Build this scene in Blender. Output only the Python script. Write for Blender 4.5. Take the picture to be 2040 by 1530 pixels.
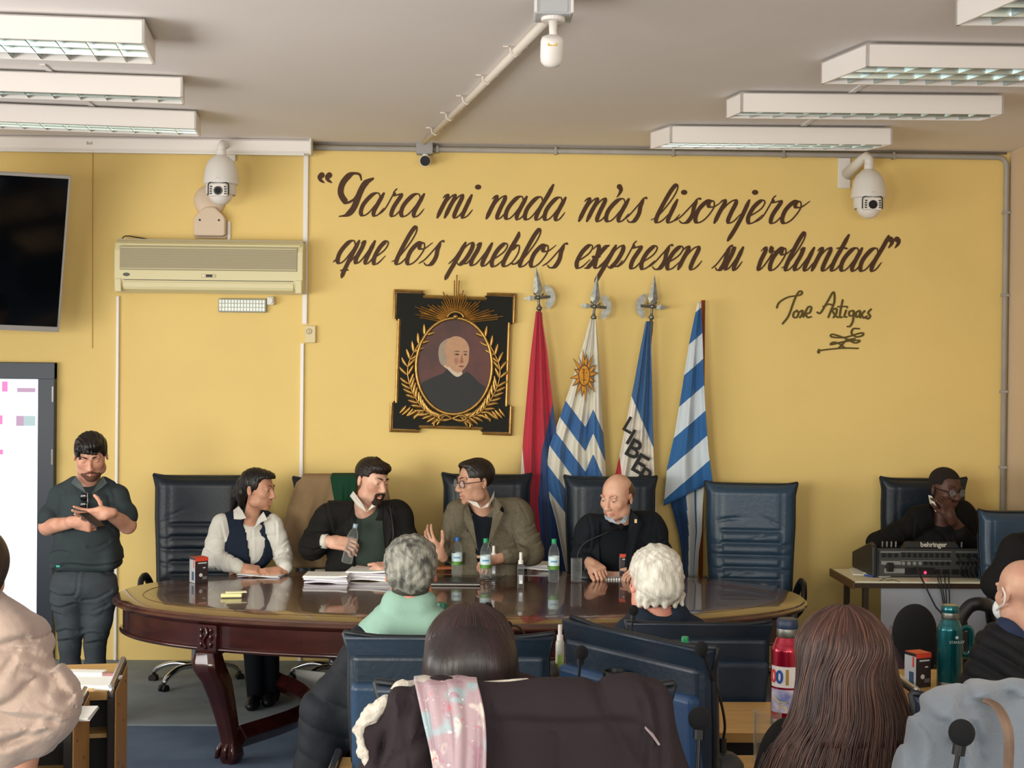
import bpy, bmesh, math, random
import numpy as np
from mathutils import Vector, Matrix, noise
random.seed(7)
PI = math.pi
SC = bpy.context.scene
for _o in list(bpy.data.objects):
    bpy.data.objects.remove(_o)
COL = SC.collection

# ---------------------------------------------------------------- camera
F = 2800.0; HC = 2.1; YW = 10.145; ZC = 3.74; XR = 3.86; XL = -5.4; YB = -1.6
yaw = math.atan(0.025); pit = -(765 - 743) / F; rol = 0.010
cam_d = bpy.data.cameras.new('camera'); cam = bpy.data.objects.new('camera', cam_d); COL.objects.link(cam)
cam_d.sensor_width = 36; cam_d.lens = F / 2040 * 36; cam_d.clip_start = 0.05
fw = Vector((math.sin(yaw) * math.cos(pit), math.cos(yaw) * math.cos(pit), math.sin(pit)))
rt = fw.cross(Vector((0, 0, 1))).normalized(); up = rt.cross(fw)
c_, s_ = math.cos(rol), math.sin(rol)
rt2 = rt * c_ + up * s_; up2 = up * c_ - rt * s_
cam.matrix_world = Matrix(((rt2.x, up2.x, -fw.x, 0), (rt2.y, up2.y, -fw.y, 0), (rt2.z, up2.z, -fw.z, HC), (0, 0, 0, 1)))
SC.camera = cam
CP = Vector((0, 0, HC))
def ray(px, py):
    return fw + rt2 * ((px - 1020) / F) - up2 * ((py - 765) / F)
def at(px, py, Y):
    d = ray(px, py); return CP + d * (Y / d.y)
def onz(px, py, z):
    d = ray(px, py); return CP + d * ((z - HC) / d.z)
def onx(px, py, x):
    d = ray(px, py); return CP + d * (x / d.x)
def proj(p):
    v = Vector(p) - CP; k = v.dot(fw)
    return 1020 + F * v.dot(rt2) / k, 765 - F * v.dot(up2) / k

# ---------------------------------------------------------------- world, light, exposure
SC.view_settings.view_transform = 'Standard'; SC.view_settings.look = 'None'
SC.view_settings.gamma = 1.0; SC.view_settings.use_curve_mapping = False
SC.view_settings.exposure = 0.17
wd = bpy.data.worlds.new('world'); SC.world = wd; wd.use_nodes = True
wd.node_tree.nodes['Background'].inputs[0].default_value = (0.75, 0.85, 1.0, 1)
wd.node_tree.nodes['Background'].inputs[1].default_value = 0.25
def area(name, loc, aim, sx, sy, power, color, spread=180):
    l = bpy.data.lights.new(name, 'AREA'); l.shape = 'RECTANGLE'; l.size = sx; l.size_y = sy
    l.energy = power; l.color = color; l.spread = math.radians(spread)
    o = bpy.data.objects.new(name, l); COL.objects.link(o); o.location = loc
    o.rotation_euler = (Vector(aim) - Vector(loc)).to_track_quat('-Z', 'Y').to_euler()
    return o
area('window_daylight', (-5.2, 4.2, 1.75), (2.0, 6.2, 2.5), 6.5, 1.7, 265, (1.0, 0.97, 0.925), 170)
area('left_rear_fill', (-3.2, -0.8, 2.0), (0.4, 9.9, 0.5), 2.2, 1.4, 34, (1.0, 1.0, 0.84), 52)  # added fill without a real window, brightens the lower back wall
area('rear_fill', (1.2, -1.2, 2.3), (1.4, 8, 2.2), 4.5, 1.6, 150, (1.0, 0.985, 0.935), 170)  # added fill behind the camera, lifts the ceiling and right wall area

# ---------------------------------------------------------------- materials
MATS = {}
def lin(c):
    return tuple((x / 12.92 if x <= 0.04045 else ((x + 0.055) / 1.055) ** 2.4) for x in c)
def rgb(h):
    return lin((int(h[0:2], 16) / 255, int(h[2:4], 16) / 255, int(h[4:6], 16) / 255))
def mat(name, hexc, rough=0.6, metal=0.0, var=0.0, vscale=8.0, bump=0.0, bscale=60.0, stretch=None, coat=0.0,
        emit=0.0, trans=0.0, alpha=1.0, ior=1.45, hex2=None, sheen=0.0, spec=None):
    if name in MATS: return MATS[name]
    m = bpy.data.materials.new(name); m.use_nodes = True; nt = m.node_tree; b = nt.nodes['Principled BSDF']
    c = rgb(hexc)
    b.inputs['Base Color'].default_value = (*c, 1); b.inputs['Roughness'].default_value = rough
    b.inputs['Metallic'].default_value = metal; b.inputs['Coat Weight'].default_value = coat
    b.inputs['IOR'].default_value = ior; b.inputs['Transmission Weight'].default_value = trans
    b.inputs['Alpha'].default_value = alpha; b.inputs['Sheen Weight'].default_value = sheen
    if spec is not None: b.inputs['Specular IOR Level'].default_value = spec
    if emit: b.inputs['Emission Color'].default_value = (*c, 1); b.inputs['Emission Strength'].default_value = emit
    if var or bump:
        tc = nt.nodes.new('ShaderNodeTexCoord'); mp = nt.nodes.new('ShaderNodeMapping')
        nt.links.new(tc.outputs['Object'], mp.inputs[0])
        if stretch: mp.inputs['Scale'].default_value = stretch
        if var:
            n = nt.nodes.new('ShaderNodeTexNoise'); n.inputs['Scale'].default_value = vscale; n.inputs['Detail'].default_value = 4
            nt.links.new(mp.outputs[0], n.inputs['Vector'])
            mx = nt.nodes.new('ShaderNodeMix'); mx.data_type = 'RGBA'
            c2 = rgb(hex2) if hex2 else tuple(x * (1 - var) for x in c)
            mx.inputs[6].default_value = (*c, 1); mx.inputs[7].default_value = (*c2, 1)
            rp = nt.nodes.new('ShaderNodeMapRange'); rp.inputs[1].default_value = 0.35; rp.inputs[2].default_value = 0.65
            nt.links.new(n.outputs[0], rp.inputs[0]); nt.links.new(rp.outputs[0], mx.inputs[0]); nt.links.new(mx.outputs[2], b.inputs['Base Color'])
        if bump:
            n2 = nt.nodes.new('ShaderNodeTexNoise'); n2.inputs['Scale'].default_value = bscale; n2.inputs['Detail'].default_value = 3
            nt.links.new(mp.outputs[0], n2.inputs['Vector'])
            bp = nt.nodes.new('ShaderNodeBump'); bp.inputs['Strength'].default_value = bump; bp.inputs['Distance'].default_value = 0.004
            nt.links.new(n2.outputs[0], bp.inputs['Height']); nt.links.new(bp.outputs[0], b.inputs['Normal'])
    MATS[name] = m
    return m

# ---------------------------------------------------------------- object helpers
def tag(o, label=None, cat=None, group=None, kind=None):
    if label: o['label'] = label
    if cat: o['category'] = cat
    if group: o['group'] = group
    if kind: o['kind'] = kind
    return o
def thing(name, loc, label, cat, group=None, rz=0.0):
    o = bpy.data.objects.new(name, None); COL.objects.link(o); o.location = loc; o.rotation_euler = (0, 0, rz)
    o.empty_display_size = 0.05
    return tag(o, label, cat, group)
def copy_tree(o, parent=None):
    c = o.copy(); COL.objects.link(c)
    if parent is not None: c.parent = parent
    for ch in list(o.children): copy_tree(ch, c)
    return c
def link_mesh(name, me, parent=None, label=None):
    o = bpy.data.objects.new(name, me); COL.objects.link(o)
    if parent is not None: o.parent = parent
    if label: o['label'] = label
    return o
def basis(d):
    d = Vector(d).normalized(); a = Vector((0, 0, 1)) if abs(d.z) < 0.95 else Vector((1, 0, 0))
    u = d.cross(a).normalized(); return u, d.cross(u).normalized(), d
def catmull(pts, n=8, closed=False):
    P = [np.array(p, float) for p in pts]; out = []
    m = len(P)
    rng = range(m) if closed else range(m - 1)
    for i in rng:
        p0 = P[(i - 1) % m] if (closed or i > 0) else P[0] * 2 - P[1]
        p1 = P[i]; p2 = P[(i + 1) % m]
        p3 = P[(i + 2) % m] if (closed or i < m - 2) else P[-1] * 2 - P[-2]
        for k in range(n):
            t = k / n
            out.append(0.5 * ((2 * p1) + (-p0 + p2) * t + (2 * p0 - 5 * p1 + 4 * p2 - p3) * t * t + (-p0 + 3 * p1 - 3 * p2 + p3) * t ** 3))
    if not closed: out.append(P[-1])
    return out
class MB:
    def __init__(s): s.v = []; s.f = []; s.mi = []; s.cur = 0
    def add(s, vs, fs, M=None):
        b = len(s.v)
        for v in vs:
            v = Vector(v); s.v.append(tuple(M @ v) if M is not None else tuple(v))
        for f in fs: s.f.append(tuple(b + i for i in f)); s.mi.append(s.cur)
        return s
    def box(s, c, d, M=None, rz=0, taper=1.0):
        x, y, z = d[0] / 2, d[1] / 2, d[2] / 2; cr, sr = math.cos(rz), math.sin(rz)
        vs = []
        for k, (i, j) in [(k, ij) for k in (-1, 1) for ij in ((-1, -1), (1, -1), (1, 1), (-1, 1))]:
            t = taper if k > 0 else 1
            a, b_ = i * x * t, j * y * t
            vs.append((c[0] + a * cr - b_ * sr, c[1] + a * sr + b_ * cr, c[2] + k * z))
        return s.add(vs, [(3, 2, 1, 0), (4, 5, 6, 7), (0, 1, 5, 4), (1, 2, 6, 5), (2, 3, 7, 6), (3, 0, 4, 7)], M)
    def hexa(s, p8, M=None):
        return s.add(p8, [(3, 2, 1, 0), (4, 5, 6, 7), (0, 1, 5, 4), (1, 2, 6, 5), (2, 3, 7, 6), (3, 0, 4, 7)], M)
    def tube(s, pts, r, n=8, cap=True, closed=False, M=None, flat=1.0):
        pts = [Vector(p) for p in pts]; m = len(pts); rs = r if isinstance(r, (list, tuple)) else [r] * m
        vs = []; fs = []; pu = None
        for i, p in enumerate(pts):
            if closed: d = pts[(i + 1) % m] - pts[i - 1]
            else: d = pts[min(i + 1, m - 1)] - pts[max(i - 1, 0)]
            if d.length < 1e-9: d = Vector((0, 0, 1))
            d.normalize()
            if pu is None: u, w, _ = basis(d)
            else:
                u = (pu - d * pu.dot(d)); u = u.normalized() if u.length > 1e-6 else basis(d)[0]; w = d.cross(u)
            pu = u
            for k in range(n):
                a = 2 * PI * k / n; vs.append(p + u * (rs[i] * math.cos(a)) + w * (rs[i] * flat * math.sin(a)))
        for i in range(m if closed else m - 1):
            j = (i + 1) % m
            for k in range(n):
                l = (k + 1) % n; fs.append((i * n + k, i * n + l, j * n + l, j * n + k))
        if cap and not closed:
            fs.append(tuple(range(n - 1, -1, -1))); fs.append(tuple((m - 1) * n + k for k in range(n)))
        return s.add(vs, fs, M)
    def cyl(s, a, b, r, n=16, r2=None, M=None):
        return s.tube([a, b], [r, r if r2 is None else r2], n, M=M)
    def lathe(s, prof, c=(0, 0, 0), n=24, sx=1.0, sy=1.0, M=None, cap=True):
        vs = []; fs = []; m = len(prof)
        for r, z in prof:
            for k in range(n):
                a = 2 * PI * k / n; vs.append((c[0] + r * sx * math.cos(a), c[1] + r * sy * math.sin(a), c[2] + z))
        for i in range(m - 1):
            for k in range(n):
                l = (k + 1) % n; fs.append((i * n + k, i * n + l, (i + 1) * n + l, (i + 1) * n + k))
        if cap:
            if prof[0][0] > 1e-5: fs.append(tuple(range(n - 1, -1, -1)))
            if prof[-1][0] > 1e-5: fs.append(tuple((m - 1) * n + k for k in range(n)))
        return s.add(vs, fs, M)
    def sph(s, c, r, n=16, m=10, M=None):
        if not isinstance(r, (tuple, list)): r = (r, r, r)
        prof = [(math.sin(PI * i / m), -math.cos(PI * i / m)) for i in range(m + 1)]
        prof[0] = (1e-4, -1); prof[-1] = (1e-4, 1)
        vs = []; fs = []
        for q, z in prof:
            for k in range(n):
                a = 2 * PI * k / n; vs.append((c[0] + r[0] * q * math.cos(a), c[1] + r[1] * q * math.sin(a), c[2] + r[2] * z))
        for i in range(m):
            for k in range(n):
                l = (k + 1) % n; fs.append((i * n + k, i * n + l, (i + 1) * n + l, (i + 1) * n + k))
        return s.add(vs, fs, M)
    def prism(s, poly, y0, y1, M=None):
        """poly in (x,z), extruded along y"""
        n = len(poly); vs = [(p[0], y0, p[1]) for p in poly] + [(p[0], y1, p[1]) for p in poly]
        fs = [tuple(range(n)), tuple(range(2 * n - 1, n - 1, -1))] + [(i, i + n, (i + 1) % n + n, (i + 1) % n) for i in range(n)]
        return s.add(vs, fs, M)
    def prism3(s, pts, off, M=None):
        """polygon given as 3-D points, thickened by vector off"""
        n = len(pts); o = Vector(off); vs = [Vector(p) for p in pts] + [Vector(p) + o for p in pts]
        fs = [tuple(range(n)), tuple(range(2 * n - 1, n - 1, -1))] + [(i, i + n, (i + 1) % n + n, (i + 1) % n) for i in range(n)]
        return s.add(vs, fs, M)
    def grid(s, P, closed=False):
        """P[i][j] points"""
        a, b = len(P), len(P[0]); vs = [p for row in P for p in row]; fs = []
        for i in range(a - 1):
            for j in range(b if closed else b - 1):
                k = (j + 1) % b; fs.append((i * b + j, i * b + k, (i + 1) * b + k, (i + 1) * b + j))
        return s.add(vs, fs)
    def build(s, name, mats, parent=None, smooth=False, bevel=0.0, seg=2, label=None, origin=None, sub=0, auto=None, fix=True):
        me = bpy.data.meshes.new(name)
        vs = s.v
        if origin is not None: vs = [(v[0] - origin[0], v[1] - origin[1], v[2] - origin[2]) for v in vs]
        me.from_pydata(vs, [], s.f)
        if not isinstance(mats, (list, tuple)): mats = [mats]
        for m in mats: me.materials.append(m)
        if any(s.mi): me.polygons.foreach_set('material_index', s.mi)
        if fix:
            bm = bmesh.new(); bm.from_mesh(me); bmesh.ops.recalc_face_normals(bm, faces=bm.faces); bm.to_mesh(me); bm.free()
        if smooth or auto:
            me.polygons.foreach_set('use_smooth', [True] * len(me.polygons))
        if auto: me.set_sharp_from_angle(angle=math.radians(auto))
        o = link_mesh(name, me, parent, label)
        if origin is not None: o.location = origin
        if bevel:
            md = o.modifiers.new('bevel', 'BEVEL'); md.width = bevel; md.segments = seg; md.limit_method = 'ANGLE'; md.angle_limit = math.radians(40)
        if sub:
            md = o.modifiers.new('sub', 'SUBSURF'); md.levels = sub; md.render_levels = sub
        return o
def solid(o, t, off=0):
    md = o.modifiers.new('solid', 'SOLIDIFY'); md.thickness = t; md.offset = off; return o
def text_mesh(name, body, size, M, m, parent=None, ext=0.0005, bold=0.0):
    cu = bpy.data.curves.new(name, 'FONT'); cu.body = body; cu.size = size; cu.extrude = ext; cu.align_x = 'CENTER'; cu.align_y = 'CENTER'; cu.offset = bold
    cu.resolution_u = 3
    t = bpy.data.objects.new(name, cu); COL.objects.link(t)
    dg = bpy.context.evaluated_depsgraph_get(); me = bpy.data.meshes.new_from_object(t.evaluated_get(dg))
    bpy.data.objects.remove(t)
    me.materials.clear(); me.materials.append(m)
    o = link_mesh(name, me, parent); o.matrix_local = M
    return o
def frame(origin, xdir, zdir):
    """matrix whose X = xdir, Z = zdir"""
    x = Vector(xdir).normalized(); z = Vector(zdir); z = (z - x * z.dot(x)).normalized(); y = z.cross(x)
    return Matrix(((x.x, y.x, z.x, origin[0]), (x.y, y.y, z.y, origin[1]), (x.z, y.z, z.z, origin[2]), (0, 0, 0, 1)))
# ================================================================ the room
def struct(name, mb, m, **k):
    o = mb.build(name, m, **k); o['kind'] = 'structure'; return o
M_wall = mat('yellow_paint', 'EACD82', 0.75, var=0.06, vscale=1.2, bump=0.12, bscale=90)
M_beige = mat('beige_paint', 'D9C3A6', 0.8, var=0.05, vscale=1.5, bump=0.1)
M_ceil = mat('ceiling_paint', 'F0EAE6', 0.85, var=0.05, vscale=0.7, bump=0.08, bscale=40)
M_white = mat('white_plastic', 'E4E2DE', 0.45)
M_whitem = mat('white_enamel', 'EDE8E4', 0.4)
M_black = mat('black_plastic', '101114', 0.45)
M_grey = mat('grey_conduit', 'A9A49E', 0.5, var=0.1, vscale=6)
M_chrome = mat('chrome', 'C9CCD2', 0.18, 1.0)
M_brass = mat('dull_steel', '8E8A80', 0.35, 1.0)
def carpet(name, a, b):
    m = mat(name, a, 0.95, var=0.3, vscale=3.0, hex2=b, bump=0.6, bscale=400); return m
M_carpet = carpet('blue_carpet', '62748A', '50627A')
M_carpet2 = carpet('grey_carpet', '8E9698', '7C868A')
struct('floor', MB().box(((XL + XR) / 2, 4.2, -0.05), (XR - XL + 0.4, 12.3, 0.1)), M_carpet)
seamY = onz(500, 1447, 0).y
struct('trim_1', MB().box(((XL + XR) / 2, (seamY + YW) / 2, 0.006), (XR - XL, YW - seamY, 0.012)), M_carpet2)['label'] = 'greyer carpet along the back wall with a straight edge'
struct('wall_back', MB().box(((XL + XR) / 2, YW + 0.08, ZC / 2), (XR - XL + 0.4, 0.16, ZC)), M_wall)
struct('wall_right', MB().box((XR + 0.08, 4.2, ZC / 2), (0.16, 12, ZC)), M_beige)
mbl = MB()
mbl.box((XL - 0.08, 4.2, 0.45), (0.16, 12, 0.9)); mbl.box((XL - 0.08, 4.2, 3.17), (0.16, 12, 1.14))
for y in (-1.5, 1.4, 4.3, 7.2, 9.8): mbl.box((XL - 0.08, y, 1.75), (0.16, 0.5, 1.7))
struct('wall_left', mbl, M_beige)
struct('wall_rear', MB().box(((XL + XR) / 2, YB - 0.08, ZC / 2), (XR - XL + 0.4, 0.16, ZC)), M_beige)
struct('ceiling', MB().box(((XL + XR) / 2, 4.2, ZC + 0.05), (XR - XL + 0.4, 12.3, 0.1)), M_ceil)

# wall cable conduit along the ceiling line, elbow and drop in the right corner
def W(px, py, d=0.0):
    return at(px, py, YW - d)
c = thing('grey_conduit', W(1300, 296, 0.02), 'grey cable conduit along ceiling line, turning down the right corner', 'conduit')
L0 = Vector(c.location)
zc1 = W(1300, 297).z
zc1 = min(zc1, ZC - 0.04)
xr = W(2004, 400).x
xr = min(xr, XR - 0.03)
path = [(W(620, 290).x, YW - 0.02, zc1), (xr - 0.06, YW - 0.02, zc1)]
path = [Vector(p) for p in path] + [Vector((xr - 0.06 + 0.06 * math.sin(a), YW - 0.02, zc1 - 0.06 + 0.06 * math.cos(a))) for a in (0.4, 0.8, 1.2, 1.57)] + [Vector((xr, YW - 0.02, 0.75))]
MB().tube([p - L0 for p in path], 0.019, 8).build('pipe', M_grey, c, smooth=True)
MB().tube([Vector((W(620, 285).x, YW - 0.012, zc1 + 0.034)) - L0, Vector((xr, YW - 0.012, zc1 + 0.034)) - L0], 0.012, 6).build('cable', mat('dusty_cable', '8C857C', 0.7), c, smooth=True)
for z in (3.3, 2.7, 2.0, 1.45):
    MB().box((xr - L0.x, YW - 0.02 - L0.y, z - L0.z), (0.055, 0.045, 0.02)).build('clip', M_grey, c, bevel=0.003)
for x in (-0.3, 0.55, 1.4, 2.2, 3.0):
    MB().box((x - L0.x, YW - 0.02 - L0.y, zc1 - L0.z), (0.02, 0.045, 0.05)).build('clip', M_grey, c, bevel=0.003)

# vertical cable trunkings
def trunk(name, px, y0, y1, w, label, d=0.02):
    a = W(px, y0); b = W(px, y1); x = (W(px, (y0 + y1) / 2)).x
    z0, z1 = max(b.z, 0.012), a.z
    o = thing(name, (x, YW, z0), label, 'cable trunking')
    MB().box((0, -d / 2, (z1 - z0) / 2), (w, d, z1 - z0)).build('channel', M_white, o, bevel=0.002)
    MB().box((0, -d - 0.002, (z1 - z0) / 2), (w * 0.8, 0.004, z1 - z0 - 0.01)).build('cover', M_whitem, o, bevel=0.001)
    return o
trunk('cable_trunking', 233, 590, 1330, 0.022, 'thin white cable trunking running down left of the air conditioner')
trunk('cable_trunking', 609, 300, 646, 0.036, 'white cable trunking from ceiling down to the wall socket')
trunk('cable_trunking', 600, 684, 1320, 0.026, 'white cable trunking from the wall socket down to floor')
t = thing('cable_trunking', W(457, 478, 0), 'short beige cable trunking behind white shield shaped siren', 'cable trunking')
MB().box((0, -0.01, 0.06), (0.02, 0.02, 0.14)).build('channel', M_white, t)
t = thing('duct_stub', W(2030, 593, 0), 'white ribbed trunking end on wall beside the corner pipe', 'cable trunking')
for k in range(4): MB().box((0.01, -0.03, 0.028 - k * 0.019), (0.09, 0.06, 0.015)).build('rib', M_white, t, bevel=0.002)
MB().box((-0.05, -0.02, 0), (0.03, 0.03, 0.05)).build('end_piece', M_white, t, bevel=0.003)
MB().tube([W(185, 298, 0.006), W(184.6, 500, 0.006), W(184, 694, 0.006)], 0.0022, 5).build('pull_cord', mat('cord', 'B88E48', 0.8), origin=W(184, 694, 0.006))
tag(bpy.data.objects['pull_cord'], 'thin cord hanging down the wall beside the television', 'cord')

# screen case
a = W(-40, 268, 0.16); b = W(617, 292, 0.16)
s = thing('projection_screen_case', (0, YW - 0.12, a.z), 'long white rolled projection screen case under ceiling at left', 'screen case')
zt = b.z; x0 = XL + 0.3; x1 = b.x
prof = [(0.0, -0.05), (0.09, -0.05), (0.1, -0.035), (0.1, 0.035), (0.08, 0.05), (0.0, 0.05)]
MB().prism3([(x0, 0.05 - p[0], zt - a.z + p[1]) for p in prof], (x1 - x0, 0, 0)).build('case', M_whitem, s, bevel=0.003)
MB().box((x1 + 0.006, 0.0, zt - a.z), (0.014, 0.115, 0.115)).build('end_cap', M_white, s, bevel=0.006)
MB().box(((x0 + x1) / 2, -0.02, zt - a.z - 0.056), (x1 - x0 - 0.08, 0.03, 0.012)).build('bottom_bar', M_white, s)
text_mesh('badge', 'Bell', 0.03, Matrix.Translation((W(180, 268).x * 0.985, -0.0515, zt - a.z)) @ Matrix.Rotation(PI / 2, 4, 'X'), mat('dim_print', '8A7F72'), s)

# ---------------------------------------------------------------- lettering
GL = {
 'a': ([[(.66, .78), (.5, 1.0), (.25, .92), (.03, .5), (.06, .12), (.25, .0), (.45, .2), (.68, .8)], [(.74, 1.0), (.66, .55), (.62, .15), (.74, .0), (.88, .08), (1.0, .35)]], .98),
 'n': ([[(-.02, .86), (.08, 1.0), (.18, .9), (.12, .45), (.08, .0)], [(.1, .3), (.3, .8), (.5, 1.0), (.62, .88), (.58, .45), (.58, .1), (.7, .0), (.84, .12), (.96, .38)]], .94),
 'm': ([[(-.02, .86), (.08, 1.0), (.18, .9), (.12, .45), (.08, .0)], [(.1, .3), (.28, .8), (.44, 1.0), (.54, .88), (.48, .45), (.44, .0)], [(.46, .3), (.64, .8), (.8, 1.0), (.9, .88), (.86, .45), (.86, .1), (.98, .0), (1.12, .12), (1.22, .38)]], 1.2),
 'i': ([[(.12, 1.0), (.08, .5), (.06, .12), (.16, .0), (.32, .1), (.44, .36)]], .46),
 'r': ([[(-.1, .05), (.08, .3), (.18, .85), (.2, 1.1), (.27, 1.22)], [(.2, 1.05), (.3, .92), (.5, .98), (.56, .88), (.44, .4), (.46, .08), (.58, .0), (.7, .1), (.84, .4)]], .82),
 's': ([[(-.16, .05), (.05, .25), (.3, .75), (.44, 1.05), (.58, 1.04)], [(.42, 1.0), (.42, .7), (.48, .35), (.4, .04), (.2, -.02), (.04, .1)]], .6),
 'l': ([[(-.1, .1), (.12, .3), (.38, .95), (.46, 1.45), (.36, 1.68), (.22, 1.35), (.1, .5), (.1, .1), (.22, .0), (.36, .1), (.5, .38)]], .5),
 'o': ([[(.5, .95), (.28, .98), (.05, .6), (.06, .15), (.24, .0), (.46, .2), (.6, .65), (.5, .95), (.34, .9), (.4, .72), (.62, .72), (.86, .98)]], .78),
 'j': ([[(.16, 1.0), (.12, .3), (.04, -.3), (-.06, -.78)]], .34),
 'e': ([[(-.02, .25), (.2, .4), (.42, .65), (.46, .92), (.3, 1.0), (.1, .7), (.04, .25), (.16, .0), (.34, .04), (.56, .36)]], .52),
 'q': ([[(.66, .78), (.5, 1.0), (.25, .92), (.03, .5), (.06, .12), (.25, .0), (.45, .2), (.68, .8)], [(.76, 1.0), (.66, .3), (.6, -.3), (.6, -.62)], [(-.12, .04), (-.02, .2), (.05, .4)], [(.4, -.34), (.55, -.28), (.8, -.3)], [(.62, .0), (.74, .1), (.88, .36)]], .92),
 'u': ([[(-.02, .9), (.1, 1.0), (.12, .7), (.04, .25), (.12, .02), (.3, .1), (.48, .5), (.62, .98)], [(.64, 1.0), (.58, .5), (.56, .12), (.66, .0), (.78, .08), (.92, .38)]], .9),
 'p': ([[(-.14, .05), (.02, .3), (.14, .7), (.26, 1.02)], [(.24, 1.0), (.14, .3), (.02, -.35), (-.02, -.62)], [(.12, .3), (.3, .8), (.5, 1.0), (.62, .8), (.54, .3), (.36, .02), (.2, .12)], [(.5, .1), (.66, .1), (.78, .34)]], .78),
 'b': ([[(.22, 1.5), (.24, 1.3), (.12, .7), (.06, .15), (.22, .0), (.44, .2), (.54, .6), (.46, .92), (.3, .9), (.24, .75)], [(.44, .12), (.6, .12), (.74, .34)]], .72),
 'x': ([[(.0, .82), (.12, 1.0), (.24, .85), (.3, .4), (.36, .08), (.5, .0), (.64, .1), (.74, .3)], [(.62, 1.0), (.48, .9), (.26, .4), (.1, .04), (-.04, -.02)], [(.1, .5), (.26, .44), (.44, .5)]], .68),
 'v': ([[(-.02, .84), (.1, 1.0), (.2, .85), (.16, .4), (.22, .02), (.38, .12), (.56, .6), (.56, .9), (.46, 1.02), (.5, .8), (.74, .86)]], .68),
 't': ([[(.3, 1.58), (.22, 1.1), (.1, .5), (.1, .1), (.22, .0), (.36, .1), (.5, .38)], [(-.06, .98), (.2, 1.02), (.5, .98)]], .5),
 'd': ([[(.66, .78), (.5, 1.0), (.25, .92), (.03, .5), (.06, .12), (.25, .0), (.45, .2), (.68, .8)], [(.86, 1.55), (.8, 1.1), (.66, .5), (.64, .12), (.76, .0), (.9, .1), (1.02, .38)]], 1.0),
}
def ribbon(mb, pts, wfun, y):
    """pts in pixel coordinates of the wall; widths in pixels"""
    n = len(pts); L = []; R = []
    for i in range(n):
        a = np.array(pts[max(i - 1, 0)]); b = np.array(pts[min(i + 1, n - 1)]); d = b - a; l = np.hypot(*d) + 1e-6; d = d / l
        w = wfun(d, i / (n - 1)); nx = np.array((-d[1], d[0]))
        yi = y + 2.2e-5 * i; L.append(W(*(pts[i] + nx * w / 2), yi)); R.append(W(*(pts[i] - nx * w / 2), yi))
    vs = L + R; mb.add(vs, [(i, i + 1, n + i + 1, n + i) for i in range(n - 1)])
    for e, s in ((0, 1), (n - 1, -1)):       # rounded ends
        a = np.array(pts[e]); b = np.array(pts[e + s]); d = (a - b) / (np.hypot(*(a - b)) + 1e-6); w = wfun(-d * s if s > 0 else d, e / (n - 1)) / 2
        nx = np.array((-d[1], d[0])); fan = [W(*(a + nx * w * math.cos(t) + d * w * math.sin(t)), y + 2.2e-5 * (e + .3)) for t in np.linspace(0, PI, 7)]
        mb.add(fan, [tuple(range(7))])
def brush(wmin, wmax):
    def f(d, t):
        down = max(0.0, d[1]); k = min(1.0, down * 1.5) ** 1.3
        e = min(1.0, 0.55 + 5 * min(t, 1 - t))
        return (wmin + (wmax - wmin) * k) * e
    return f
lt = MB(); LY = [0.0015]
def word(txt, x0, x1, y0, y1, xh=47, wmin=3.0, wmax=8.4, slant=.42):
    nat = 0; pos = []
    for ch in txt: pos.append(nat); nat += GL[ch][1]
    ext = nat - GL[txt[-1]][1] + max(p[0] for st in GL[txt[-1]][0] for p in st) + .1
    k = (x1 - x0 - slant * xh * 0.35) / ext
    for ch, q in zip(txt, pos):
        for st in GL[ch][0]:
            P = []
            for (u, v) in catmull(st, 6):
                X = x0 + 4 + k * (q + u) + slant * xh * v * .9
                Yb = y0 + (y1 - y0) * (X - x0) / max(1, x1 - x0)
                P.append(np.array((X - 4, Yb - 3 - v * xh * .96)))
            LY[0] += 0.00003; ribbon(lt, P, brush(wmin, wmax), LY[0])
        if ch in 'ij':
            X = x0 + k * (q + .2) + slant * xh * 1.38; r = 6.5
            LY[0] += 0.00002
            lt.add([W(X + r * math.cos(a), y0 + 2 - xh * 1.4 + (y1 - y0) * .5 + r * .8 * math.sin(a), LY[0]) for a in np.linspace(0, 2 * PI, 13)[:-1]], [tuple(range(12))])
def zz(pts, x, y, s): return [np.array((x + a / s, y + b / s)) for a, b in pts]
ribbon(lt, [np.array(p) for p in catmull(zz([(340, 132), (325, 92), (270, 92), (215, 150), (200, 220), (235, 280), (268, 276), (300, 250), (335, 180)], 620, 320, 3.4), 8)], brush(5, 12), .0018)
ribbon(lt, [np.array(p) for p in catmull(zz([(418, 122), (370, 150), (335, 205), (290, 315), (245, 365), (190, 378)], 620, 320, 3.4), 8)], brush(3, 12), .0022)
word('ara', 714, 850, 432, 435); word('mi', 868, 946, 436, 437); word('nada', 966, 1130, 438, 442)
word('mas', 1150, 1282, 443, 445); word('lisonjero', 1300, 1608, 446, 448)
word('que', 668, 772, 527, 529); word('los', 783, 878, 529, 531); word('pueblos', 899, 1124, 531, 536)
word('expresen', 1143, 1403, 536, 540); word('su', 1422, 1482, 540, 541); word('voluntad', 1502, 1760, 541, 543)
ribbon(lt, [np.array(p) for p in catmull([(1234, 372), (1237, 378), (1234, 386), (1229, 393)], 5)], lambda d, t: 9 * (1 - t) + 2, .002)
def quote(x, y, flip):
    s = -1 if flip else 1
    ribbon(lt, [np.array(p) for p in catmull([(x, y - 3 * 1), (x + 3 * s, y), (x + 2 * s, y + 6), (x - 4 * s, y + 14)] if not flip else [(x, y - 2), (x - 4, y + 2), (x - 2, y + 8), (x + 5, y + 13)], 5)], lambda d, t: 10 * (1 - t) ** .7 + 2, .0025)
quote(641, 351, True); quote(656, 351, True); quote(1774, 480, False); quote(1787, 480, False)
M_ink = mat('brown_lettering_paint', '4A2E18', 0.7)
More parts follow.
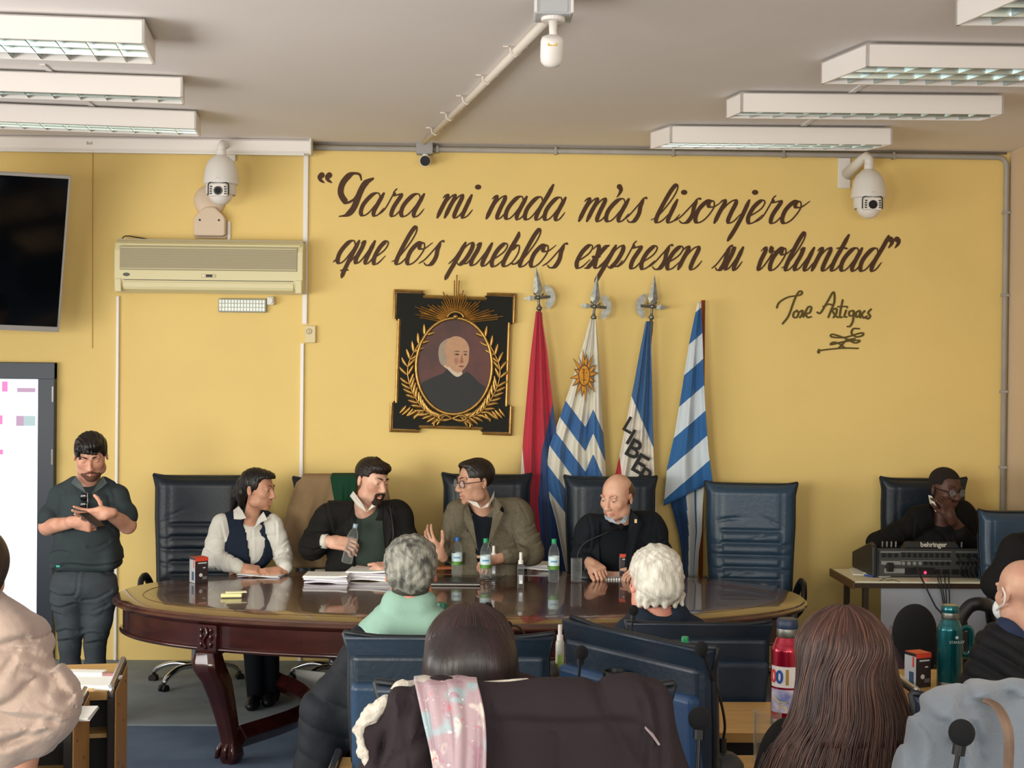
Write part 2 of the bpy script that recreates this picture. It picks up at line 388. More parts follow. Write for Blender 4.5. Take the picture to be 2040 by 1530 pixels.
o = lt.build('wall_lettering', M_ink, fix=False, origin=W(1200, 450, .001))
tag(o, 'large brown script quotation painted across the upper yellow wall', 'lettering')
sg = MB()
def sig(pts, x=1120, y=340, s=2.914, w=4.2, n=6):
    LY[0] += 0.00002
    ribbon(sg, [np.array(p) for p in catmull(zz(pts, x, y, s), n)], lambda d, t: w * (.75 + .3 * abs(d[1])), LY[0])
sig([(1246, 795), (1260, 765), (1310, 735), (1380, 722), (1392, 705), (1375, 702), (1350, 745), (1315, 840), (1280, 888)])
sig([(1362, 812), (1345, 825), (1342, 848), (1360, 852), (1372, 828), (1362, 812)])
sig([(1378, 820), (1395, 812), (1392, 835), (1380, 852)])
sig([(1400, 848), (1412, 820), (1430, 790), (1446, 795), (1436, 825), (1415, 830), (1425, 852), (1445, 848)])
sig([(1480, 822), (1500, 825), (1540, 760), (1575, 704), (1580, 760), (1560, 812), (1545, 850)])
sig([(1515, 790), (1545, 775), (1572, 782)])
sig([(1560, 812), (1590, 800), (1592, 825), (1575, 852)]); sig([(1568, 815), (1585, 840), (1600, 852)])
sig([(1628, 752), (1615, 815), (1612, 850), (1626, 850)]); sig([(1600, 790), (1645, 788)])
sig([(1648, 812), (1638, 845), (1652, 850)]); sig([(1652, 790), (1654, 794)])
sig([(1690, 812), (1668, 818), (1668, 842), (1690, 838), (1692, 815), (1688, 870), (1672, 902), (1655, 905)])
sig([(1725, 812), (1706, 825), (1708, 850), (1725, 840), (1730, 815), (1730, 852)])
sig([(1755, 815), (1740, 835), (1750, 855), (1768, 845)])
sig([(1792, 805), (1776, 825), (1788, 845), (1775, 860), (1762, 852)])
sig([(1725, 918), (1690, 918), (1680, 945), (1710, 965), (1745, 955), (1735, 942), (1640, 968), (1565, 965), (1570, 950), (1640, 972), (1700, 1000), (1725, 985), (1640, 992), (1560, 1010), (1575, 996), (1610, 1005), (1640, 1030)])
sig([(1700, 975), (1650, 985), (1625, 1010), (1605, 1030)])
sig([(1490, 1040), (1490, 1058), (1490, 1046), (1560, 1036), (1640, 1030), (1718, 1032)])
o = sg.build('wall_signature', mat('signature_paint', '5A4A18', 0.7), fix=False, origin=W(1640, 640, .001))
tag(o, 'thin dark painted signature and flourish below the quotation', 'signature')
# ================================================================ ceiling lamps
M_refl = mat('louvre_reflector', 'B9C6C6', 0.22, 0.9)
M_inner = mat('lamp_inside', '8F9A98', 0.4, 0.6)
M_tube = mat('fluorescent_tube', 'F2F4F0', 0.3)
def lamp(nl, nr, far, label, hgt=0.112, rows=3, pitch=0.135, zt=ZC - 0.012, loc=None):
    """nl, nr: near top corners (world), far: vector across"""
    A = Vector(nl); B = Vector(nr); V = Vector(far); U = B - A; n = U.length
    base = (A + B) / 2 + V / 2; base.z = zt - hgt
    t = thing('ceiling_lamp', base, label, 'ceiling lamp', 'louvred lamps on the ceiling')
    A = A - base; Z = Vector((0, 0, hgt)); A.z = 0
    def Q(u, v, h): return A + U * u + V * v + Z * h
    e = 0.012 / n; f = 0.014 / V.length
    def plate(mb, u0, u1, v0, v1, h0, h1): mb.hexa([Q(u0, v0, h0), Q(u1, v0, h0), Q(u1, v1, h0), Q(u0, v1, h0), Q(u0, v0, h1), Q(u1, v0, h1), Q(u1, v1, h1), Q(u0, v1, h1)])
    m = MB(); plate(m, 0, 1, 0, f, 0, 1); plate(m, 0, 1, 1 - f, 1, 0, 1); plate(m, 0, e, 0, 1, 0, 1); plate(m, 1 - e, 1, 0, 1, 0, 1); plate(m, 0, 1, 0, 1, .94, 1)
    m.build('housing', M_whitem, t)
    m = MB(); plate(m, e, 1 - e, f, 1 - f, .8, .84); m.build('reflector', M_inner, t)
    k = max(2, int(n / pitch))
    for i in range(rows):
        v = (i + .5) / rows
        MB().cyl(Q(e * 3, v, .6), Q(1 - e * 3, v, .6), 0.013, 10).build('tube', M_tube, t, smooth=True)
    for i in range(1, rows):
        v = i / rows; m = MB()
        m.prism3([Q(e, v - .035, .72), Q(e, v + .035, .72), Q(e, v + .006, .02), Q(e, v - .006, .02)], U * (1 - 2 * e)); m.build('louvre_fin', M_refl, t)
    me = None
    for i in range(1, k):
        u = i / k; w = 0.012 / n
        if me is None:
            m = MB(); c = Q(0, 0, 0)
            w0 = U * (w * .8); w1 = U * (w * .25)
            m.prism3([-w0 + Z * .5, w0 + Z * .5, w1 + Z * .03, -w1 + Z * .03], V * (1 - 2 * f)); o = m.build('louvre_blade', M_refl, t); me = o.data
        else: o = link_mesh('louvre_blade', me, t)
        o.location = Q(u, f, 0)
    return t
def lampR(x0, y0, x1, y1, dx, dy, label, **k):
    a = onz(x0, y0, ZC - .012); b = onz(x1, y1, ZC - .012)
    return lamp(a, b, Vector((dx, dy, 0)), label, **k)
lampR(-260, 17, 288, 38, -.055, .46, 'white louvred ceiling lamp nearest the top left corner')
lampR(-170, 134, 364, 153, -.035, .22, 'white louvred ceiling lamp, middle one of three at left', rows=2)
lampR(-110, 201, 391, 221, -.03, .30, 'white louvred ceiling lamp above the projection screen case', rows=3)
lampR(1728, 86, 2330, 96, -.12, .44, 'white louvred ceiling lamp with wide end, upper right')
lampR(1477, 184, 2000, 189, -.05, .22, 'white louvred ceiling lamp, middle one of three at right', rows=2)
lampR(1336, 250, 1778, 254, -.10, .27, 'white louvred ceiling lamp above the wall quotation')
lampR(2032, -60, 2560, -55, -.1, .46, 'ceiling lamp corner just visible at the top right frame corner')
# strips of raceway between lamps
def raceway(p, q, w, label):
    a = onz(*p, ZC - .008); b = onz(*q, ZC - .008)
    m = MB(); d = (b - a); u = Vector((-d.y, d.x, 0)).normalized() * w / 2
    m.prism3([a - u, a + u, b + u, b - u], (0, 0, .008)); o = m.build('ceiling_raceway', M_white, origin=a); tag(o, label, 'cable trunking')
raceway((1600, 252), (1720, 170), .03, 'flat white cable trunking between two ceiling lamps at right')
raceway((188, 216), (84, 130), .03, 'flat cable trunking on ceiling between two lamps at left')

# ---------------------------------------------------------------- ceiling conduit, junction box, cameras
a = onz(1088, 42, ZC - .025); b = onz(846, 283, ZC - .025)
t = thing('ceiling_conduit', (a + b) / 2, 'cream pipe running diagonally across ceiling to the junction box', 'conduit'); o0 = t.location.copy()
M_cream = mat('cream_pipe', 'DDD3C8', 0.5)
MB().tube([a - o0, (a + b) / 2 - o0 + Vector((.01, 0, 0)), b - o0], .021, 10).build('pipe', M_cream, t, smooth=True)
for k in (0.18, 0.38, 0.55, 0.71, 0.87):
    p = a.lerp(b, k) - o0; d = (b - a).normalized(); u = Vector((-d.y, d.x, 0))
    m = MB(); m.tube([p - u * .03 + Vector((0, 0, .024)), p - u * .024 - Vector((0, 0, .01)), p - Vector((0, 0, .026)), p + u * .024 - Vector((0, 0, .01)), p + u * .03 + Vector((0, 0, .024))], .005, 6)
    m.box((p - u * .05 + Vector((0, 0, .02))), (.03, .02, .008)); m.box((p + u * .05 + Vector((0, 0, .02))), (.03, .02, .008)); m.build('clip', M_cream, t)
jb = onz(1102, 14, ZC - .05); s_j = F / jb.y
t = thing('bullet_camera', (jb.x, jb.y, ZC), 'white bullet camera hanging from a grey box on the ceiling', 'security camera')
M_jb = mat('grey_box', 'B6B8BC', 0.5)
m = MB(); m.box((0, 0, -.05), (.165, .165, .1)); m.build('junction_box', M_jb, t, bevel=.008)
m = MB(); m.box((0, -.084, -.05), (.12, .006, .085)); m.build('box_cover', M_jb, t, bevel=.003)
for sx in (-1, 1): MB().box((sx * .078, -.08, -.05), (.012, .02, .09)).build('latch', M_white, t, bevel=.002)
MB().cyl((0, -.01, -.1), (0, -.01, -.115), .052, 20).build('mount_plate', M_whitem, t, smooth=False)
m = MB(); m.tube([(0, -.01, -.115), (0, -.01, -.16), (0, -.02, -.185)], [.02, .017, .018], 12); m.build('arm', M_whitem, t, smooth=True)
m = MB(); R = Matrix.Translation((-.005, -.03, -.235)) @ Matrix.Rotation(math.radians(28), 4, 'X')
m.lathe([(.001, .055), (.03, .053), (.045, .045), (.05, .03), (.05, -.04), (.047, -.06), (.035, -.075), (.001, -.08)], n=24, M=R); m.build('camera_body', M_whitem, t, smooth=True)
MB().box((-.005, -.085, -.232), (.04, .003, .012)).build('sticker', mat('yellow_sticker', 'D8B24A', .6), t)

jb = W(846, 294, .05)
t = thing('wall_camera', (jb.x, YW, jb.z), 'small grey bullet camera with dark lens under ceiling, centre wall', 'security camera')
MB().box((0, -.045, 0), (.12, .09, .1)).build('junction_box', mat('grey_box2', '9D9C9C', .5), t, bevel=.006)
MB().cyl((.005, -.06, -.05), (.005, -.06, -.075), .02, 12).build('mount', M_white, t)
m = MB(); m.cyl((.0, -.02, -.085), (.008, -.15, -.11), .036, 20, .04); m.build('camera_body', M_white, t, auto=40)
MB().cyl((.008, -.151, -.11), (.0084, -.156, -.111), .036, 20).build('lens', mat('lens_black', '0A0A0C', .15), t)

def ptz(loc, label, arm=True, rz=0.0):
    t = thing('dome_camera', loc, label, 'security camera', None, rz)
    m = MB(); prof = [(.034, .02), (.034, -.012), (.05, -.02), (.06, -.03), (.088, -.055), (.108, -.1), (.118, -.16), (.122, -.2), (.121, -.214), (.108, -.218), (.104, -.222)]
    m.lathe(prof[::-1], n=36); m.build('housing', mat('camera_shell', 'E2DFDB', .35), t, auto=50)
    m = MB(); m.lathe([(.104, -.218), (.106, -.26), (.1, -.29)][::-1], n=36, cap=False); o = m.build('skirt', mat('camera_shell', 'E2DFDB', .35), t, smooth=True)
    m = MB(); m.sph((0, -.012, -.272), (.086, .092, .09), 28, 16); m.build('ball', M_whitem, t, smooth=True)
    m = MB(); pts = [(-.07, -.3)] + [(-.07 + .02 * (1 - math.cos(a)), -.235 + .02 * math.sin(a)) for a in np.linspace(0, PI / 2, 5)] + [(.05 + .02 * math.sin(a), -.235 + .02 * math.cos(a)) for a in np.linspace(0, PI / 2, 5)] + [(.07, -.3)]
    m.tube([(x, -.118 + (abs(x) / .07) ** 2 * .02, z) for x, z in pts], .004, 6); m.build('rim', M_black, t)
    m = MB(); m.prism([(-.064, -.31), (.064, -.31), (.064, -.235), (.05, -.222), (-.05, -.222), (-.064, -.235)], -.112, -.06); m.build('face_plate', M_whitem, t, bevel=.01, seg=3)
    MB().cyl((0, -.105, -.272), (0, -.119, -.273), .03, 24).build('lens', mat('lens_black', '0A0A0C', .15), t)
    MB().cyl((0, -.118, -.273), (0, -.121, -.273), .02, 20).build('lens_glass', mat('lens_glass', '22242C', .05), t)
    for sx in (-1, 1):
        for j in range(4): MB().box((sx * (.05 - .002 * (j == 0)), -.113, -.245 - j * .016), (.016, .004, .01)).build('infrared_lamp', mat('ir_dark', '45464A', .4), t)
    text_mesh('print', '------', .016, Matrix.Translation((0, -.1235, -.185)) @ Matrix.Rotation(PI / 2, 4, 'X'), mat('dim_print', '8A7F72'), t)
    return t
p = at(441, 300, YW - .30)
t = ptz((p.x, p.y, p.z - .02), 'white dome camera hanging above the air conditioner')
m = MB(); m.tube([(0, 0, .01), (0, 0, .05), (0, .06, .075), (0, .26, .075)], .03, 12); m.build('arm', M_white, t, smooth=True)
MB().box((0, .29, .06), (.1, .02, .14)).build('wall_plate', M_white, t, bevel=.004)
p = at(1731, 334, YW - .30)
t = ptz((p.x, p.y, p.z), 'white dome camera on a bracket right of the quotation')
m = MB(); m.tube([(0, 0, .01), (0, 0, .055), (-.01, .03, .085), (-.03, .07, .07), (-.08, .27, -.01)], [.033, .033, .033, .033, .045], 12); m.build('arm', mat('camera_shell', 'E2DFDB', .35), t, smooth=True)
MB().box((-.1, .29, .0), (.09, .02, .22)).build('wall_plate', mat('camera_shell', 'E2DFDB', .35), t, bevel=.004)
# siren with shield-shaped cover
M_siren = mat('siren_beige', 'D8C4AE', .5)
p = W(418, 400)
t = thing('round_siren', (p.x, YW, p.z), 'round cream wall siren half hidden behind the dome camera', 'alarm siren')
m = MB(); m.lathe([(.001, .05), (.06, .048), (.1, .035), (.112, .015), (.115, 0)][::-1], n=32, M=Matrix.Rotation(PI / 2, 4, 'X')); m.build('cover', M_siren, t, smooth=True)
p = W(421, 444)
t = thing('shield_siren', (p.x, YW, p.z), 'cream shield shaped wall siren with two dark holes', 'alarm siren')
poly = [(-.112, -.085), (-.1, -.1), (.1, -.1), (.112, -.085), (.112, .02), (.1, .045), (.045, .1), (.02, .108), (-.02, .108), (-.045, .1), (-.1, .045), (-.112, .02)]
m = MB(); m.prism(poly, -.075, 0); m.build('cover', M_siren, t, bevel=.012, seg=3)
m = MB(); m.prism([(x * 1.06, z * 1.02 - .012) for x, z in poly], -.02, 0); m.build('base_plate', mat('siren_base', 'B9A48E', .5), t, bevel=.004)
for sx in (-1, 1): MB().cyl((sx * .068, -.073, .012), (sx * .068, -.077, .012), .008, 12).build('screw_hole', M_black, t)

# ---------------------------------------------------------------- air conditioner
p0 = at(233, 583, YW - .12); p1 = at(606, 590, YW - .12); zt_ = at(420, 482, YW - .14).z
wA = p1.x - p0.x; zb = p0.z; hA = zt_ - zb
t = thing('air_conditioner', ((p0.x + p1.x) / 2, YW, zb), 'cream split air conditioner mounted on the wall left of centre', 'air conditioner')
M_ac = mat('aged_cream_plastic', 'D9D0A4', .4); M_acg = mat('intake_mesh', 'A89F82', .6, bump=.5, bscale=500)
prof = [(0, 0.01), (-.12, 0), (-.19, .03), (-.205, .09), (-.205, hA * .8), (-.19, hA * .95), (-.16, hA), (0, hA)]
MB().prism3([(-wA / 2, y, z) for y, z in prof], (wA, 0, 0)).build('body', M_ac, t, bevel=.008, seg=3)
m = MB(); m.box((0, -.2075, hA * .66), (wA * .94, .006, hA * .46)); m.build('intake_panel', M_acg, t, bevel=.004)
for k in range(9): MB().box((0, -.2115, hA * (.46 + .05 * k)), (wA * .93, .002, .004)).build('intake_slat', M_ac if k % 8 == 0 else mat('intake_slat', 'ADA488', .6), t)
MB().box((0, -.2085, hA * .92), (wA * .97, .008, .012)).build('top_edge', M_ac, t, bevel=.003)
MB().box((0, -.206, hA * .24), (wA * .9, .006, .004)).build('seam', M_black, t)
m = MB(); m.prism3([(-wA * .45, -.2, .02), (-wA * .45, -.207, .04), (-wA * .45, -.207, hA * .2), (-wA * .45, -.198, hA * .2)], (wA * .9, 0, 0)); m.build('vent_flap', M_ac, t, bevel=.003)
for sx in (-1, 1): MB().box((sx * wA * .478, -.2, .05), (wA * .035, .025, hA * .26)).build('end_cap', M_ac, t, bevel=.006)
MB().box((0, -.2085, hA * .33), (.1, .006, .024)).build('display_surround', mat('display_grey', 'C8C0A0', .4), t, bevel=.004)
MB().box((.005, -.212, hA * .33), (.045, .003, .018)).build('display', M_black, t)
MB().cyl((-.035, -.211, hA * .33), (-.035, -.2135, hA * .33), .005, 10).build('indicator_light', mat('red_led', 'FF9A8A', emit=1.5), t)
m = MB(); m.lathe([(.024, 0), (.024, .003), (.018, .004)], n=20, sy=.5, M=Matrix.Translation((-wA * .435, -.205, hA * .34)) @ Matrix.Rotation(PI / 2, 4, 'X')); m.build('badge', mat('badge_dark', '4A4A3C', .4), t)
m = MB(); m.box((0, -.08, hA + .008), (wA * .99, .13, .014)); m.build('top_grille', mat('intake_slat', 'ADA488', .6), t)
MB().tube(catmull([(-wA / 2 + .01, -.04, hA * .96), (-wA / 2 + .03, -.05, hA + .04), (-wA / 2 + .12, -.05, hA + .035), (-wA / 2 + .24, -.05, hA + .012)], 5), .004, 6).build('power_wire', M_black, t)

# emergency lamp and plug
p = W(484, 609)
t = thing('emergency_lamp', (p.x, YW, p.z), 'small rectangular emergency lamp with led grid under air conditioner', 'emergency lamp')
MB().box((0, -.02, 0), (.345, .04, .1)).build('case', mat('lamp_case', 'A9A9A0', .4), t, bevel=.012, seg=3)
me = None
for i in range(15):
    for j in range(3):
        if me is None: m = MB(); m.box((0, 0, 0), (.016, .006, .022)); o = m.build('led', mat('led_cell', 'DDE6E4', .15, spec=.9), t, bevel=.003); me = o.data
        else: o = link_mesh('led', me, t)
        o.location = (-.154 + i * .022, -.041, -.028 + j * .028)
p = W(541, 600)
t = thing('plug_adapter', (p.x, YW, p.z), 'white plug adapter beside the led emergency lamp', 'plug')
MB().box((0, -.03, 0), (.05, .06, .06)).build('plug_body', M_white, t, bevel=.01, seg=3)
MB().cyl((0, -.06, 0), (0, -.075, 0), .018, 14).build('socket_face', M_white, t)
p = W(619, 666)
t = thing('wall_socket', (p.x, YW, p.z), 'beige wall socket right of the white cable trunking', 'socket')
M_sock = mat('socket_beige', 'DCCB9C', .45)
MB().box((0, -.016, 0), (.078, .032, .125)).build('box', M_sock, t, bevel=.006)
MB().cyl((-.008, -.032, .02), (-.008, -.036, .02), .022, 20).build('outlet', mat('outlet_grey', 'A2977E', .5), t)
MB().cyl((-.008, -.033, .02), (-.008, -.0375, .02), .015, 20).build('outlet_ring', M_sock, t)
for dz in (-.006, .006): MB().box((-.006, -.038, .02 + dz), (.01, .003, .004)).build('pin_hole', M_black, t)

# ---------------------------------------------------------------- television
TR = at(142, 351, 9.55); BR = at(118, 662, 9.8); TL = at(-170, 333, 9.1); BL = at(-185, 650, 9.35)
nrm = (TR - BR).cross(TL - TR).normalized()
if nrm.y > 0: nrm = -nrm
c0 = (TR + BR + TL + BL) / 4
t = thing('television', c0, 'large black television with silver bezel tilted on the left wall', 'television')
q = [v - c0 for v in (BL, BR, TR, TL)]
MB().prism3(q, -nrm * .05).build('casing', mat('tv_silver', 'B9B7B4', .35, .4), t, bevel=.004)
sc_ = [v * 1.0 for v in q]
def inset(q, a, b, c_, d):
    bl, br, tr, tl = q
    def P(u, v): return (bl * (1 - u) + br * u) * (1 - v) + (tl * (1 - u) + tr * u) * v
    return [P(a, c_), P(1 - b, c_), P(1 - b, 1 - d), P(a, 1 - d)]
MB().prism3(inset(q, .012, .018, .035, .018), nrm * .003).build('screen', mat('tv_screen', '05080C', .08), t)
mid = (BL + TR) / 2 - c0
MB().tube([mid * .2 - nrm * .04, Vector((mid.x * .2, YW - .07 - c0.y, 0))], .03, 8).build('wall_arm', M_black, t)

# ---------------------------------------------------------------- door with bright glass
M_frame = mat('dark_blue_frame', '1C2838', .4)
xr0 = W(112, 1000).x; xr1 = W(79, 1000).x; zt0 = W(60, 722).z; zt1 = W(40, 755).z
xl0 = xl1 = max(XL + .1, xr0 - 1.25)
d = thing('door_1', (xr1, YW, 0), None, None); d['kind'] = 'structure'
def dm(name, x0, x1, y0, y1, z0, z1, m, bev=.004): return MB().box(((x0 + x1) / 2 - xr1, (y0 + y1) / 2, (z0 + z1) / 2), (x1 - x0, y1 - y0, z1 - z0)).build(name, m, d, bevel=bev)
dm('door_jamb', xr1, xr0, -.06, 0, 0, zt0, M_frame); dm('door_jamb', xl0 - .1, xl0, -.06, 0, 0, zt0, M_frame)
dm('door_head', xl0 - .1, xr0, -.062, 0, zt1, zt0, M_frame)
o = dm('door_glass', xl0, xr1, -.03, -.02, 0.0, zt1, mat('backlit_glass', 'E2EAFA', .2, emit=.80), 0)
Mp = mat('pink_film', 'E86CB0', .4, emit=.55); Mpu = mat('mauve_film', 'A887A8', .4, emit=.45); Mg = mat('grey_film', '9DB4BA', .4, emit=.45); Mpk = mat('pale_film', 'F0D8DC', .4, emit=.7)
for (a, b, c_, e, mm) in ((7, 760, 18, 780, Mp), (37, 773, 73, 781, Mpu), (0, 827, 8, 845, Mp), (8, 828, 28, 847, Mpk), (35, 828, 50, 848, Mpu), (50, 828, 73, 848, Mg), (0, 895, 9, 905, Mp), (9, 896, 36, 907, Mpk)):
    P = W(a, e); Q2 = W(c_, b)
    MB().box(((P.x + Q2.x) / 2 - xr1, -.0315, (P.z + Q2.z) / 2), (Q2.x - P.x, .003, Q2.z - P.z)).build('film_strip', mm, d)
for z in (W(110, 785).z, W(110, 909).z): MB().cyl((xr0 - xr1 - .01, -.07, z - .055), (xr0 - xr1 - .01, -.07, z + .055), .01, 10).build('hinge', mat('hinge_steel', '8A8F94', .3, .9), d)
# ================================================================ portrait
M_gilt = mat('gilt', 'B08A4C', .35, .75, var=.3, vscale=20); M_giltd = mat('dark_gilt', '8A6436', .4, .6, var=.3, vscale=20)
M_slate = mat('black_panel', '141510', .65, spec=.25)
tl, tr, br, bl = W(785, 577), W(1028, 585), W(1020, 866), W(776, 862)
cx = (tl + tr + br + bl) / 4; H = (tl.z + tr.z - bl.z - br.z) / 2; Wd = (tr.x + br.x - tl.x - bl.x) / 2
t = thing('portrait_frame', (cx.x, YW, cx.z), 'gilt and black eared frame with oval portrait, gold rays and laurel', 'portrait')
t.rotation_euler = (0, math.radians(1.3), 0)
h2, w2 = H / 2, Wd / 2
def eared(w, h, e, cxn):
    a = e
    return [(-w, -h), (-w + cxn, -h), (-w + cxn, -h + a), (w - cxn, -h + a), (w - cxn, -h), (w, -h), (w, -h + cxn), (w - a, -h + cxn), (w - a, h - cxn), (w, h - cxn), (w, h), (w - cxn, h), (w - cxn, h - a), (-w + cxn, h - a), (-w + cxn, h), (-w, h), (-w, h - cxn), (-w + a, h - cxn), (-w + a, -h + cxn), (-w, -h + cxn)]
MB().prism(eared(w2, h2, .033, .2), -.05, 0).build('outer_moulding', M_giltd, t, bevel=.006)
pts = [(x, -.05, z) for x, z in eared(w2 - .012, h2 - .012, .033, .2)]
MB().tube(pts, .011, 8, closed=True).build('gold_bead', M_gilt, t)
MB().prism(eared(w2 - .024, h2 - .024, .033, .2), -.052, -.045).build('black_panel', M_slate, t)
ox, oz = .01, -.025; ra, rb = .272, .345
ring = [(ox + ra * math.cos(a), -.058, oz + rb * math.sin(a)) for a in np.linspace(0, 2 * PI, 49)[:-1]]
MB().tube(ring, .013, 8, closed=True).build('oval_ring', M_gilt, t, smooth=True)
def ovalpoly(a, b, n=40): return [(ox + a * math.cos(x), oz + b * math.sin(x)) for x in np.linspace(0, 2 * PI, n + 1)[:-1]]
pt = MB(); pt.prism(ovalpoly(ra, rb), -.056, -.05); pic = pt.build('canvas', mat('painting_ground', '3E1C18', .5, var=.5, vscale=5, hex2='5A2A22'), t)
def paint(name, poly, col, k): MB().prism([(ox + x, oz + z) for x, z in poly], -.056 - .0006 * k, -.05).build(name, mat('paint_' + col, col, .55, var=.12, vscale=25), pic)
def cm(pts, n=6): return [tuple(p) for p in catmull(pts, n, closed=True)]
paint('painted_coat', cm([(-.24, -.14), (-.16, -.09), (-.08, -.055), (-.04, -.02), (.05, -.06), (.1, -.04), (.18, -.11), (.235, -.16), (.17, -.27), (.02, -.342), (-.14, -.295), (-.23, -.2)]), '0D0F12', 1)
paint('painted_collar', cm([(-.075, .0), (-.05, -.02), (.0, -.065), (.03, -.075), (.06, -.055), (.05, -.03), (.0, -.01), (-.04, .03)]), 'C9B8A4', 2)
paint('painted_hair', cm([(-.1, .02), (-.115, .08), (-.11, .14), (-.085, .175), (-.04, .2), (.02, .2), (-.02, .1), (-.05, .04), (-.07, .0)]), '9C8C7A', 3)
paint('painted_head', cm([(-.06, .0), (-.055, .06), (-.075, .12), (-.05, .185), (.0, .215), (.06, .2), (.1, .15), (.105, .09), (.1, .03), (.07, -.02), (.035, -.045), (.0, -.035), (-.03, -.01)]), 'B98D6C', 4)
paint('painted_eye', cm([(.0, .085), (.02, .092), (.035, .085), (.02, .078)]), '3A2218', 5); paint('painted_eye', cm([(.065, .087), (.08, .093), (.09, .086), (.078, .08)]), '3A2218', 5)
paint('painted_brow', cm([(-.005, .105), (.02, .112), (.04, .105), (.02, .102)]), '6A4A38', 5); paint('painted_brow', cm([(.06, .107), (.08, .112), (.095, .104), (.08, .102)]), '6A4A38', 5)
paint('painted_nose', cm([(.05, .09), (.062, .05), (.066, .03), (.052, .022), (.04, .03), (.048, .06)]), '9A6248', 5)
paint('painted_mouth', cm([(.03, .0), (.052, .006), (.072, .0), (.052, -.006)]), '7A3A34', 5)
paint('painted_cheek', cm([(.0, .05), (.02, .06), (.03, .03), (.01, .01)]), 'A5705A', 5)
# rays
rng = random.Random(3)
angs = [9, 19, 30, 42, 54, 66, 78, 90, 102, 114, 126, 138, 150, 161, 171]
for i, a in enumerate(angs):
    ar = math.radians(a); up_ = abs(a - 90) < 5
    L = (.34 if a == 90 else .31) if up_ else (.235 if i % 3 == 0 else .175 + .03 * rng.random())
    if a < 30 or a > 150: L += .11
    d_ = Vector((math.cos(ar), 0, math.sin(ar))); o_ = Vector((ox, -.06, oz + rb - .03)); u_ = Vector((-d_.z, 0, d_.x))
    w = .011
    m = MB()
    for k in (-1, 0, 1):
        l = L * (1 - .12 * abs(k)) ; b0 = o_ + u_ * (k * w * 1.1) + d_ * .07; e0 = o_ + u_ * (k * w * 1.5) + d_ * l
        m.tube([b0, e0], [.006, .0085], 6, flat=.6)
    m.build('ray', M_gilt, t)
m = MB(); m.tube([(ox + .06 * math.cos(a), -.068, oz + rb - .005 + .05 * math.sin(a)) for a in np.linspace(.1, PI - .1, 12)], .01, 6); m.sph((ox, -.07, oz + rb + .01), (.02, .012, .016)); m.build('crest', M_gilt, t, smooth=True)
leafm = None
def leaf(p, ang, L=.055):
    global leafm
    if leafm is None:
        m = MB(); P = []
        for i in range(7):
            u = i / 6; w = math.sin(PI * min(1, u * 1.02)) ** .8 * .17
            P.append([(u, -w * .35 * 0 + .12 * abs(k) * w * 3, w * k) for k in (-1, 0, 1)])
        m.grid(P); o = m.build('laurel_leaf', M_gilt, t, smooth=True); solid(o, .06); leafm = o.data
    else:
        o = link_mesh('laurel_leaf', leafm, t); solid(o, .06)
    o.location = p; o.rotation_euler = (rng.uniform(-.3, .3), -ang, 0); o.scale = (L, L, L)
for sd in (-1, 1):
    br_ = [(ox + sd * (.27 + .07 * math.sin(u * PI)) * math.cos(a), -.062, oz + (.36 + .05 * math.sin(u * PI * 2)) * math.sin(a)) for u, a in [(k / 24, math.radians(-82 + 118 * k / 24)) for k in range(25)]]
    MB().tube(br_, .0055, 6).build('laurel_branch', M_gilt, t, smooth=True)
    for k in range(1, 25):
        p = Vector(br_[k]); d_ = p - Vector(br_[k - 1]); a = math.atan2(d_.z, d_.x)
        if k % 2 == 0 or k < 12:
            leaf(p, a + .65, .085); leaf(p, a - .65, .085)
    for q in range(3): 
        e = Vector((ox + sd * (.2 + .05 * q), -.062, oz - .34 + .02 * q)); leaf(e, (-.4 if sd > 0 else PI + .4) - sd * .2 * q, .09); leaf(e + Vector((sd * .03, 0, .01)), (-.9 if sd > 0 else PI + .9), .08)
m = MB()
for sd in (-1, 1):
    m.tube(catmull([(ox, -.066, oz - .375), (ox + sd * .06, -.07, oz - .35), (ox + sd * .1, -.07, oz - .37), (ox + sd * .06, -.068, oz - .392), (ox, -.066, oz - .375)], 5), .009, 6)
    m.tube(catmull([(ox + sd * .02, -.066, oz - .38), (ox + sd * .12, -.066, oz - .4), (ox + sd * .13, -.066, oz - .44)], 5), .009, 6)
m.build('ribbon_bow', M_gilt, t, smooth=True)

# ================================================================ flags
M_pole = mat('varnished_pole', '8A4526', .35); M_steel = mat('polished_steel', '8E8E88', .42, .9, var=.35, vscale=30)
def ramp_mat(name, stops, rough=.75, attr='stripe'):
    m = bpy.data.materials.new(name); m.use_nodes = True; nt = m.node_tree; b = nt.nodes['Principled BSDF']; b.inputs['Roughness'].default_value = rough
    a = nt.nodes.new('ShaderNodeUVMap'); a.uv_map = 'UVMap'; sp = nt.nodes.new('ShaderNodeSeparateXYZ'); nt.links.new(a.outputs[0], sp.inputs[0])
    cr = nt.nodes.new('ShaderNodeValToRGB'); cr.color_ramp.interpolation = 'CONSTANT'
    while len(cr.color_ramp.elements) > 1: cr.color_ramp.elements.remove(cr.color_ramp.elements[0])
    for i, (p, h) in enumerate(stops):
        e = cr.color_ramp.elements[0] if i == 0 else cr.color_ramp.elements.new(p); e.position = p; e.color = (*rgb(h), 1)
    nt.links.new(sp.outputs[0], cr.inputs[0]); nt.links.new(cr.outputs[0], b.inputs['Base Color'])
    b.inputs['Sheen Weight'].default_value = .2
    return m
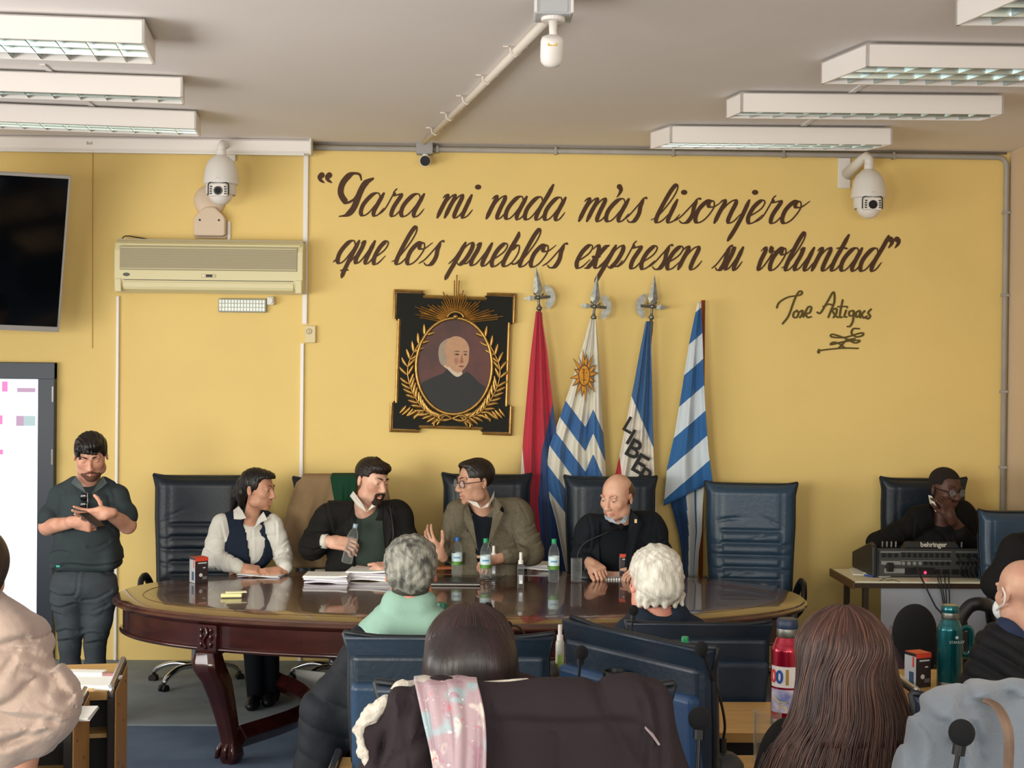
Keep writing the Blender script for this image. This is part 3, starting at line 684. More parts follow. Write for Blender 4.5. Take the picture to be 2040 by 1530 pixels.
def flag(name, label, top, foot, Y0, rows, m, scoord, folds=5, amp=.035, finial=True, axe=1, nx=48, shear=0.0):
    """rows: list of (py, pxl, pxr) outline of the hanging cloth in the photo, built at depth Y0"""
    a = at(*top, Y0); b = at(*foot, Y0 - .0); b = a + (b - a) * ((a.z - .02) / (a.z - b.z)); b.y = Y0 + .03; base = Vector((b.x, b.y, 0.02))
    t = thing(name, base, label, 'flag', 'flags on poles against the yellow wall')
    A = a - base; MB().tube([(0, 0, 0), A], .015, 12).build('pole', M_pole, t, smooth=True)
    ys = [r[0] for r in rows]
    P = []; UV = []
    ny = 60
    for i in range(ny + 1):
        py = ys[0] + (ys[-1] - ys[0]) * i / ny
        xl = np.interp(py, ys, [r[1] for r in rows]); xr_ = np.interp(py, ys, [r[2] for r in rows]); row = []; uvr = []
        v = i / ny
        for j in range(nx + 1):
            u = j / nx; px = xl + (xr_ - xl) * u
            am = amp * min(1, .25 + v * 1.6); pyo = py; py = pyo + shear * (1 - u) * v ** 2
            dy = am * math.sin(u * folds * PI + .8 * math.sin(v * 3) + .5) + am * .35 * math.sin(u * folds * 2.3 * PI + 1.7)
            p = at(px, py, Y0 - .06 + dy) - base
            row.append(p); uvr.append(scoord(px, py, u, v)); py = pyo
        P.append(row); UV.append(uvr)
    mb = MB(); mb.grid(P); o = mb.build('cloth', m, t, smooth=True, fix=False)
    uvl = o.data.uv_layers.new(name='UVMap'); flat = [q for r in UV for q in r]
    for lp in o.data.loops: uvl.data[lp.index].uv = flat[lp.vertex_index]
    solid(o, .003)
    if finial:
        T = frame(A, Vector((1, 0, -A.x / A.z)), A)
        m2 = MB(); m2.lathe([(.017, -.1), (.018, -.08), (.018, -.005), (.012, 0), (.01, .01), (.02, .02), (.022, .032), (.012, .045), (.009, .06), (.009, .13)], n=16, M=T); m2.build('ferrule', M_steel, t, auto=50)
        m2 = MB(); s_ = axe
        m2.add([(0, -.006, .16), (-.036, 0, .165), (0, .006, .16), (.036, 0, .165), (0, 0, .335), (-.02, 0, .13), (.02, 0, .13)], [(0, 3, 4), (0, 4, 1), (2, 4, 3), (2, 1, 4), (0, 1, 5), (0, 6, 3), (2, 5, 1), (2, 3, 6), (0, 5, 6), (2, 6, 5)], M=T)
        m2.build('spear_head', M_steel, t)
        m2 = MB(); m2.add([(-s_ * .11, 0, .105), (-s_ * .06, -.005, .125), (-s_ * .06, -.005, .085), (-s_ * .06, .005, .125), (-s_ * .06, .005, .085), (-s_ * .01, 0, .11), (-s_ * .01, 0, .1)], [(0, 1, 2), (0, 4, 3), (1, 5, 6, 2), (3, 4, 6, 5), (0, 3, 1), (0, 2, 4), (1, 3, 5), (2, 6, 4)], M=T)
        m2.tube([(-s_ * .03, 0, .105), (s_ * .085, 0, .105)], .011, 8, M=T); m2.build('spike', M_steel, t)
        arc = [(s_ * (.035 + .085 * math.cos(q)), .105 + .092 * math.sin(q)) for q in np.linspace(-1.35, 1.35, 14)]
        inner = [(s_ * (.035 + .03 * math.cos(q)), .105 + .045 * math.sin(q)) for q in np.linspace(1.1, -1.1, 9)]
        m2 = MB(); m2.prism(arc + inner, -.003, .003, M=T); m2.build('axe_blade', M_steel, t)
        m2 = MB(); m2.sph((0, 0, .105), .018, M=T); m2.tube([(0, 0, .1), (s_ * .04, 0, .13)], .006, 6, M=T); m2.tube([(0, 0, .1), (-s_ * .03, 0, .14)], .006, 6, M=T); m2.build('boss', M_steel, t, smooth=True)
    return t, base
FY = YW - .1
red = ramp_mat('red_blue_white_cloth', [(0, 'E6DDD2'), (.08, 'B8213A'), (.5, '1F4378')])
def sc1(px, py, u, v):
    d = px - (1100 - (py - 810) * .23) if py < 903 else px - (1079 - (py - 903) * .07)
    val = max(.1, min(.85, .5 + d * .01))
    if py > 850: val = min(val, .08 + (px - (1037 + (py - 850) * .09)) * .02)
    return (max(.01, val), 0)
flag('flag_red', 'dark red and blue flag on halberd pole nearest the portrait', (1075, 622), (1130, 1300), FY, [(620, 1068, 1078), (700, 1058, 1090), (760, 1052, 1096), (860, 1043, 1108), (950, 1037, 1120), (1100, 1040, 1130), (1180, 1050, 1130)], red, sc1, folds=5, amp=.03, axe=1, nx=90)
BL, WH = '2E6098', 'D8D4C6'
uru = ramp_mat('white_blue_striped_cloth', [(0, WH), (.30, BL), (.42, WH), (.52, BL), (.63, WH), (.74, BL), (.86, WH)])
def sc2(px, py, u, v):
    d = (py - 780) * .9 + (1145 - px) * .85 * -1  # stripes run down to the right
    d = (py - 795) - (min(px, 1166) - 1125) * 1.35 + 2.2 * (max(min(px, 1182), 1166) - 1166) - 2.4 * (max(px, 1182) - 1182)
    return (max(.01, min(.99, .30 + d / 400)), 0)
t2, b2 = flag('flag_striped_sun', 'white and blue striped flag with a golden sun on halberd pole', (1182, 640), (1128, 1300), FY - .05, [(636, 1176, 1187), (700, 1158, 1192), (760, 1140, 1196), (840, 1112, 1200), (890, 1094, 1204), (960, 1086, 1208), (1040, 1108, 1206), (1140, 1128, 1202)], uru, sc2, folds=6, amp=.028, axe=1, nx=96)
# the sun, as cloth appliqué on the striped flag
M_sun = mat('golden_print', 'D99A2A', .7, var=.35, vscale=30, hex2='B0701E'); M_sund = mat('brown_print', '6A431A', .7)
cxs, cys = 1164, 748
m = MB(); m2 = MB()
Ys = FY - .155
for i in range(16):
    a = 2 * PI * i / 16 + .1; R = 42 if i % 2 == 0 else 34
    def PP(r, aa, y=Ys): return at(cxs + r * math.cos(aa) * .62 + (0 if i % 2 == 0 else 3 * math.sin(aa * 3)), cys - r * math.sin(aa) * 1.18, y) - b2
    m.add([PP(12, a - .2), PP(24, a - .12), PP(R, a), PP(24, a + .12), PP(12, a + .2)], [(0, 1, 2, 3, 4)])
    m2.add([PP(11, a - .26, Ys + .002), PP(25, a - .18, Ys + .002), PP(R + 5, a, Ys + .002), PP(25, a + .18, Ys + .002), PP(11, a + .26, Ys + .002)], [(0, 1, 2, 3, 4)])
m.add([at(cxs + 10 * math.cos(a), cys - 19 * math.sin(a), Ys - .002) - b2 for a in np.linspace(0, 2 * PI, 25)[:-1]], [tuple(range(24))])
m2.add([at(cxs + 12 * math.cos(a), cys - 22 * math.sin(a), Ys - .001) - b2 for a in np.linspace(0, 2 * PI, 25)[:-1]], [tuple(range(24))])
for (x0, y0, x1, y1) in ((-1, -14, -1, 16), (-5, -5, -2, -6), (3, -6, 7, -5), (-3, 9, 4, 9)):
    m2.tube([at(cxs + x0, cys + y0, Ys - .004) - b2, at(cxs + x1, cys + y1, Ys - .004) - b2], .0025, 4)
o = m2.build('sun_outline', M_sund, t2, fix=False); o = m.build('printed_sun', M_sun, t2, fix=False)
lib = ramp_mat('blue_white_red_cloth', [(0, '2C5C8E'), (.33, 'DDD6CB'), (.66, 'B01F2E'), (.9, '3A6CA0')])
def sc3(px, py, u, v):
    e = 1262 + (py - 797) * .42; val = max(.05, min(.6, .33 + (e - px) * .01))
    if py > 895: val = max(val, min(.8, .66 + (1234 + (py - 905) * .12 - px) * .01))
    return (val, 0)
t3, b3 = flag('flag_lettered', 'blue, white and red flag with black lettering on halberd pole', (1297, 640), (1245, 1300), FY, [(640, 1287, 1296), (700, 1275, 1297), (760, 1264, 1299), (840, 1248, 1300), (900, 1236, 1302), (960, 1222, 1304), (1060, 1220, 1310), (1160, 1230, 1312)], lib, sc3, folds=5, amp=.026, axe=-1, nx=120)
M_blk = mat('black_print', '141414', .7)
for i, (ch, px, py, sz) in enumerate((('L', 1253, 848, 34), ('I', 1256, 872, 36), ('B', 1262, 896, 42), ('E', 1274, 926, 44), ('R', 1284, 952, 40))):
    p = at(px, py, FY - .115) - b3; s = sz * 1.25 / F * FY
    x = Vector((.88, -.1, -.5)); 
    text_mesh('printed_letter', ch, s, frame(p, x, (0, -1, 0)), M_blk, t3, bold=.003)
strp = ramp_mat('blue_white_banded_cloth', [(0, 'E0DDD6'), (.04, '1F5C96'), (.17, 'C6D0D8'), (.30, '1F5C96'), (.43, 'C6D0D8'), (.56, '1F5C96'), (.69, 'C6D0D8'), (.82, '1F5C96')])
def sc4(px, py, u, v):
    d = (py - 596) + (px - 1397) * 1.0
    return (max(.005, min(.99, d / 335 * .82)), 0)
flag('flag_banded', 'blue and white banded flag on bare wooden pole, rightmost of the flags', (1401, 598), (1396, 1300), FY, [(602, 1392, 1397), (680, 1377, 1400), (760, 1365, 1402), (840, 1352, 1406), (900, 1338, 1410), (960, 1332, 1417)], strp, sc4, folds=3, amp=.02, finial=False, shear=48)
bpy.data.objects['flag_banded'].children[0].scale = (1.15, 1.15, 1)
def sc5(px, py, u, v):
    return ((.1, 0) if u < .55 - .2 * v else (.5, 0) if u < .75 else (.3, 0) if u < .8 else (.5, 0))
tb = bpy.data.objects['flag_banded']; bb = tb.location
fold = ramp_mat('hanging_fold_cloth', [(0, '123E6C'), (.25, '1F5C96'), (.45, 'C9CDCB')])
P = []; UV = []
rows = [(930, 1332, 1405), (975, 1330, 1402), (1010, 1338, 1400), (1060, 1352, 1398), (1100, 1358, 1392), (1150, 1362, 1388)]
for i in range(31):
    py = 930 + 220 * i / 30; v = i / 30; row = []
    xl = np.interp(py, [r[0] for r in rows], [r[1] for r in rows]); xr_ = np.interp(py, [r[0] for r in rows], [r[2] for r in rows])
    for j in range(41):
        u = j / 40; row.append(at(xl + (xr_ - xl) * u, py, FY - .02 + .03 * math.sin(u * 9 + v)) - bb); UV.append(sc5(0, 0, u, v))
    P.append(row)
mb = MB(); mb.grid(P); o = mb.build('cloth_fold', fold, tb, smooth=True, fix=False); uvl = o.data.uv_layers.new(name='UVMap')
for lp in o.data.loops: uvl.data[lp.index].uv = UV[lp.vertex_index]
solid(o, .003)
# ================================================================ oval table
M_mah = mat('mahogany', '3A1612', .22, var=.5, vscale=2.2, hex2='2A0F0E', stretch=(1, 7, 7), coat=.6)
M_top = mat('mahogany_top', '573528', .26, var=.35, vscale=1.6, hex2='3A211B', stretch=(1, 8, 8), coat=.7)
ZT = .80
Yf = onz(900, 1244, ZT).y; Yk = onz(900, 1134, ZT).y; xl_ = onz(211, 1190, ZT).x; xr_ = onz(1611, 1192, ZT).x
TC = Vector(((xl_ + xr_) / 2, (Yf + Yk) / 2, 0)); TA = (xr_ - xl_) / 2; TB = (Yk - Yf) / 2
def ell_(a, ins=0.0, z=0.0, e=.93):
    ca, sa = math.cos(a), math.sin(a)
    return Vector(((TA - ins) * math.copysign(abs(ca) ** e, ca), (TB - ins) * math.copysign(abs(sa) ** e, sa), z))
NA = 120
angs_ = [2 * PI * i / NA for i in range(NA)]
t = thing('oval_table', TC, 'big oval dark mahogany table with carved curved legs', 'table')
def rings(prof):
    m = MB(); m.grid([[ell_(a, i, z) for a in angs_] for i, z in prof], closed=True); return m
m = rings([(.12, ZT - .045), (.03, ZT - .045), (.012, ZT - .04), (.0, ZT - .03), (.0, ZT - .022), (.012, ZT - .014), (.018, ZT - .012), (.022, ZT - .004), (.032, ZT), (.3, ZT)])
m.add([ell_(a, .3, ZT) for a in angs_], [tuple(range(NA))]); m.add([ell_(a, .12, ZT - .045) for a in angs_], [tuple(range(NA - 1, -1, -1))])
m.build('tabletop', M_top, t, auto=35)
rings([(.17, ZT + .0006), (.1705, ZT + .0012), (.178, ZT + .0012), (.1785, ZT + .0006)]).build('inlay_line', mat('inlay', '6A4430', .3), t)
rings([(.06, ZT - .05), (.06, ZT - .19), (.08, ZT - .19), (.08, ZT - .05), (.06, ZT - .05)]).build('apron', M_mah, t, auto=40)
rings([(.085, ZT - .2), (.052, ZT - .2), (.042, ZT - .193), (.042, ZT - .184), (.052, ZT - .176), (.085, ZT - .176)]).build('apron_moulding', M_mah, t, auto=60)
rings([(.085, ZT - .046), (.035, ZT - .046), (.05, ZT - .06), (.085, ZT - .06)]).build('upper_moulding', M_mah, t, auto=60)
M_hole = mat('table_seam', '140707', .4)
def cab_leg(px, back=False):
    best = min(np.linspace(PI * 1.02, PI * 1.48, 200), key=lambda q: abs(proj(TC + ell_(q, .06, ZT))[0] - 423)); e0 = ell_(best, .06)
    x = e0.x if px < 0 else -e0.x; y = e0.y
    if back: y = -y
    a = math.atan2(y / TB, x / TA); P = ell_(a, .075)
    out = Vector((x / TA ** 2, y / TB ** 2, 0)).normalized(); tn = Vector((-out.y, out.x, 0))
    P = Vector((x, y, 0)); k = ell_(a, .06).length / P.length; P0 = P * k
    g = t
    m = MB(); u = tn
    blk = [P0 + out * .014 + u * .062, P0 + out * .014 - u * .062, P0 - out * .1 - u * .062, P0 - out * .1 + u * .062]
    m.hexa([v + Vector((0, 0, ZT - .215)) for v in blk] + [v + Vector((0, 0, ZT - .055)) for v in blk])
    sec = [(ZT - .20, .0, .06, .05), (ZT - .25, .03, .072, .06), (ZT - .30, .02, .072, .07), (ZT - .36, -.03, .066, .066), (ZT - .45, -.05, .056, .058), (ZT - .56, -.058, .048, .05), (ZT - .66, -.055, .043, .045), (.1, -.05, .043, .045), (.07, -.05, .05, .05), (.04, -.05, .055, .055), (.012, -.05, .045, .045), (0, -.05, .04, .04)]
    R = []
    for z, o_, w, d in sec:
        c = P0 + out * o_ * .6 + Vector((-math.copysign(.11 * min(1, (ZT - .2 - z) / .5), x), 0, 0)); R.append([c + u * (w * cx_) + out * (d * cy_) + Vector((0, 0, z)) for cx_, cy_ in ((-1, -.8), (-.8, -1), (.8, -1), (1, -.8), (1, .7), (.55, 1), (0, .86), (-.55, 1), (-1, .7))])
    m.grid(R, closed=True); o = m.build('leg', M_mah, g, auto=50)
    o.modifiers.new('bev', 'BEVEL').width = .003
    m = MB()
    for sx in (-1, 1):
        for zc, r in ((ZT - .085, .012), (ZT - .12, .014), (ZT - .16, .012)):
            m.sph(P0 + out * .018 + u * (.03 * sx) + Vector((0, 0, zc)), (r * .8, r, r * 1.5), 10, 6)
    m.tube(catmull([P0 + out * .02 + Vector((0, 0, ZT - .07)), P0 + out * .026 + u * .012 + Vector((0, 0, ZT - .1)), P0 + out * .026 - u * .012 + Vector((0, 0, ZT - .14)), P0 + out * .02 + Vector((0, 0, ZT - .185))], 5), .008, 6)
    m.build('carving', M_mah, g, smooth=True)
    P0 = P0 + Vector((-math.copysign(.11, x), 0, 0)) - out * .035; m = MB(); m.sph(P0 - out * .0 + Vector((0, 0, .045)), (.058, .058, .046), 16, 10)
    for q in (-.6, 0, .6): m.tube(catmull([P0 + out * (.03) + u * (q * .05) + Vector((0, 0, .11)), P0 + out * .055 + u * (q * .075) + Vector((0, 0, .08)), P0 + out * .06 + u * (q * .09) + Vector((0, 0, .03))], 4), .012, 6)
    m.build('claw_foot', M_mah, g, smooth=True)
    return P0
LF = [cab_leg(-1), cab_leg(1), cab_leg(-1, True), cab_leg(1, True)]
for i, sx in ((0, -1), (1, 1)):
    f = LF[i]; b = LF[i + 2]; m = MB()
    pth = catmull([f * .97 + Vector((0, 0, .13)), Vector((f.x - sx * .26, f.y * .45, .13)), Vector((f.x - sx * .34, 0, .13)), Vector((f.x - sx * .26, b.y * .45, .13)), b * .97 + Vector((0, 0, .13))], 8)
    m.tube(pth, .05, 4, flat=1.3); m.build('stretcher', M_mah, t, bevel=.006)
m = MB(); m.box((0, 0, .12), (abs(LF[0].x) * 2 - .6, .26, .07)); m.build('stretcher', M_mah, t, bevel=.01)
# white sheet under the table
a = onz(622, 1386, .02)
t = thing('paper_sheet', (at(610, 1386, a.y)), 'white paper sheet standing on the floor under the table', 'paper')
m = MB(); b_ = t.location
m.prism3([at(601, 1385, a.y) - b_, at(640, 1380, a.y) - b_, at(648, 1340, a.y + .03) - b_, at(587, 1333, a.y + .03) - b_], (0, .004, 0)); m.build('sheet', mat('paper', 'EFF0EC', .7), t)

# ================================================================ leather swivel chairs
def leather(name, c): return mat(name, c, .42, var=.12, vscale=6, bump=.35, bscale=45)
M_lnavy = leather('navy_leather', '1B2938'); M_lblack = leather('blue_black_leather', '111D29'); M_lblue = leather('blue_leather', '26405C'); M_lpanel = leather('blue_panel_leather', '223C58')
M_pipe = mat('dark_piping', '0C121A', .5)
def swivel_chair(loc, rz, w, zt, label, M=None, Mp=None, group='high backed blue leather swivel chairs', wr=1.0, tilt=0.10, seed=0, arms=True):
    M = M or M_lnavy; Mp = Mp or M
    t = thing('swivel_chair', loc, label, 'chair', group, rz)
    zb = .52; hw = w / 2; H = zt - zb; N = 40; K = 72
    def yb(z): return .22 + tilt * (z - zb) / H + .03 * math.sin((z - zb) / H * PI)
    rngl = random.Random(seed)
    wrk = [(rngl.uniform(-1, 1), rngl.uniform(.1, .75), rngl.uniform(-.5, .5), rngl.uniform(.04, .1)) for _ in range(14)]
    P = []
    for i in range(K + 1):
        v = i / K; z = zb + H * v; row = []
        wz = hw * (.9 + .1 * min(1, v * 1.5)) * (1.0 + .03 * max(0, (v - .94) / .06))
        for j in range(N + 1):
            u = -1 + 2 * j / N; x = u * wz
            pil = (1 - abs(u) ** 6) ** .5 * (1 - max(0, (v - .93) / .07) ** 2 * .9) * .06
            g = 0
            ss = .68
            g += .012 * math.exp(-((abs(u) - ss) / .02) ** 2)
            if abs(u) < ss:
                for vs in (.12, .22, .32, .42, .52, .62):
                    g += .014 * math.exp(-((v - vs) / .010) ** 2)
                g -= .006 * abs(math.sin((v - .02) * PI / .1)) if v < .62 else 0
            else:
                for vs in (.3, .42, .5): g += .006 * wr * math.exp(-((v - vs - .04 * (abs(u) - .8)) / .012) ** 2)
            for (cx_, cv, sl, ln) in wrk:
                d = (v - cv) - sl * (u - cx_) * .4
                g += .005 * wr * math.exp(-(d / .008) ** 2) * math.exp(-((u - cx_) / .22) ** 2)
            if v > .93 and abs(u) > .9: x *= 1 + .03 * (v - .93) / .07
            row.append((x, yb(z) - pil + g, z + (.018 * abs(u) ** 5 if v > .97 else 0)))
        P.append(row)
    m = MB(); m.grid(P)
    B = [[(x * .985, yb(z) + .06, z - .004) for x, y, z in (row[0], row[-1])] for row in P]
    nb = len(m.v); n1 = N + 1
    m.v += [tuple(p) for r in B for p in r]
    for i in range(K):
        m.f += [(i * n1, nb + 2 * i, nb + 2 * i + 2, (i + 1) * n1), (i * n1 + N, (i + 1) * n1 + N, nb + 2 * i + 3, nb + 2 * i + 1), (nb + 2 * i, nb + 2 * i + 1, nb + 2 * i + 3, nb + 2 * i + 2)]; m.mi += [0, 0, 0]
    for j in range(N): m.f += [(K * n1 + j, K * n1 + j + 1, nb + 2 * K + (1 if j >= N / 2 else 0))]; m.mi.append(0)
    m.f += [(K * n1 + N // 2, nb + 2 * K + 1, nb + 2 * K)]; m.mi.append(0)
    m.build('backrest', M, t, smooth=True)
    pts = [(x, y + .01, z) for x, y, z in [P[i][0] for i in range(0, K + 1, 3)]] + [(P[K][j][0], P[K][j][1] + .012, P[K][j][2] + .004) for j in range(0, N + 1, 2)] + [(x, y + .01, z) for x, y, z in [P[i][N] for i in range(K, -1, -3)]]
    MB().tube(pts, .009, 6).build('piping', M_pipe, t, smooth=True)
    y1 = yb(zt - .08) + .06
    m = MB(); m.hexa([(-hw * .93, yb(zb) + .05, zb), (hw * .93, yb(zb) + .05, zb), (hw * .93, yb(zb) + .12, zb), (-hw * .93, yb(zb) + .12, zb), (-hw * .99, y1 - .03, zt - .045), (hw * .99, y1 - .03, zt - .045), (hw * .95, y1 + .015, zt - .045), (-hw * .95, y1 + .015, zt - .045)])
    m.build('rear_roll', M, t, bevel=.015, seg=3)
    m = MB(); m.hexa([(-hw * .94, yb(zb) + .08, zb - .02), (hw * .94, yb(zb) + .08, zb - .02), (hw * .94, yb(zb) + .15, zb - .02), (-hw * .94, yb(zb) + .15, zb - .02), (-hw * .97, y1 - .02, zt - .13), (hw * .97, y1 - .02, zt - .13), (hw * .97, y1 + .045, zt - .13), (-hw * .97, y1 + .045, zt - .13)])
    m.build('rear_panel', Mp, t, bevel=.022, seg=4)
    m = MB(); m.box((0, -.02, .47), (w * .9, .5, .11)); m.build('seat', M, t, bevel=.04, seg=4)
    if arms:
        for sx in (-1, 1):
            MB().tube(catmull([(sx * hw * .95, .2, .56), (sx * hw * 1.06, .14, .68), (sx * hw * 1.08, .0, .72), (sx * hw * 1.06, -.14, .70), (sx * hw * 1.02, -.16, .58), (sx * hw * .8, -.08, .47)], 5), .02, 8, flat=1.5).build('armrest', M_black, t, smooth=True)
    MB().cyl((0, 0, .42), (0, 0, .1), .028, 12).build('gas_lift', M_chrome, t, smooth=False)
    lm = None
    for k in range(5):
        a = 2 * PI * k / 5 + .35
        if lm is None:
            m = MB(); m.tube(catmull([(0.02, 0, .13), (.15, 0, .135), (.26, 0, .1), (.3, 0, .062)], 4), [.028, .028, .027, .026, .025, .025, .024, .024, .022, .022, .02, .018, .016], 8, flat=.7); o = m.build('base_leg', M_chrome, t, smooth=True); lm = o.data
            m = MB(); m.cyl((.3, -.025, .028), (.3, -.006, .028), .027, 14); m.cyl((.3, .006, .028), (.3, .025, .028), .027, 14); m.cyl((.3, 0, .03), (.3, 0, .07), .01, 8); c2 = m.build('caster', M_black, t, auto=40); cmh = c2.data
        else: o = link_mesh('base_leg', lm, t); c2 = link_mesh('caster', cmh, t)
        o.rotation_euler = (0, 0, a); c2.rotation_euler = (0, 0, a)
    return t
YCH = 9.42
def dais_chair(pxc, pytop, w, label, rz=0.0, dY=0.0, **k):
    p = at(pxc, pytop, YCH + dY + .34)
    return swivel_chair((p.x, YCH + dY, 0), rz, w, p.z, label, **k)
dais_chair(412, 951, .64, 'blue black leather swivel chair behind the woman, leftmost at oval table', rz=.06, M=M_lblack, seed=1)
dais_chair(676, 957, .60, 'leather swivel chair hidden under a brown coat, behind the bearded man', M=M_lblack, seed=2)
dais_chair(970, 949, .585, 'leather swivel chair behind the man in the olive grey jacket', M=M_lblack, seed=3)
dais_chair(1216, 954, .61, 'leather swivel chair behind the bald man at the oval table', M=M_lnavy, seed=4)
dais_chair(1484, 966, .60, 'empty blue leather swivel chair at right end of oval table', rz=-.12, dY=-.05, M=mat('worn_blue_leather', '2F465C', .36, var=.15, vscale=5, bump=.35, bscale=45), wr=1.6, seed=5)
p = at(1836, 956, 9.98)
swivel_chair((p.x, 9.66, 0), 0, .585, p.z, 'navy leather swivel chair behind the man at the mixing desk', M=M_lblack, seed=6, tilt=.05)
p = at(2062, 1022, 9.1)
swivel_chair((3.5, 8.75, 0), 0, .42, p.z, 'blue leather chair cut off by right frame edge beside corner', M=mat('worn_blue_leather', '2F465C', .36), seed=7, arms=False)
# chairs seen from behind
p = at(895, 1272, 4.86 - .2)
swivel_chair((p.x, 4.86 + .12, 0), PI, .655, p.z, 'blue leather chair carrying the grey haired man, seen from behind', M=M_lnavy, Mp=M_lpanel, seed=8, arms=False)
p0 = at(1150, 1240, 4.95); p1 = at(1426, 1302, 4.42)
ang = math.atan2(p1.y - p0.y, p1.x - p0.x)
mid = (p0 + p1) / 2; nn = Vector((math.sin(ang), -math.cos(ang), 0))
# the rear faces the camera side (nn); chair front is opposite
c_ = mid - nn * .32
swivel_chair((c_.x, c_.y, 0), ang + PI, (p1 - p0).length, mid.z, 'blue leather chair turned at an angle, back towards the camera', M=M_lnavy, Mp=mat('bright_blue_leather', '27456A', .4, bump=.3, bscale=45), seed=9, arms=False)
p = at(1402, 1252, 5.60)
swivel_chair((p.x, 6.0, 0), PI - .03, .56, p.z, 'navy leather chair carrying the white haired man, seen from behind', M=M_lnavy, Mp=leather('navy_panel', '1A2D40'), seed=10, arms=False)

# ================================================================ desks
M_wood = mat('light_desk_wood', 'CFA565', .4, var=.18, vscale=3, stretch=(1, 14, 14), bump=.05); M_dark = mat('desk_black', '171513', .5)
def desk(x0, x1, y0, y1, z, label, sides=(1, 1), rz=0.0, piv=1):
    t = thing('desk', ((x0 + x1) / 2, (y0 + y1) / 2, 0), label, 'desk', 'light wood desks of the audience rows')
    w = x1 - x0; d = y1 - y0
    if rz:
        c, s_ = math.cos(rz), math.sin(rz); q = Vector((piv * w / 2, d / 2)); k = Vector((c * q.x - s_ * q.y, s_ * q.x + c * q.y)); t.location = ((x1 if piv > 0 else x0) - k.x, y1 - k.y, 0); t.rotation_euler = (0, 0, rz)
    MB().box((0, 0, z - .0125), (w - .05, d, .025)).build('desktop', M_wood, t, bevel=.003)
    MB().box((0, -d / 2 + .0, z - .018), (w - .05, .01, .034)).build('front_edge', mat('desk_edge', '9C7844', .4), t)
    MB().box((0, -d / 2 + .2, z - .33), (w - .06, .02, .6)).build('modesty_panel', M_dark, t)
    MB().box((0, -d / 2 + .14, z - .2), (w - .06, .12, .018)).build('shelf', M_wood, t)
    for sx, on in ((-1, sides[0]), (1, sides[1])):
        if not on: continue
        x = sx * (w / 2 - .015)
        m = MB(); m.cur = 0; m.box((x, 0, (z + .01) / 2), (.03, d + .02, z + .01)); m.build('side_panel', M_dark, t, bevel=.004)
        m = MB(); m.box((x + sx * .017, 0, (z + .0) / 2), (.006, d - .01, z - .01)); fc = m.build('panel_face', mat('panel_wood', 'BD9058', .45, var=.15, vscale=3, stretch=(14, 14, 1)), t, bevel=.002)
        MB().cyl((x, -d / 2 - .005, z + .016), (x, d / 2 + .005, z + .016), .013, 10).build('chrome_strip', M_chrome, t, smooth=False)
        MB().sph((x, -d / 2 - .006, z + .0), (.017, .017, .03), 10, 8).build('corner_fitting', M_chrome, t, smooth=True)
        for (yy, zz_) in ((-.3, .9), (.3, .93), (-.32, .6), (.1, .75), (.1, .5)):
            MB().cyl((x + sx * .019, yy * d, zz_ * z), (x + sx * .0215, yy * d, zz_ * z), .006, 8).build('screw_cap', M_black, t)
    return t
DZ = .8
xd = at(252, 1330, 6.25).x
desk(xd - 1.5, xd, 5.70, 6.25, DZ, 'light wood desk at left holding open booklet, nearest the standing man', rz=.16)
xd2 = at(178, 1390, 5.67).x
desk(xd2 - 1.3, xd2, 5.13, 5.66, DZ, 'light wood desk at left beside pink coat, second from wall', rz=.16)
xd3 = at(48, 1500, 4.9).x
desk(xd3 - .9, xd3, 4.45, 4.92, DZ, 'light wood desk corner at the bottom left frame edge', rz=.16)
xb0 = at(629, 1420, 5.35).x; xb1 = 1.42
desk(xb0, xb1, 5.08, 5.56, DZ, 'light wood desk under red thermos in centre of the room', sides=(1, 1))
desk(-.3, .47, 5.86, 6.25, DZ, 'short light wood desk carrying the small spray bottle', sides=(0, 0))
xc0 = at(656, 1520, 4.6).x
desk(xc0, .36, 4.22, 4.74, DZ, 'light wood desk at bottom left of centre beside the gray man chair', sides=(1, 0))
desk(.76, 1.3, 4.3, 4.78, DZ, 'short desk piece under the foam microphone base at bottom', sides=(0, 0))
xa = at(1793, 1385, 5.9).x
desk(xa, 3.6, 5.73, 6.2, DZ, 'light wood desk at right holding green thermos', sides=(1, 1))

# ================================================================ mixing desk
ZS = .78
n0 = onz(1708, 1158, ZS); f0 = onz(1651, 1133, ZS)
x0 = (n0.x + f0.x) / 2; y0 = n0.y; y1 = f0.y; x1 = XR - .06
t = thing('side_table', ((x0 + x1) / 2, (y0 + y1) / 2, 0), 'white topped table with brown edge under the audio mixer', 'table')
w = x1 - x0; d = y1 - y0; M_brn = mat('brown_edge', '3A2A1C', .5); M_lam = mat('white_laminate', 'E2DFC8', .4)
MB().box((0, 0, ZS - .006), (w, d, .012)).build('tabletop', M_lam, t, bevel=.002)
MB().box((-w / 2 - .006, 0, ZS - .025), (.014, d + .02, .052)).build('end_edge', mat('end_edge', '5B4426', .5), t, bevel=.002)
MB().box((0, -d / 2 - .004, ZS - .028), (w, .008, .03)).build('front_edge', M_brn, t)
MB().box((0.1, -d / 2 + .02, ZS - .24), (w - .16, .015, .40)).build('modesty_panel', mat('grey_panel', 'A9AEB8', .5), t)
for sx in (-1, 1):
    for sy in (-1, 1): MB().box((sx * (w / 2 - .09), sy * (d / 2 - .06), (ZS - .05) / 2), (.035, .035, ZS - .05)).build('leg', M_brn, t)
b = onz(1850, 1152, ZS); b.x = at(1858, 1150, b.y + .03).x; by = b.y + .03
t = thing('audio_mixer', (b.x, by + .22, ZS), 'black audio mixer with cable sockets on the white topped table', 'audio mixer')
wm = .74; M_mix = mat('mixer_black', '1E1F20', .45); M_mixg = mat('mixer_grey', '3C3E3E', .4, .3)
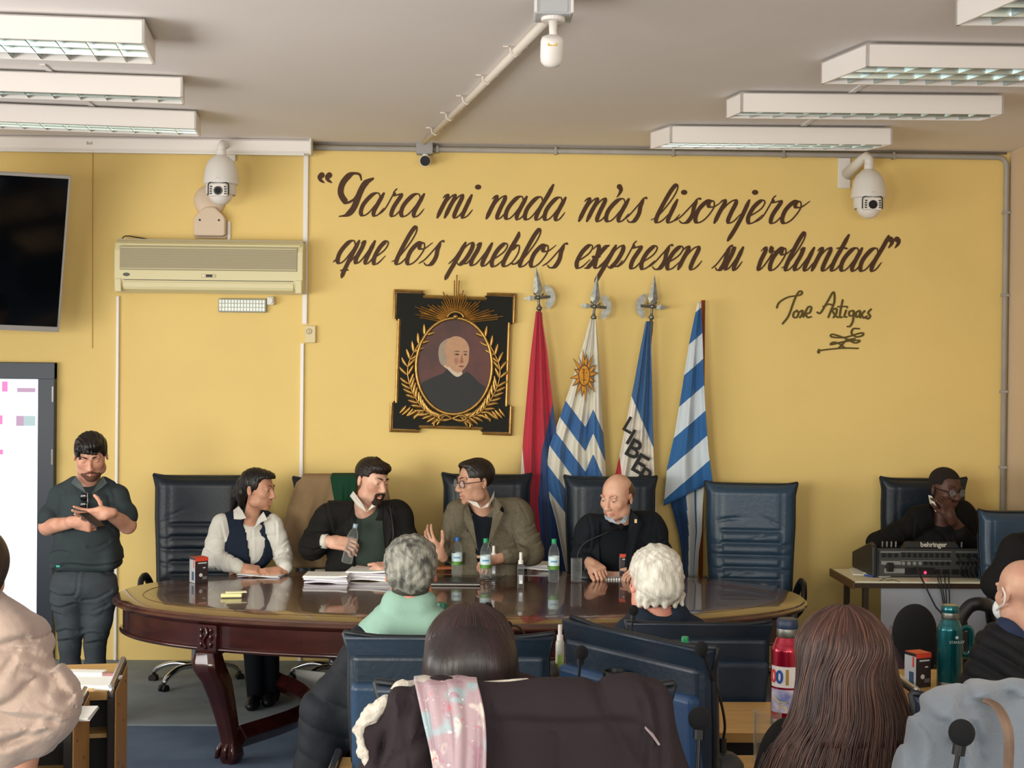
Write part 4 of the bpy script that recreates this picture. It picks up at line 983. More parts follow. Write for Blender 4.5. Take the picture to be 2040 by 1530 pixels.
m = MB(); m.prism3([(-wm / 2, -.22, 0), (-wm / 2, -.2, .19), (-wm / 2, .25, .1), (-wm / 2, .25, 0)], (wm, 0, 0)); m.build('body', M_mixg, t, bevel=.006)
for sx in (-1, 1):
    m = MB(); m.prism3([(sx * wm / 2, -.235, -.0), (sx * wm / 2, -.225, .205), (sx * wm / 2, -.16, .225), (sx * wm / 2, .27, .11), (sx * wm / 2, .27, 0)], (sx * .035, 0, 0)); m.build('side_cheek', M_mix, t, bevel=.012, seg=3)
m = MB(); m.hexa([(-.19, -.2, .19), (.19, -.2, .19), (.19, -.1, .17), (-.19, -.1, .17), (-.16, -.19, .235), (.16, -.19, .235), (.16, -.11, .225), (-.16, -.11, .225)]); m.build('meter_bridge', M_mix, t, bevel=.006)
text_mesh('brand_print', 'behringer', .045, frame((.01, -.2, .214), (1, 0, 0), (0, -1, .25)), mat('silver_print', 'C9C2B4', .4, emit=.0), t, bold=.001)
m = MB(); m.box((0, -.224, .095), (wm * .97, .01, .17)); m.build('rear_plate', mat('rear_plate', '4A4D4C', .4, .4), t)
def bx(c, dd, mm, nm='socket', bev=0): return MB().box(c, dd).build(nm, mm, t, bevel=bev)
M_sil = mat('socket_silver', 'A7AAA8', .35, .6)
for (xa_, xb_, zz_) in ((-.35, .12, .172), (.15, .34, .172), (-.35, .12, .112), (-.35, -.22, .165)): bx(((xa_ + xb_) / 2, -.232, zz_), (xb_ - xa_, .004, .004), M_sil, 'rule')
for i in range(9): bx((-.2 + i * .037, -.232, .148), (.026, .006, .028), M_black, 'socket', .004)
for i in range(9):
    MB().cyl((-.2 + i * .037, -.23, .095), (-.2 + i * .037, -.2375, .095), .0125, 12).build('jack', M_black if i > 3 else M_sil, t)
for i in range(3): bx((-.33 + i * .04, -.232, .148), (.028, .006, .028), M_black, 'socket', .004)
for i in range(10): MB().cyl((.16 + (i % 5) * .037, -.23, .15 - (i // 5) * .05), (.16 + (i % 5) * .037, -.243, .15 - (i // 5) * .05), .013, 12).build('jack', M_black, t)
for i in range(6): MB().tube(catmull([(.16 + i * .03, -.24, .14 - (i % 2) * .04), (.165 + i * .03, -.29, .1), (.17 + i * .032, -.27, .04), (.2 + i * .03, -.24, .012)], 4), .006, 6).build('patch_cable', M_black, t, smooth=True)
for i in range(4): bx((.02 + i * .062, -.232, .04), (.05, .006, .034), M_black, 'port', .003)
bx((-.09, -.232, .045), (.2, .005, .045), M_black, 'panel'); bx((-.28, -.232, .1), (.13, .004, .03), M_sil, 'label_plate'); bx((-.25, -.232, .045), (.15, .004, .03), M_sil, 'label_plate')
MB().box((-.29, -.24, .07), (.045, .03, .06)).build('power_plug', M_black, t, bevel=.006)
MB().sph((-.055, -.237, .035), .009, 10, 8).build('red_led', mat('red_led_bright', 'FF2040', emit=6), t)
for k, (xx, zz_) in enumerate([(-.31 + .03 * i, 0) for i in range(4)] + [(.22, 0)]): MB().cyl((xx, -.13, .19), (xx, -.135, .225), .006, 8).build('knob', M_sil, t)
# cables down from the mixer
ym = t.location.y - .25
def cable(name, pts, r, label, m=None):
    o0 = Vector(pts[-1]); o = MB().tube([Vector(p) for p in catmull(pts, 8)], r, 8).build(name, m or M_black, smooth=True, origin=o0); return tag(o, label, 'cable', 'black cables hanging from the audio mixer')
cable('cable', [at(1826, 1130, ym), at(1834, 1148, y0 - .02), at(1862, 1205, y0 - .1), at(1880, 1235, y0 - .12), at(1890, 1330, y0 - .14)], .006, 'thick black power cable hanging down from mixer, leftmost of its cables')
for i, (a_, b__) in enumerate(((1867, 1880), (1872, 1883), (1881, 1886), (1889, 1892))):
    cable('cable', [at(a_, 1140, ym), at(a_ + 1, 1150, y0 - .02), at(b__, 1210, y0 - .05), at(b__ + 2, 1330, y0 - .06)], .004, 'thin black cable hanging from mixer, number %d from the left in its bundle' % (i + 1) if 0 else ['thin black cable, leftmost of the four beneath the red light', 'thin black cable, second of the four beneath the red light', 'thin black cable, third of the four beneath the red light', 'thin black cable, rightmost of the four beneath the mixer light'][i])
p = onz(1728, 1140, ZS)
t = thing('paper_sheet', (p.x, p.y, ZS), 'white papers lying on the mixer table at left of the mixer', 'paper', None, -.2)
MB().box((0, 0, .002), (.21, .297, .004)).build('sheet', mat('paper', 'EFF0EC', .7), t); MB().box((.08, -.12, .006), (.15, .21, .003), rz=.5).build('sheet', mat('paper', 'EFF0EC', .7), t)
a = onz(1722, 1146, ZS + .01); b = onz(1740, 1148, ZS + .01)
o = MB().cyl(a, b, .006, 8).build('pen', mat('blue_plastic', '2A4A9A', .4), origin=a); tag(o, 'blue pen lying on the papers beside the mixer', 'pen')
MB().tube([onz(x_, y_, ZS + .008) for x_, y_ in ((1752, 1158), (1762, 1152), (1768, 1156), (1780, 1155), (1792, 1159))], .002, 5).build('thin_wire', M_black, origin=onz(1752, 1158, ZS + .004)); tag(bpy.data.objects['thin_wire'], 'thin loose wire at front edge of mixer table', 'wire')
# cupboard in the corner
p = at(1958, 1070, 9.95)
t = thing('corner_cupboard', (min(p.x + .1, XR - .2), 9.97, 0), 'low beige cupboard in the right corner behind the mixer', 'cupboard')
M_cup = mat('cupboard_beige', 'A89A72', .5)
MB().box((0, 0, .47), (.36, .3, .94)).build('body', M_cup, t, bevel=.004); MB().box((0, 0, at(1960, 1058, 9.95).z - .012), (.38, .32, .024)).build('top', M_cup, t, bevel=.004)

# ================================================================ things on the oval table
def thin(name, c, base=.06, edge=.75, rough=.04):
    m = mat(name, c, rough); nt = m.node_tree; b = nt.nodes['Principled BSDF']; lw = nt.nodes.new('ShaderNodeLayerWeight'); lw.inputs[0].default_value = .35
    mr = nt.nodes.new('ShaderNodeMapRange'); mr.inputs[3].default_value = base; mr.inputs[4].default_value = edge; pw_ = nt.nodes.new('ShaderNodeMath'); pw_.operation = 'POWER'; pw_.inputs[1].default_value = 3.5; lw.inputs[0].default_value = .5; nt.links.new(lw.outputs['Facing'], pw_.inputs[0]); nt.links.new(pw_.outputs[0], mr.inputs[0]); nt.links.new(mr.outputs[0], b.inputs['Alpha']); return m
M_glass = thin('clear_glass', 'D8DEDC', .03, .8); M_pet = thin('clear_bottle', 'D6E0DE', .05, .85, .08)
M_water = thin('water', 'DCE6E6', .02, .22, .02); thin('thin_glass', 'DDE4E6', .10, .3)
M_paper = mat('paper', 'EFF0EC', .7); M_paper2 = mat('paper_edge', 'C9C5D2', .8)
def glass(px, py, h, r, label, Z=ZT, water=0.0, Y=None):
    p = onz(px, py, Z) if Y is None else Vector((at(px, py, Y).x, Y, Z))
    t = thing('drinking_glass', p, label, 'glass', 'straight clear drinking glasses')
    m = MB(); m.lathe([(.0005, .004), (r * .9, .004), (r * .96, .01), (r, h), (r - .0022, h), (r * .93 - .002, .014), (.0005, .014)], n=28, cap=False); m.build('glass_body', M_glass, t, smooth=True)
    if water: m = MB(); m.lathe([(.0005, .0145), (r * .9 - .002, .0145), (r * .93 - .0012, water), (.0005, water)], n=24); m.build('water', M_water, t, smooth=True)
    return t
def bottle(px, py, h, cap, label, Z=ZT, lab=True, M4=None, loc=None):
    p = onz(px, py, Z) if loc is None else Vector(loc)
    t = thing('water_bottle', p, label, 'bottle', 'small plastic water bottles on the table')
    r = .0345; k = h / .25
    prof = [(.0005, .006), (.02, .001), (.03, .003), (r, .014), (r, .03), (r - .002, .036), (r, .042), (r - .002, .05), (r, .056), (r - .002, .064), (r, .07), (r, .155), (r * .95, .175), (r * .72, .2), (r * .45, .215), (.0135, .222), (.0135, .24), (.0005, .24)]
    m = MB(); m.lathe([(a, z * k) for a, z in prof], n=28, cap=False); m.build('bottle_body', M_pet, t, smooth=True)
    m = MB(); m.lathe([(.0005, .008 * k), (r - .004, .012 * k), (r - .003, .15 * k), (r * .9 - .003, .17 * k), (.0005, .17 * k)], n=24, cap=False); m.build('water', M_water, t, smooth=True)
    MB().lathe([(.0145, .226 * k), (.0155, .228 * k), (.0155, .248 * k), (.014, .25 * k), (.0005, .25 * k)], n=20).build('cap', cap, t)
    MB().lathe([(.0165, .221 * k), (.0165, .2235 * k)], n=20).build('neck_ring', M_pet, t)
    if lab:
        m = MB(); m.lathe([(r + .0006, .078 * k), (r + .0006, .15 * k)], n=28, cap=False); m.build('label', mat('label_pale_blue', 'CFE4EA', .4), t, smooth=True)
        m = MB(); m.lathe([(r + .001, .076 * k), (r + .001, .092 * k), (r + .001, .098 * k)], n=28, cap=False); m.build('label_band', mat('label_green', '5E9A3C', .4, var=.4, vscale=60), t, smooth=True)
        m = MB(); m.add([(math.sin(a) * (r + .0014), -math.cos(a) * (r + .0014), z * k) for z in (.118, .128) for a in np.linspace(-.6, .6, 7)], [(i, i + 1, i + 8, i + 7) for i in range(6)]); m.build('label_print', mat('label_blue', '5A9CC8', .4), t)
    return t
M_blue = mat('blue_cap', '2F72C4', .35); M_green = mat('green_cap', '1E9A62', .35)
bottle(910, 1148, .25, M_blue, 'water bottle with blue cap in front of the olive grey jacket')
bottle(967, 1157, .265, M_green, 'water bottle with green cap beside the drinking glass, in front of jacket man')
bottle(1103, 1160, .27, M_green, 'water bottle with green cap between spray bottle and bald man')
glass(669, 1141, .142, .037, 'drinking glass on folded papers before bearded man', water=0)
glass(779, 1140, .145, .036, 'drinking glass half hidden behind the grey haired head')
glass(945, 1141, .14, .034, 'drinking glass between the blue capped and green capped bottles', water=.05)
glass(1148, 1160, .15, .035, 'tall drinking glass in front of the bald man')
def carton(px, py, s_, rz, label, Z=ZT, d=.5):
    p = onz(px, py, Z); k = s_
    t = thing('small_carton', p, label, 'box', 'small black and red cartons', rz)
    w, h, dd = .085 * k, .155 * k, .08 * k
    MB().box((0, 0, h / 2), (w, dd, h)).build('carton_body', mat('carton_dark', '2E2528', .4), t, bevel=.0015)
    MB().box((0, 0, h + .0008), (w * 1.002, dd * 1.002, .0016)).build('red_top', mat('carton_red', 'D8452E', .4), t)
    MB().box((0, -dd / 2 - .0004, h * .93), (w * 1.002, .0012, h * .13)).build('red_edge', mat('carton_red', 'D8452E', .4), t)
    MB().box((-w / 2 - .0004, 0, h * .46), (.0012, dd * .98, h * .9)).build('pale_side', mat('carton_pale', 'C4C6CC', .4), t)
    MB().box((-w / 2 - .0012, -.01 * k, h * .28), (.0012, dd * .4, h * .34)).build('side_picture', mat('side_blue', '3C5878', .4), t)
    MB().box((-w / 2 - .0012, -.022 * k, h * .75), (.0012, dd * .14, h * .3)).build('side_print', mat('carton_red', 'D8452E', .4), t)
    MB().box((0.004 * k, -dd / 2 - .001, h * .79), (w * .66, .001, h * .045)).build('title_print', mat('print_white', 'CFCCCB', .4), t)
    MB().box((.016 * k, -dd / 2 - .001, h * .6), (w * .2, .001, h * .04)).build('title_print', mat('print_white', 'CFCCCB', .4), t)
    MB().cyl((-.006 * k, -dd / 2 - .0006, h * .32), (-.006 * k, -dd / 2 - .002, h * .32), w * .13, 16).build('round_print', mat('print_white', 'CFCCCB', .4), t)
    MB().box((.02 * k, -dd / 2 - .001, h * .2), (w * .36, .001, h * .12), ).build('picture_print', mat('print_grey', '6A6668', .4), t)
    return t
carton(396, 1160, 1.0, .62, 'red topped carton at left end of oval table')
carton(1247, 1150, .98, -.1, 'red topped carton before the bald man')
carton(1828, 1366, .92, .38, 'orange topped carton on the right desk beside green thermos', Z=DZ)
def stack(px, py, w, d, n, rz, label, name='paper_stack', Z=ZT, th=.012, seed=0, m1=None):
    p = onz(px, py, Z); t = thing(name, p, label, 'papers', None, rz); r = random.Random(seed)
    for i in range(n):
        m = MB(); a = r.uniform(-.05, .05) * (i > 0); dx = r.uniform(-.01, .01); dy = r.uniform(-.01, .01)
        c, s = math.cos(a), math.sin(a); vs = []
        N = 8
        P0_, P1_ = [], []
        for j in range(N + 1):
            u = -w / 2 + w * j / N; bend = .008 * math.sin(j / N * PI * 1.3 + i) * (1 if n > 1 else .3)
            for L_, zz_ in ((P0_, i * th + .001), (P1_, (i + 1) * th - .001)):
                L_.append([(c * (u + dx) - s * (v + dy), s * (u + dx) + c * (v + dy), zz_ + max(0, bend)) for v in (-d / 2, d / 2)])
        m.grid(P0_); m.grid(P1_); k0 = 0; k1 = 2 * (N + 1)
        for j in range(N):
            m.f += [(2 * j, 2 * j + 2, k1 + 2 * j + 2, k1 + 2 * j), (2 * j + 1, k1 + 2 * j + 1, k1 + 2 * j + 3, 2 * j + 3)]; m.mi += [0, 0]
        m.f += [(0, 1, k1 + 1, k1), (2 * N, k1 + 2 * N, k1 + 2 * N + 1, 2 * N + 1)]; m.mi += [0, 0]
        m.build('sheaf', (m1 or M_paper) if i % 2 == (n - 1) % 2 else M_paper2, t)
    return t
stack(519, 1148, .27, .13, 2, -.12, 'small white pad of paper under the hands of the woman', 'note_pad', th=.006)
stack(652, 1158, .27, .2, 4, -.05, 'stack of white papers before the bearded man, left one', seed=2)
stack(742, 1153, .30, .22, 5, -.12, 'thicker stack of white papers touching the grey haired head', seed=3)
stack(672, 1138, .30, .1, 1, .05, 'folded cream papers lying under the drinking glass', 'folded_papers', th=.006, m1=mat('cream_paper', 'E6E0C8', .7))
stack(1052, 1132, .27, .2, 3, -.08, 'stack of white papers by the jacket man and green capped bottle', seed=5)
stack(903, 1134, .24, .07, 1, 0, 'orange brown notebook behind the blue capped bottle', 'notebook', th=.018, m1=mat('orange_leather', 'B8602E', .5))
stack(938, 1131, .1, .04, 1, 0, 'small white card behind the drinking glass', 'card', th=.02)
stack(1213, 1142, .2, .12, 2, .03, 'green folder with white sheet under the hand of bald man', 'folder', th=.012, m1=mat('folder_green', '1E7A4C', .5))
stack(1208, 1130, .17, .06, 1, .03, 'white card with black mark standing on green folder', 'card', Z=ZT + .026, th=.012, m1=mat('pale_green_card', 'DDE8D6', .6))
p = onz(1238, 1154, ZT); t = thing('spiral_notebook', p, 'white spiral notebook lying before the red topped carton', 'notebook', None, -.03)
MB().box((0, 0, .006), (.21, .09, .012)).build('pages', M_paper, t, bevel=.001)
for i in range(12): MB().tube([(-.092 + i * .0165, -.04 + .008 * math.cos(a), .008 + .009 * math.sin(a)) for a in np.linspace(0, 2 * PI, 9)], .0022, 5).build('ring', mat('ring_black', '222426', .4), t)
p = onz(908, 1163, ZT); t = thing('laptop', p, 'closed dark laptop behind the grey haired head', 'laptop', None, 0)
MB().box((-.02, 0, .010), (.34, .2, .012)).build('base', mat('laptop_silver', '8A8884', .35, .7), t, bevel=.003)
MB().box((-.02, 0, .021), (.34, .2, .008)).build('lid', mat('laptop_dark', '2C2624', .35), t, bevel=.003)
MB().box((-.02, 0, .002), (.3, .17, .004)).build('foot', M_black, t)
def spray(px, py, h, label, Z=ZT, green=False):
    p = onz(px, py, Z); t = thing('spray_bottle', p, label, 'spray bottle', 'small clear spray bottles'); k = h / .2; r = .019
    MB().lathe([(.0005, 0), (r, .002), (r, .12), (r * .9, .13), (.012, .138), (.012, .14), (.0005, .14)], n=20).build('spray_body', M_pet if not green else mat('cloudy_gel', 'E2E6DE', .2, trans=.4), t, smooth=True).scale = (k,) * 3
    MB().lathe([(.0005, .135), (.014, .135), (.014, .155), (.009, .158), (.009, .2), (.0005, .2)], n=18).build('pump_cap', M_white, t).scale = (k,) * 3
    MB().box((0, -r - .0006, .05 * 1), (.022, .002, .05)).build('label', mat('label_grey', 'B8BCC4', .4) if not green else mat('label_leaf', '8FB85A', .4), t).scale = (k,) * 3
    if not green: MB().box((.002, -r - .0018, .035), (.014, .001, .02)).build('label_print', mat('label_white', 'E8ECF0', .4), t).scale = (k,) * 3
spray(1037, 1171, .215, 'clear spray bottle with white cap in front of paper stack')
spray(983, 1150, .2, 'spray bottle partly hidden behind green capped bottle')
spray(1115, 1338, .205, 'small spray bottle with green label on short audience desk', Z=DZ, green=True)
p = onz(465, 1190, ZT); t = thing('plastic_case', p, 'pale yellow plastic case lying near front of table', 'case', None, .12)
M_yel = mat('pale_yellow_plastic', 'E6DDA0', .4)
MB().box((-.01, -.01, .014), (.12, .05, .022)).build('case_body', M_yel, t, bevel=.008, seg=3); MB().box((.015, .01, .029), (.12, .05, .008), rz=.1).build('case_lid', mat('pale_cream_plastic', 'E8E4C0', .4), t, bevel=.004); MB().box((0, -.01, .0025), (.1, .04, .005)).build('case_foot', M_black, t)
def spectacles_flat(px, py):
    p = onz(px, py, ZT); t = thing('spectacles', p, 'dark folded spectacles lying right of the laptop', 'spectacles')
    m = MB(); m.tube(catmull([(-.1, 0, .01), (-.03, -.005, .02), (.03, .0, .022), (.075, .01, .045)], 5), .0025, 6); m.build('temple_arm', M_black, t)
    m = MB(); m.tube([(.075, .01, .045), (.06, .0, .003)], .0025, 6); m.build('temple_arm', M_black, t)
    for sx in (-1, 1): MB().tube([(-.02 + sx * .028 + .022 * math.cos(a), -.012, .02 + .016 * math.sin(a)) for a in np.linspace(0, 2 * PI, 17)[:-1]], .002, 6, closed=True).build('lens_rim', M_black, t)
spectacles_flat(985, 1160)
# gooseneck microphones
M_foam = mat('black_foam', '0B0C0F', .95, bump=.8, bscale=300); M_neck = mat('gooseneck', '17181A', .4)
def mic(ball, Yb, base, rb, label, Z=ZT, mid=None, baser=.06, clip=None, group='black gooseneck microphones', bigbase=False, Ybase=None):
    B = at(ball[0], ball[1], Yb); s = onz(base[0], base[1], Z) if Ybase is None else Vector((at(base[0], base[1], Ybase).x, Ybase, Z))
    t = thing('microphone', s, label, 'microphone', group)
    k = baser / .06
    M_b = mat('mic_base', '2C2F32', .35)
    m = MB(); m.lathe([(.0005, 0), (.06 * k, 0), (.064 * k, .006), (.062 * k, .02 * k), (.045 * k, .042 * k), (.03 * k, .052 * k), (.0005, .054 * k)], n=28); m.build('base', M_b, t, auto=50)
    MB().cyl((0, 0, .05 * k), (0, 0, .05 * k + .05), .012, 12).build('socket', M_neck, t)
    b = B - s; a = Vector((0, 0, .05 * k + .04))
    mids = [Vector(x) for x in mid] if mid else [a.lerp(b, .35) + Vector((0, 0, .06)) * (b.length), a.lerp(b, .7) + Vector((0, 0, .05)) * b.length]
    pts = catmull([a] + mids + [b], 8)
    MB().tube(pts, .0045 * max(1, rb / .022), 8).build('gooseneck', M_neck, t, smooth=True)
    d = (Vector(pts[-1]) - Vector(pts[-3])).normalized()
    MB().cyl(Vector(b) - d * rb * 1.7, Vector(b), rb * .5, 12).build('mic_head', M_black, t)
    m = MB(); m.sph((0, 0, 0), (rb, rb, rb * 1.05), 24, 16); o = m.build('foam_ball', M_foam, t, smooth=True); o.location = b
    return t
mic((998, 1016), 9.0, (1000, 1142), .021, 'gooseneck microphone standing in front of the jacket man', mid=[(-.06, -.01, .2), (-.03, 0, .33)])
mic((1237, 1050), 8.95, (1166, 1152), .022, 'gooseneck microphone curving towards the bald man', mid=[(-.05, 0, .13), (-.01, 0, .22), (.13, -.01, .29)])
mic((777, 1010), 8.95, (792, 1150), .012, 'slim gooseneck microphone in front of bearded man', mid=[(-.03, 0, .2), (-.03, 0, .3)])
mic((1158, 1300), 4.3, (1140, 1440), .0215, 'foam ball microphone left of the black cup', Z=DZ, Ybase=4.34, mid=[(-.03, .0, .1), (.0, 0, .18)], baser=.05)
mic((1262, 1216), 5.3, (1245, 1372), .0195, 'small foam ball microphone at the neck of white haired man', Z=.0 + DZ, Ybase=5.3, mid=[(-.02, .0, .12), (.01, 0, .22)])
mic((1397, 1292), 4.3, (1440, 1500), .0215, 'foam ball microphone with round grey base at bottom centre', Z=DZ, Ybase=4.6, mid=[(.0, -.03, .16), (-.04, -.14, .28)], baser=.066)
mic((1394, 1432), 3.6, (1385, 1560), .030, 'foam ball microphone lowest at bottom centre', Z=DZ - .1, Ybase=3.55, mid=[(-.0, .0, .1), (.0, 0, .16)])
mic((1916, 1460), 3.1, (1840, 1620), .029, 'foam ball microphone in front of the grey blue coat', Z=.85, Ybase=3.1, mid=[(.0, .0, .06), (.03, 0, .13)])
mic((972, 1210), 6.0, (1040, 1360), .021, 'foam ball microphone above dark haired woman', Z=DZ, Ybase=6.04, mid=[(-.03, .0, .14), (-.08, 0, .25)])
mic((1012, 1246), 5.95, (1090, 1360), .018, 'thin microphone leaning left behind dark haired woman', Z=DZ, Ybase=6.05, mid=[(-.05, 0, .1), (-.12, 0, .2)])
# thermos flasks and cup
def thermos(px, py, h, r, body, label, Z=DZ, lid=None, Y=None, txt=None, stickers=False, handle=False):
    p = onz(px, py, Z) if Y is None else Vector((at(px, py, Y).x, Y, Z))
    t = thing('thermos_flask', p, label, 'thermos'); k = h
    MB().lathe([(.0005, 0), (r * .97, 0), (r, .004), (r, h * .07), (r * .98, h * .075)], n=36).build('steel_foot', M_steel, t, auto=40)
    MB().lathe([(r * .99, h * .07), (r, h * .08), (r, h * .7), (r * .985, h * .72), (r * .86, h * .765), (r * .8, h * .775), (r * .78, h * .80), (r * .62, h * .83), (r * .6, h * .85)], n=36).build('flask_body', body, t, auto=50)
    MB().lathe([(r * .66, h * .83), (r * .7, h * .845), (r * .68, h * .9), (r * .65, h * .92), (.001, h * .92)], n=32).build('steel_collar', M_steel, t, auto=40)
    MB().lathe([(r * .68, h * .91), (r * .7, h * .92), (r * .68, h * .98), (r * .6, h), (.001, h)], n=32).build('lid', lid or body, t, auto=40)
    if handle:
        m = MB(); m.tube(catmull([(r * .95, 0, h * .7), (r * 1.5, 0, h * .72), (r * 1.75, 0, h * .64), (r * 1.7, 0, h * .45), (r * 1.4, 0, h * .38), (r * .95, 0, h * .4)], 5), .009, 8, flat=1.6); m.build('handle', body, t, smooth=True)
    return t
M_red = mat('metallic_red', 'A01030', .25, .55, coat=.5); M_teal = mat('metallic_teal', '0F6068', .25, .6, coat=.5)
tt = thermos(1566, 1455, .36, .058, M_red, 'red thermos flask with number stickers beside brown haired woman', Y=5.2, lid=mat('navy_lid', '1E2E4A', .4))
bpy.data.objects['thermos_flask'].scale = (1, 1, at(1566, 1232, 5.2).z / .36 * 1 - DZ / .36)
r = .0585
def sticker(par, r, a0, a1, z0, z1, m, nm='sticker'):
    mb = MB(); N = 10; mb.add([(math.sin(a) * r, -math.cos(a) * r, z) for z in (z0, z1) for a in np.linspace(a0, a1, N + 1)], [(i, i + 1, i + N + 2, i + N + 1) for i in range(N)]); return mb.build(nm, m, par, fix=False)
hT = .36
sticker(tt, .0588, -1.4, .75, .135, .205, mat('sticker_white', 'E9E6E6', .4)); sticker(tt, .0588, -1.4, .75, .05, .128, mat('sticker_pale', 'DCD4E2', .4, var=.35, vscale=20, hex2='7A86C0'))
for k, (ch, a, mm, sz) in enumerate((('0', -1.15, mat('sticker_red', 'D8403A', .4), .06), ('0', -.68, mat('sticker_blue', '2A56A8', .4), .06), ('1', -.18, mat('sticker_gold', 'B08A3A', .4), .07))):
    text_mesh('sticker_digit', ch, sz, frame((math.sin(a) * .0595, -math.cos(a) * .0595, .168), (math.cos(a), math.sin(a), 0), (math.sin(a), -math.cos(a), 0)), mm, tt, bold=.002)
mb = MB(); mb.tube([(math.sin(a) * .0596, -math.cos(a) * .0596, z) for a, z in ((-1.1, .10), (-.7, .085), (-.2, .088), (-.7, .07), (-.2, .066))], .0025, 5); mb.build('sticker_stripe', mat('sticker_yellow', 'E2D24A', .4), tt)
tg = thermos(1891, 1376, .36, .052, M_teal, 'teal green thermos flask with silver base on right desk', Y=5.85, handle=True)
tg.scale = (1, 1, (at(1891, 1205, 5.85).z - DZ) / .36)
text_mesh('maker_print', 'STANLEY', .017, frame((.012, -.0535, .205), (1, .2, 0), (.2, -1, 0)), mat('pale_print', 'C9D4D2', .4), tg)
MB().cyl((.012, -.052, .226), (.012, -.0535, .226), .007, 10).build('maker_badge', mat('pale_print', 'C9D4D2', .4), tg)
thermos(880, 1262, .3, .033, M_white, 'white flask with green lid behind dark haired woman', Y=5.3, lid=mat('dark_green_lid', '145A44', .4)).scale = (1, 1, (at(880, 1200, 5.3).z - DZ) / .3)
thermos(1364, 1330, .3, .02, M_pet, 'bottle with bright green cap behind the angled blue chair', Y=5.2, lid=M_green).scale = (1, 1, (at(1364, 1268, 5.2).z - DZ) / .3)
p = at(1225, 1400, 4.62); t = thing('travel_cup', (p.x, 4.62, DZ), 'black travel cup with open lid below foam microphone', 'cup')
hc = at(1225, 1338, 4.62).z - DZ
MB().lathe([(.0005, 0), (.03, 0), (.036, hc * .93), (.0005, hc * .93)], n=28).build('cup_body', M_black, t, auto=40)
MB().lathe([(.039, hc * .9), (.041, hc * .93), (.04, hc), (.035, hc + .003), (.033, hc - .01), (.0005, hc - .012)], n=28, cap=False).build('lid', M_black, t, auto=40)
glass(1528, 1500, .17, .047, 'large drinking glass at bottom in front of brown haired woman', Y=4.7, Z=DZ, water=.07)
glass(1142, 1340, .15, .036, 'drinking glass beside the small spray bottle', Y=5.98, Z=DZ)
# booklet and pen on the left desk
p = onz(168, 1360, DZ); t = thing('booklet', p, 'open white booklet with clip on the left desk', 'booklet', None, -.05)
MB().box((0, 0, .006), (.26, .2, .012)).build('pages', M_paper, t, bevel=.003); MB().box((-.03, .11, .015), (.16, .07, .02)).build('back_pages', M_paper, t, bevel=.004); MB().box((-.02, .085, .018), (.24, .012, .012)).build('binding', mat('dark_pink', '8A5A5A', .5), t)
p = onz(213, 1376, DZ); t = thing('marker', p, 'silver marker lying at the right edge of left desk', 'pen')
MB().cyl((-.05, 0, .011), (.03, 0, .011), .011, 12).build('barrel', M_whitem, t); MB().cyl((.03, 0, .011), (.034, 0, .011), .009, 12).build('end_cap', M_black, t)
stack(120, 1425, .24, .2, 2, .1, 'white papers on the second left desk under pink coat', Z=DZ, th=.006)
# ================================================================ soft bodies: signed distance volumes meshed by surface nets
def f32(v): return np.array(tuple(v), dtype=np.float32)
def smin(a, b, k):
    h = np.clip(.5 + .5 * (b - a) / k, 0, 1); return b + (a - b) * h - k * h * (1 - h)
def prim_bounds(p):
    t = p['t']
    if t == 'c':
        r = max(p['ra'], p['rb']) + p.get('wa', 0); a, b = p['a'], p['b']; return np.minimum(a, b) - r, np.maximum(a, b) + r
    e = np.abs(p['R']) @ p['r']; return p['c'] - e, p['c'] + e
def cap(a, b, ra, rb=None, k=.015, m=0, op='+', wa=0.0, wf=30.0, wp=0.0):
    return dict(t='c', a=f32(a), b=f32(b), ra=ra, rb=ra if rb is None else rb, k=k, m=m, op=op, wa=wa, wf=wf, wp=wp)
def chain(pts, rs, k=.015, m=0, op='+', **kw):
    return [cap(pts[i], pts[i + 1], rs[i], rs[i + 1], k, m, op, **kw) for i in range(len(pts) - 1)]
def ell(c, r, R=None, k=.015, m=0, op='+'):
    return dict(t='e', c=f32(c), r=f32(r), R=np.eye(3, dtype=np.float32) if R is None else np.array(R, dtype=np.float32), k=k, m=m, op=op)
def rbox(c, r, R=None, rd=.01, k=.015, m=0, op='+'):
    return dict(t='b', c=f32(c), r=f32(r), R=np.eye(3, dtype=np.float32) if R is None else np.array(R, dtype=np.float32), rd=rd, k=k, m=m, op=op)
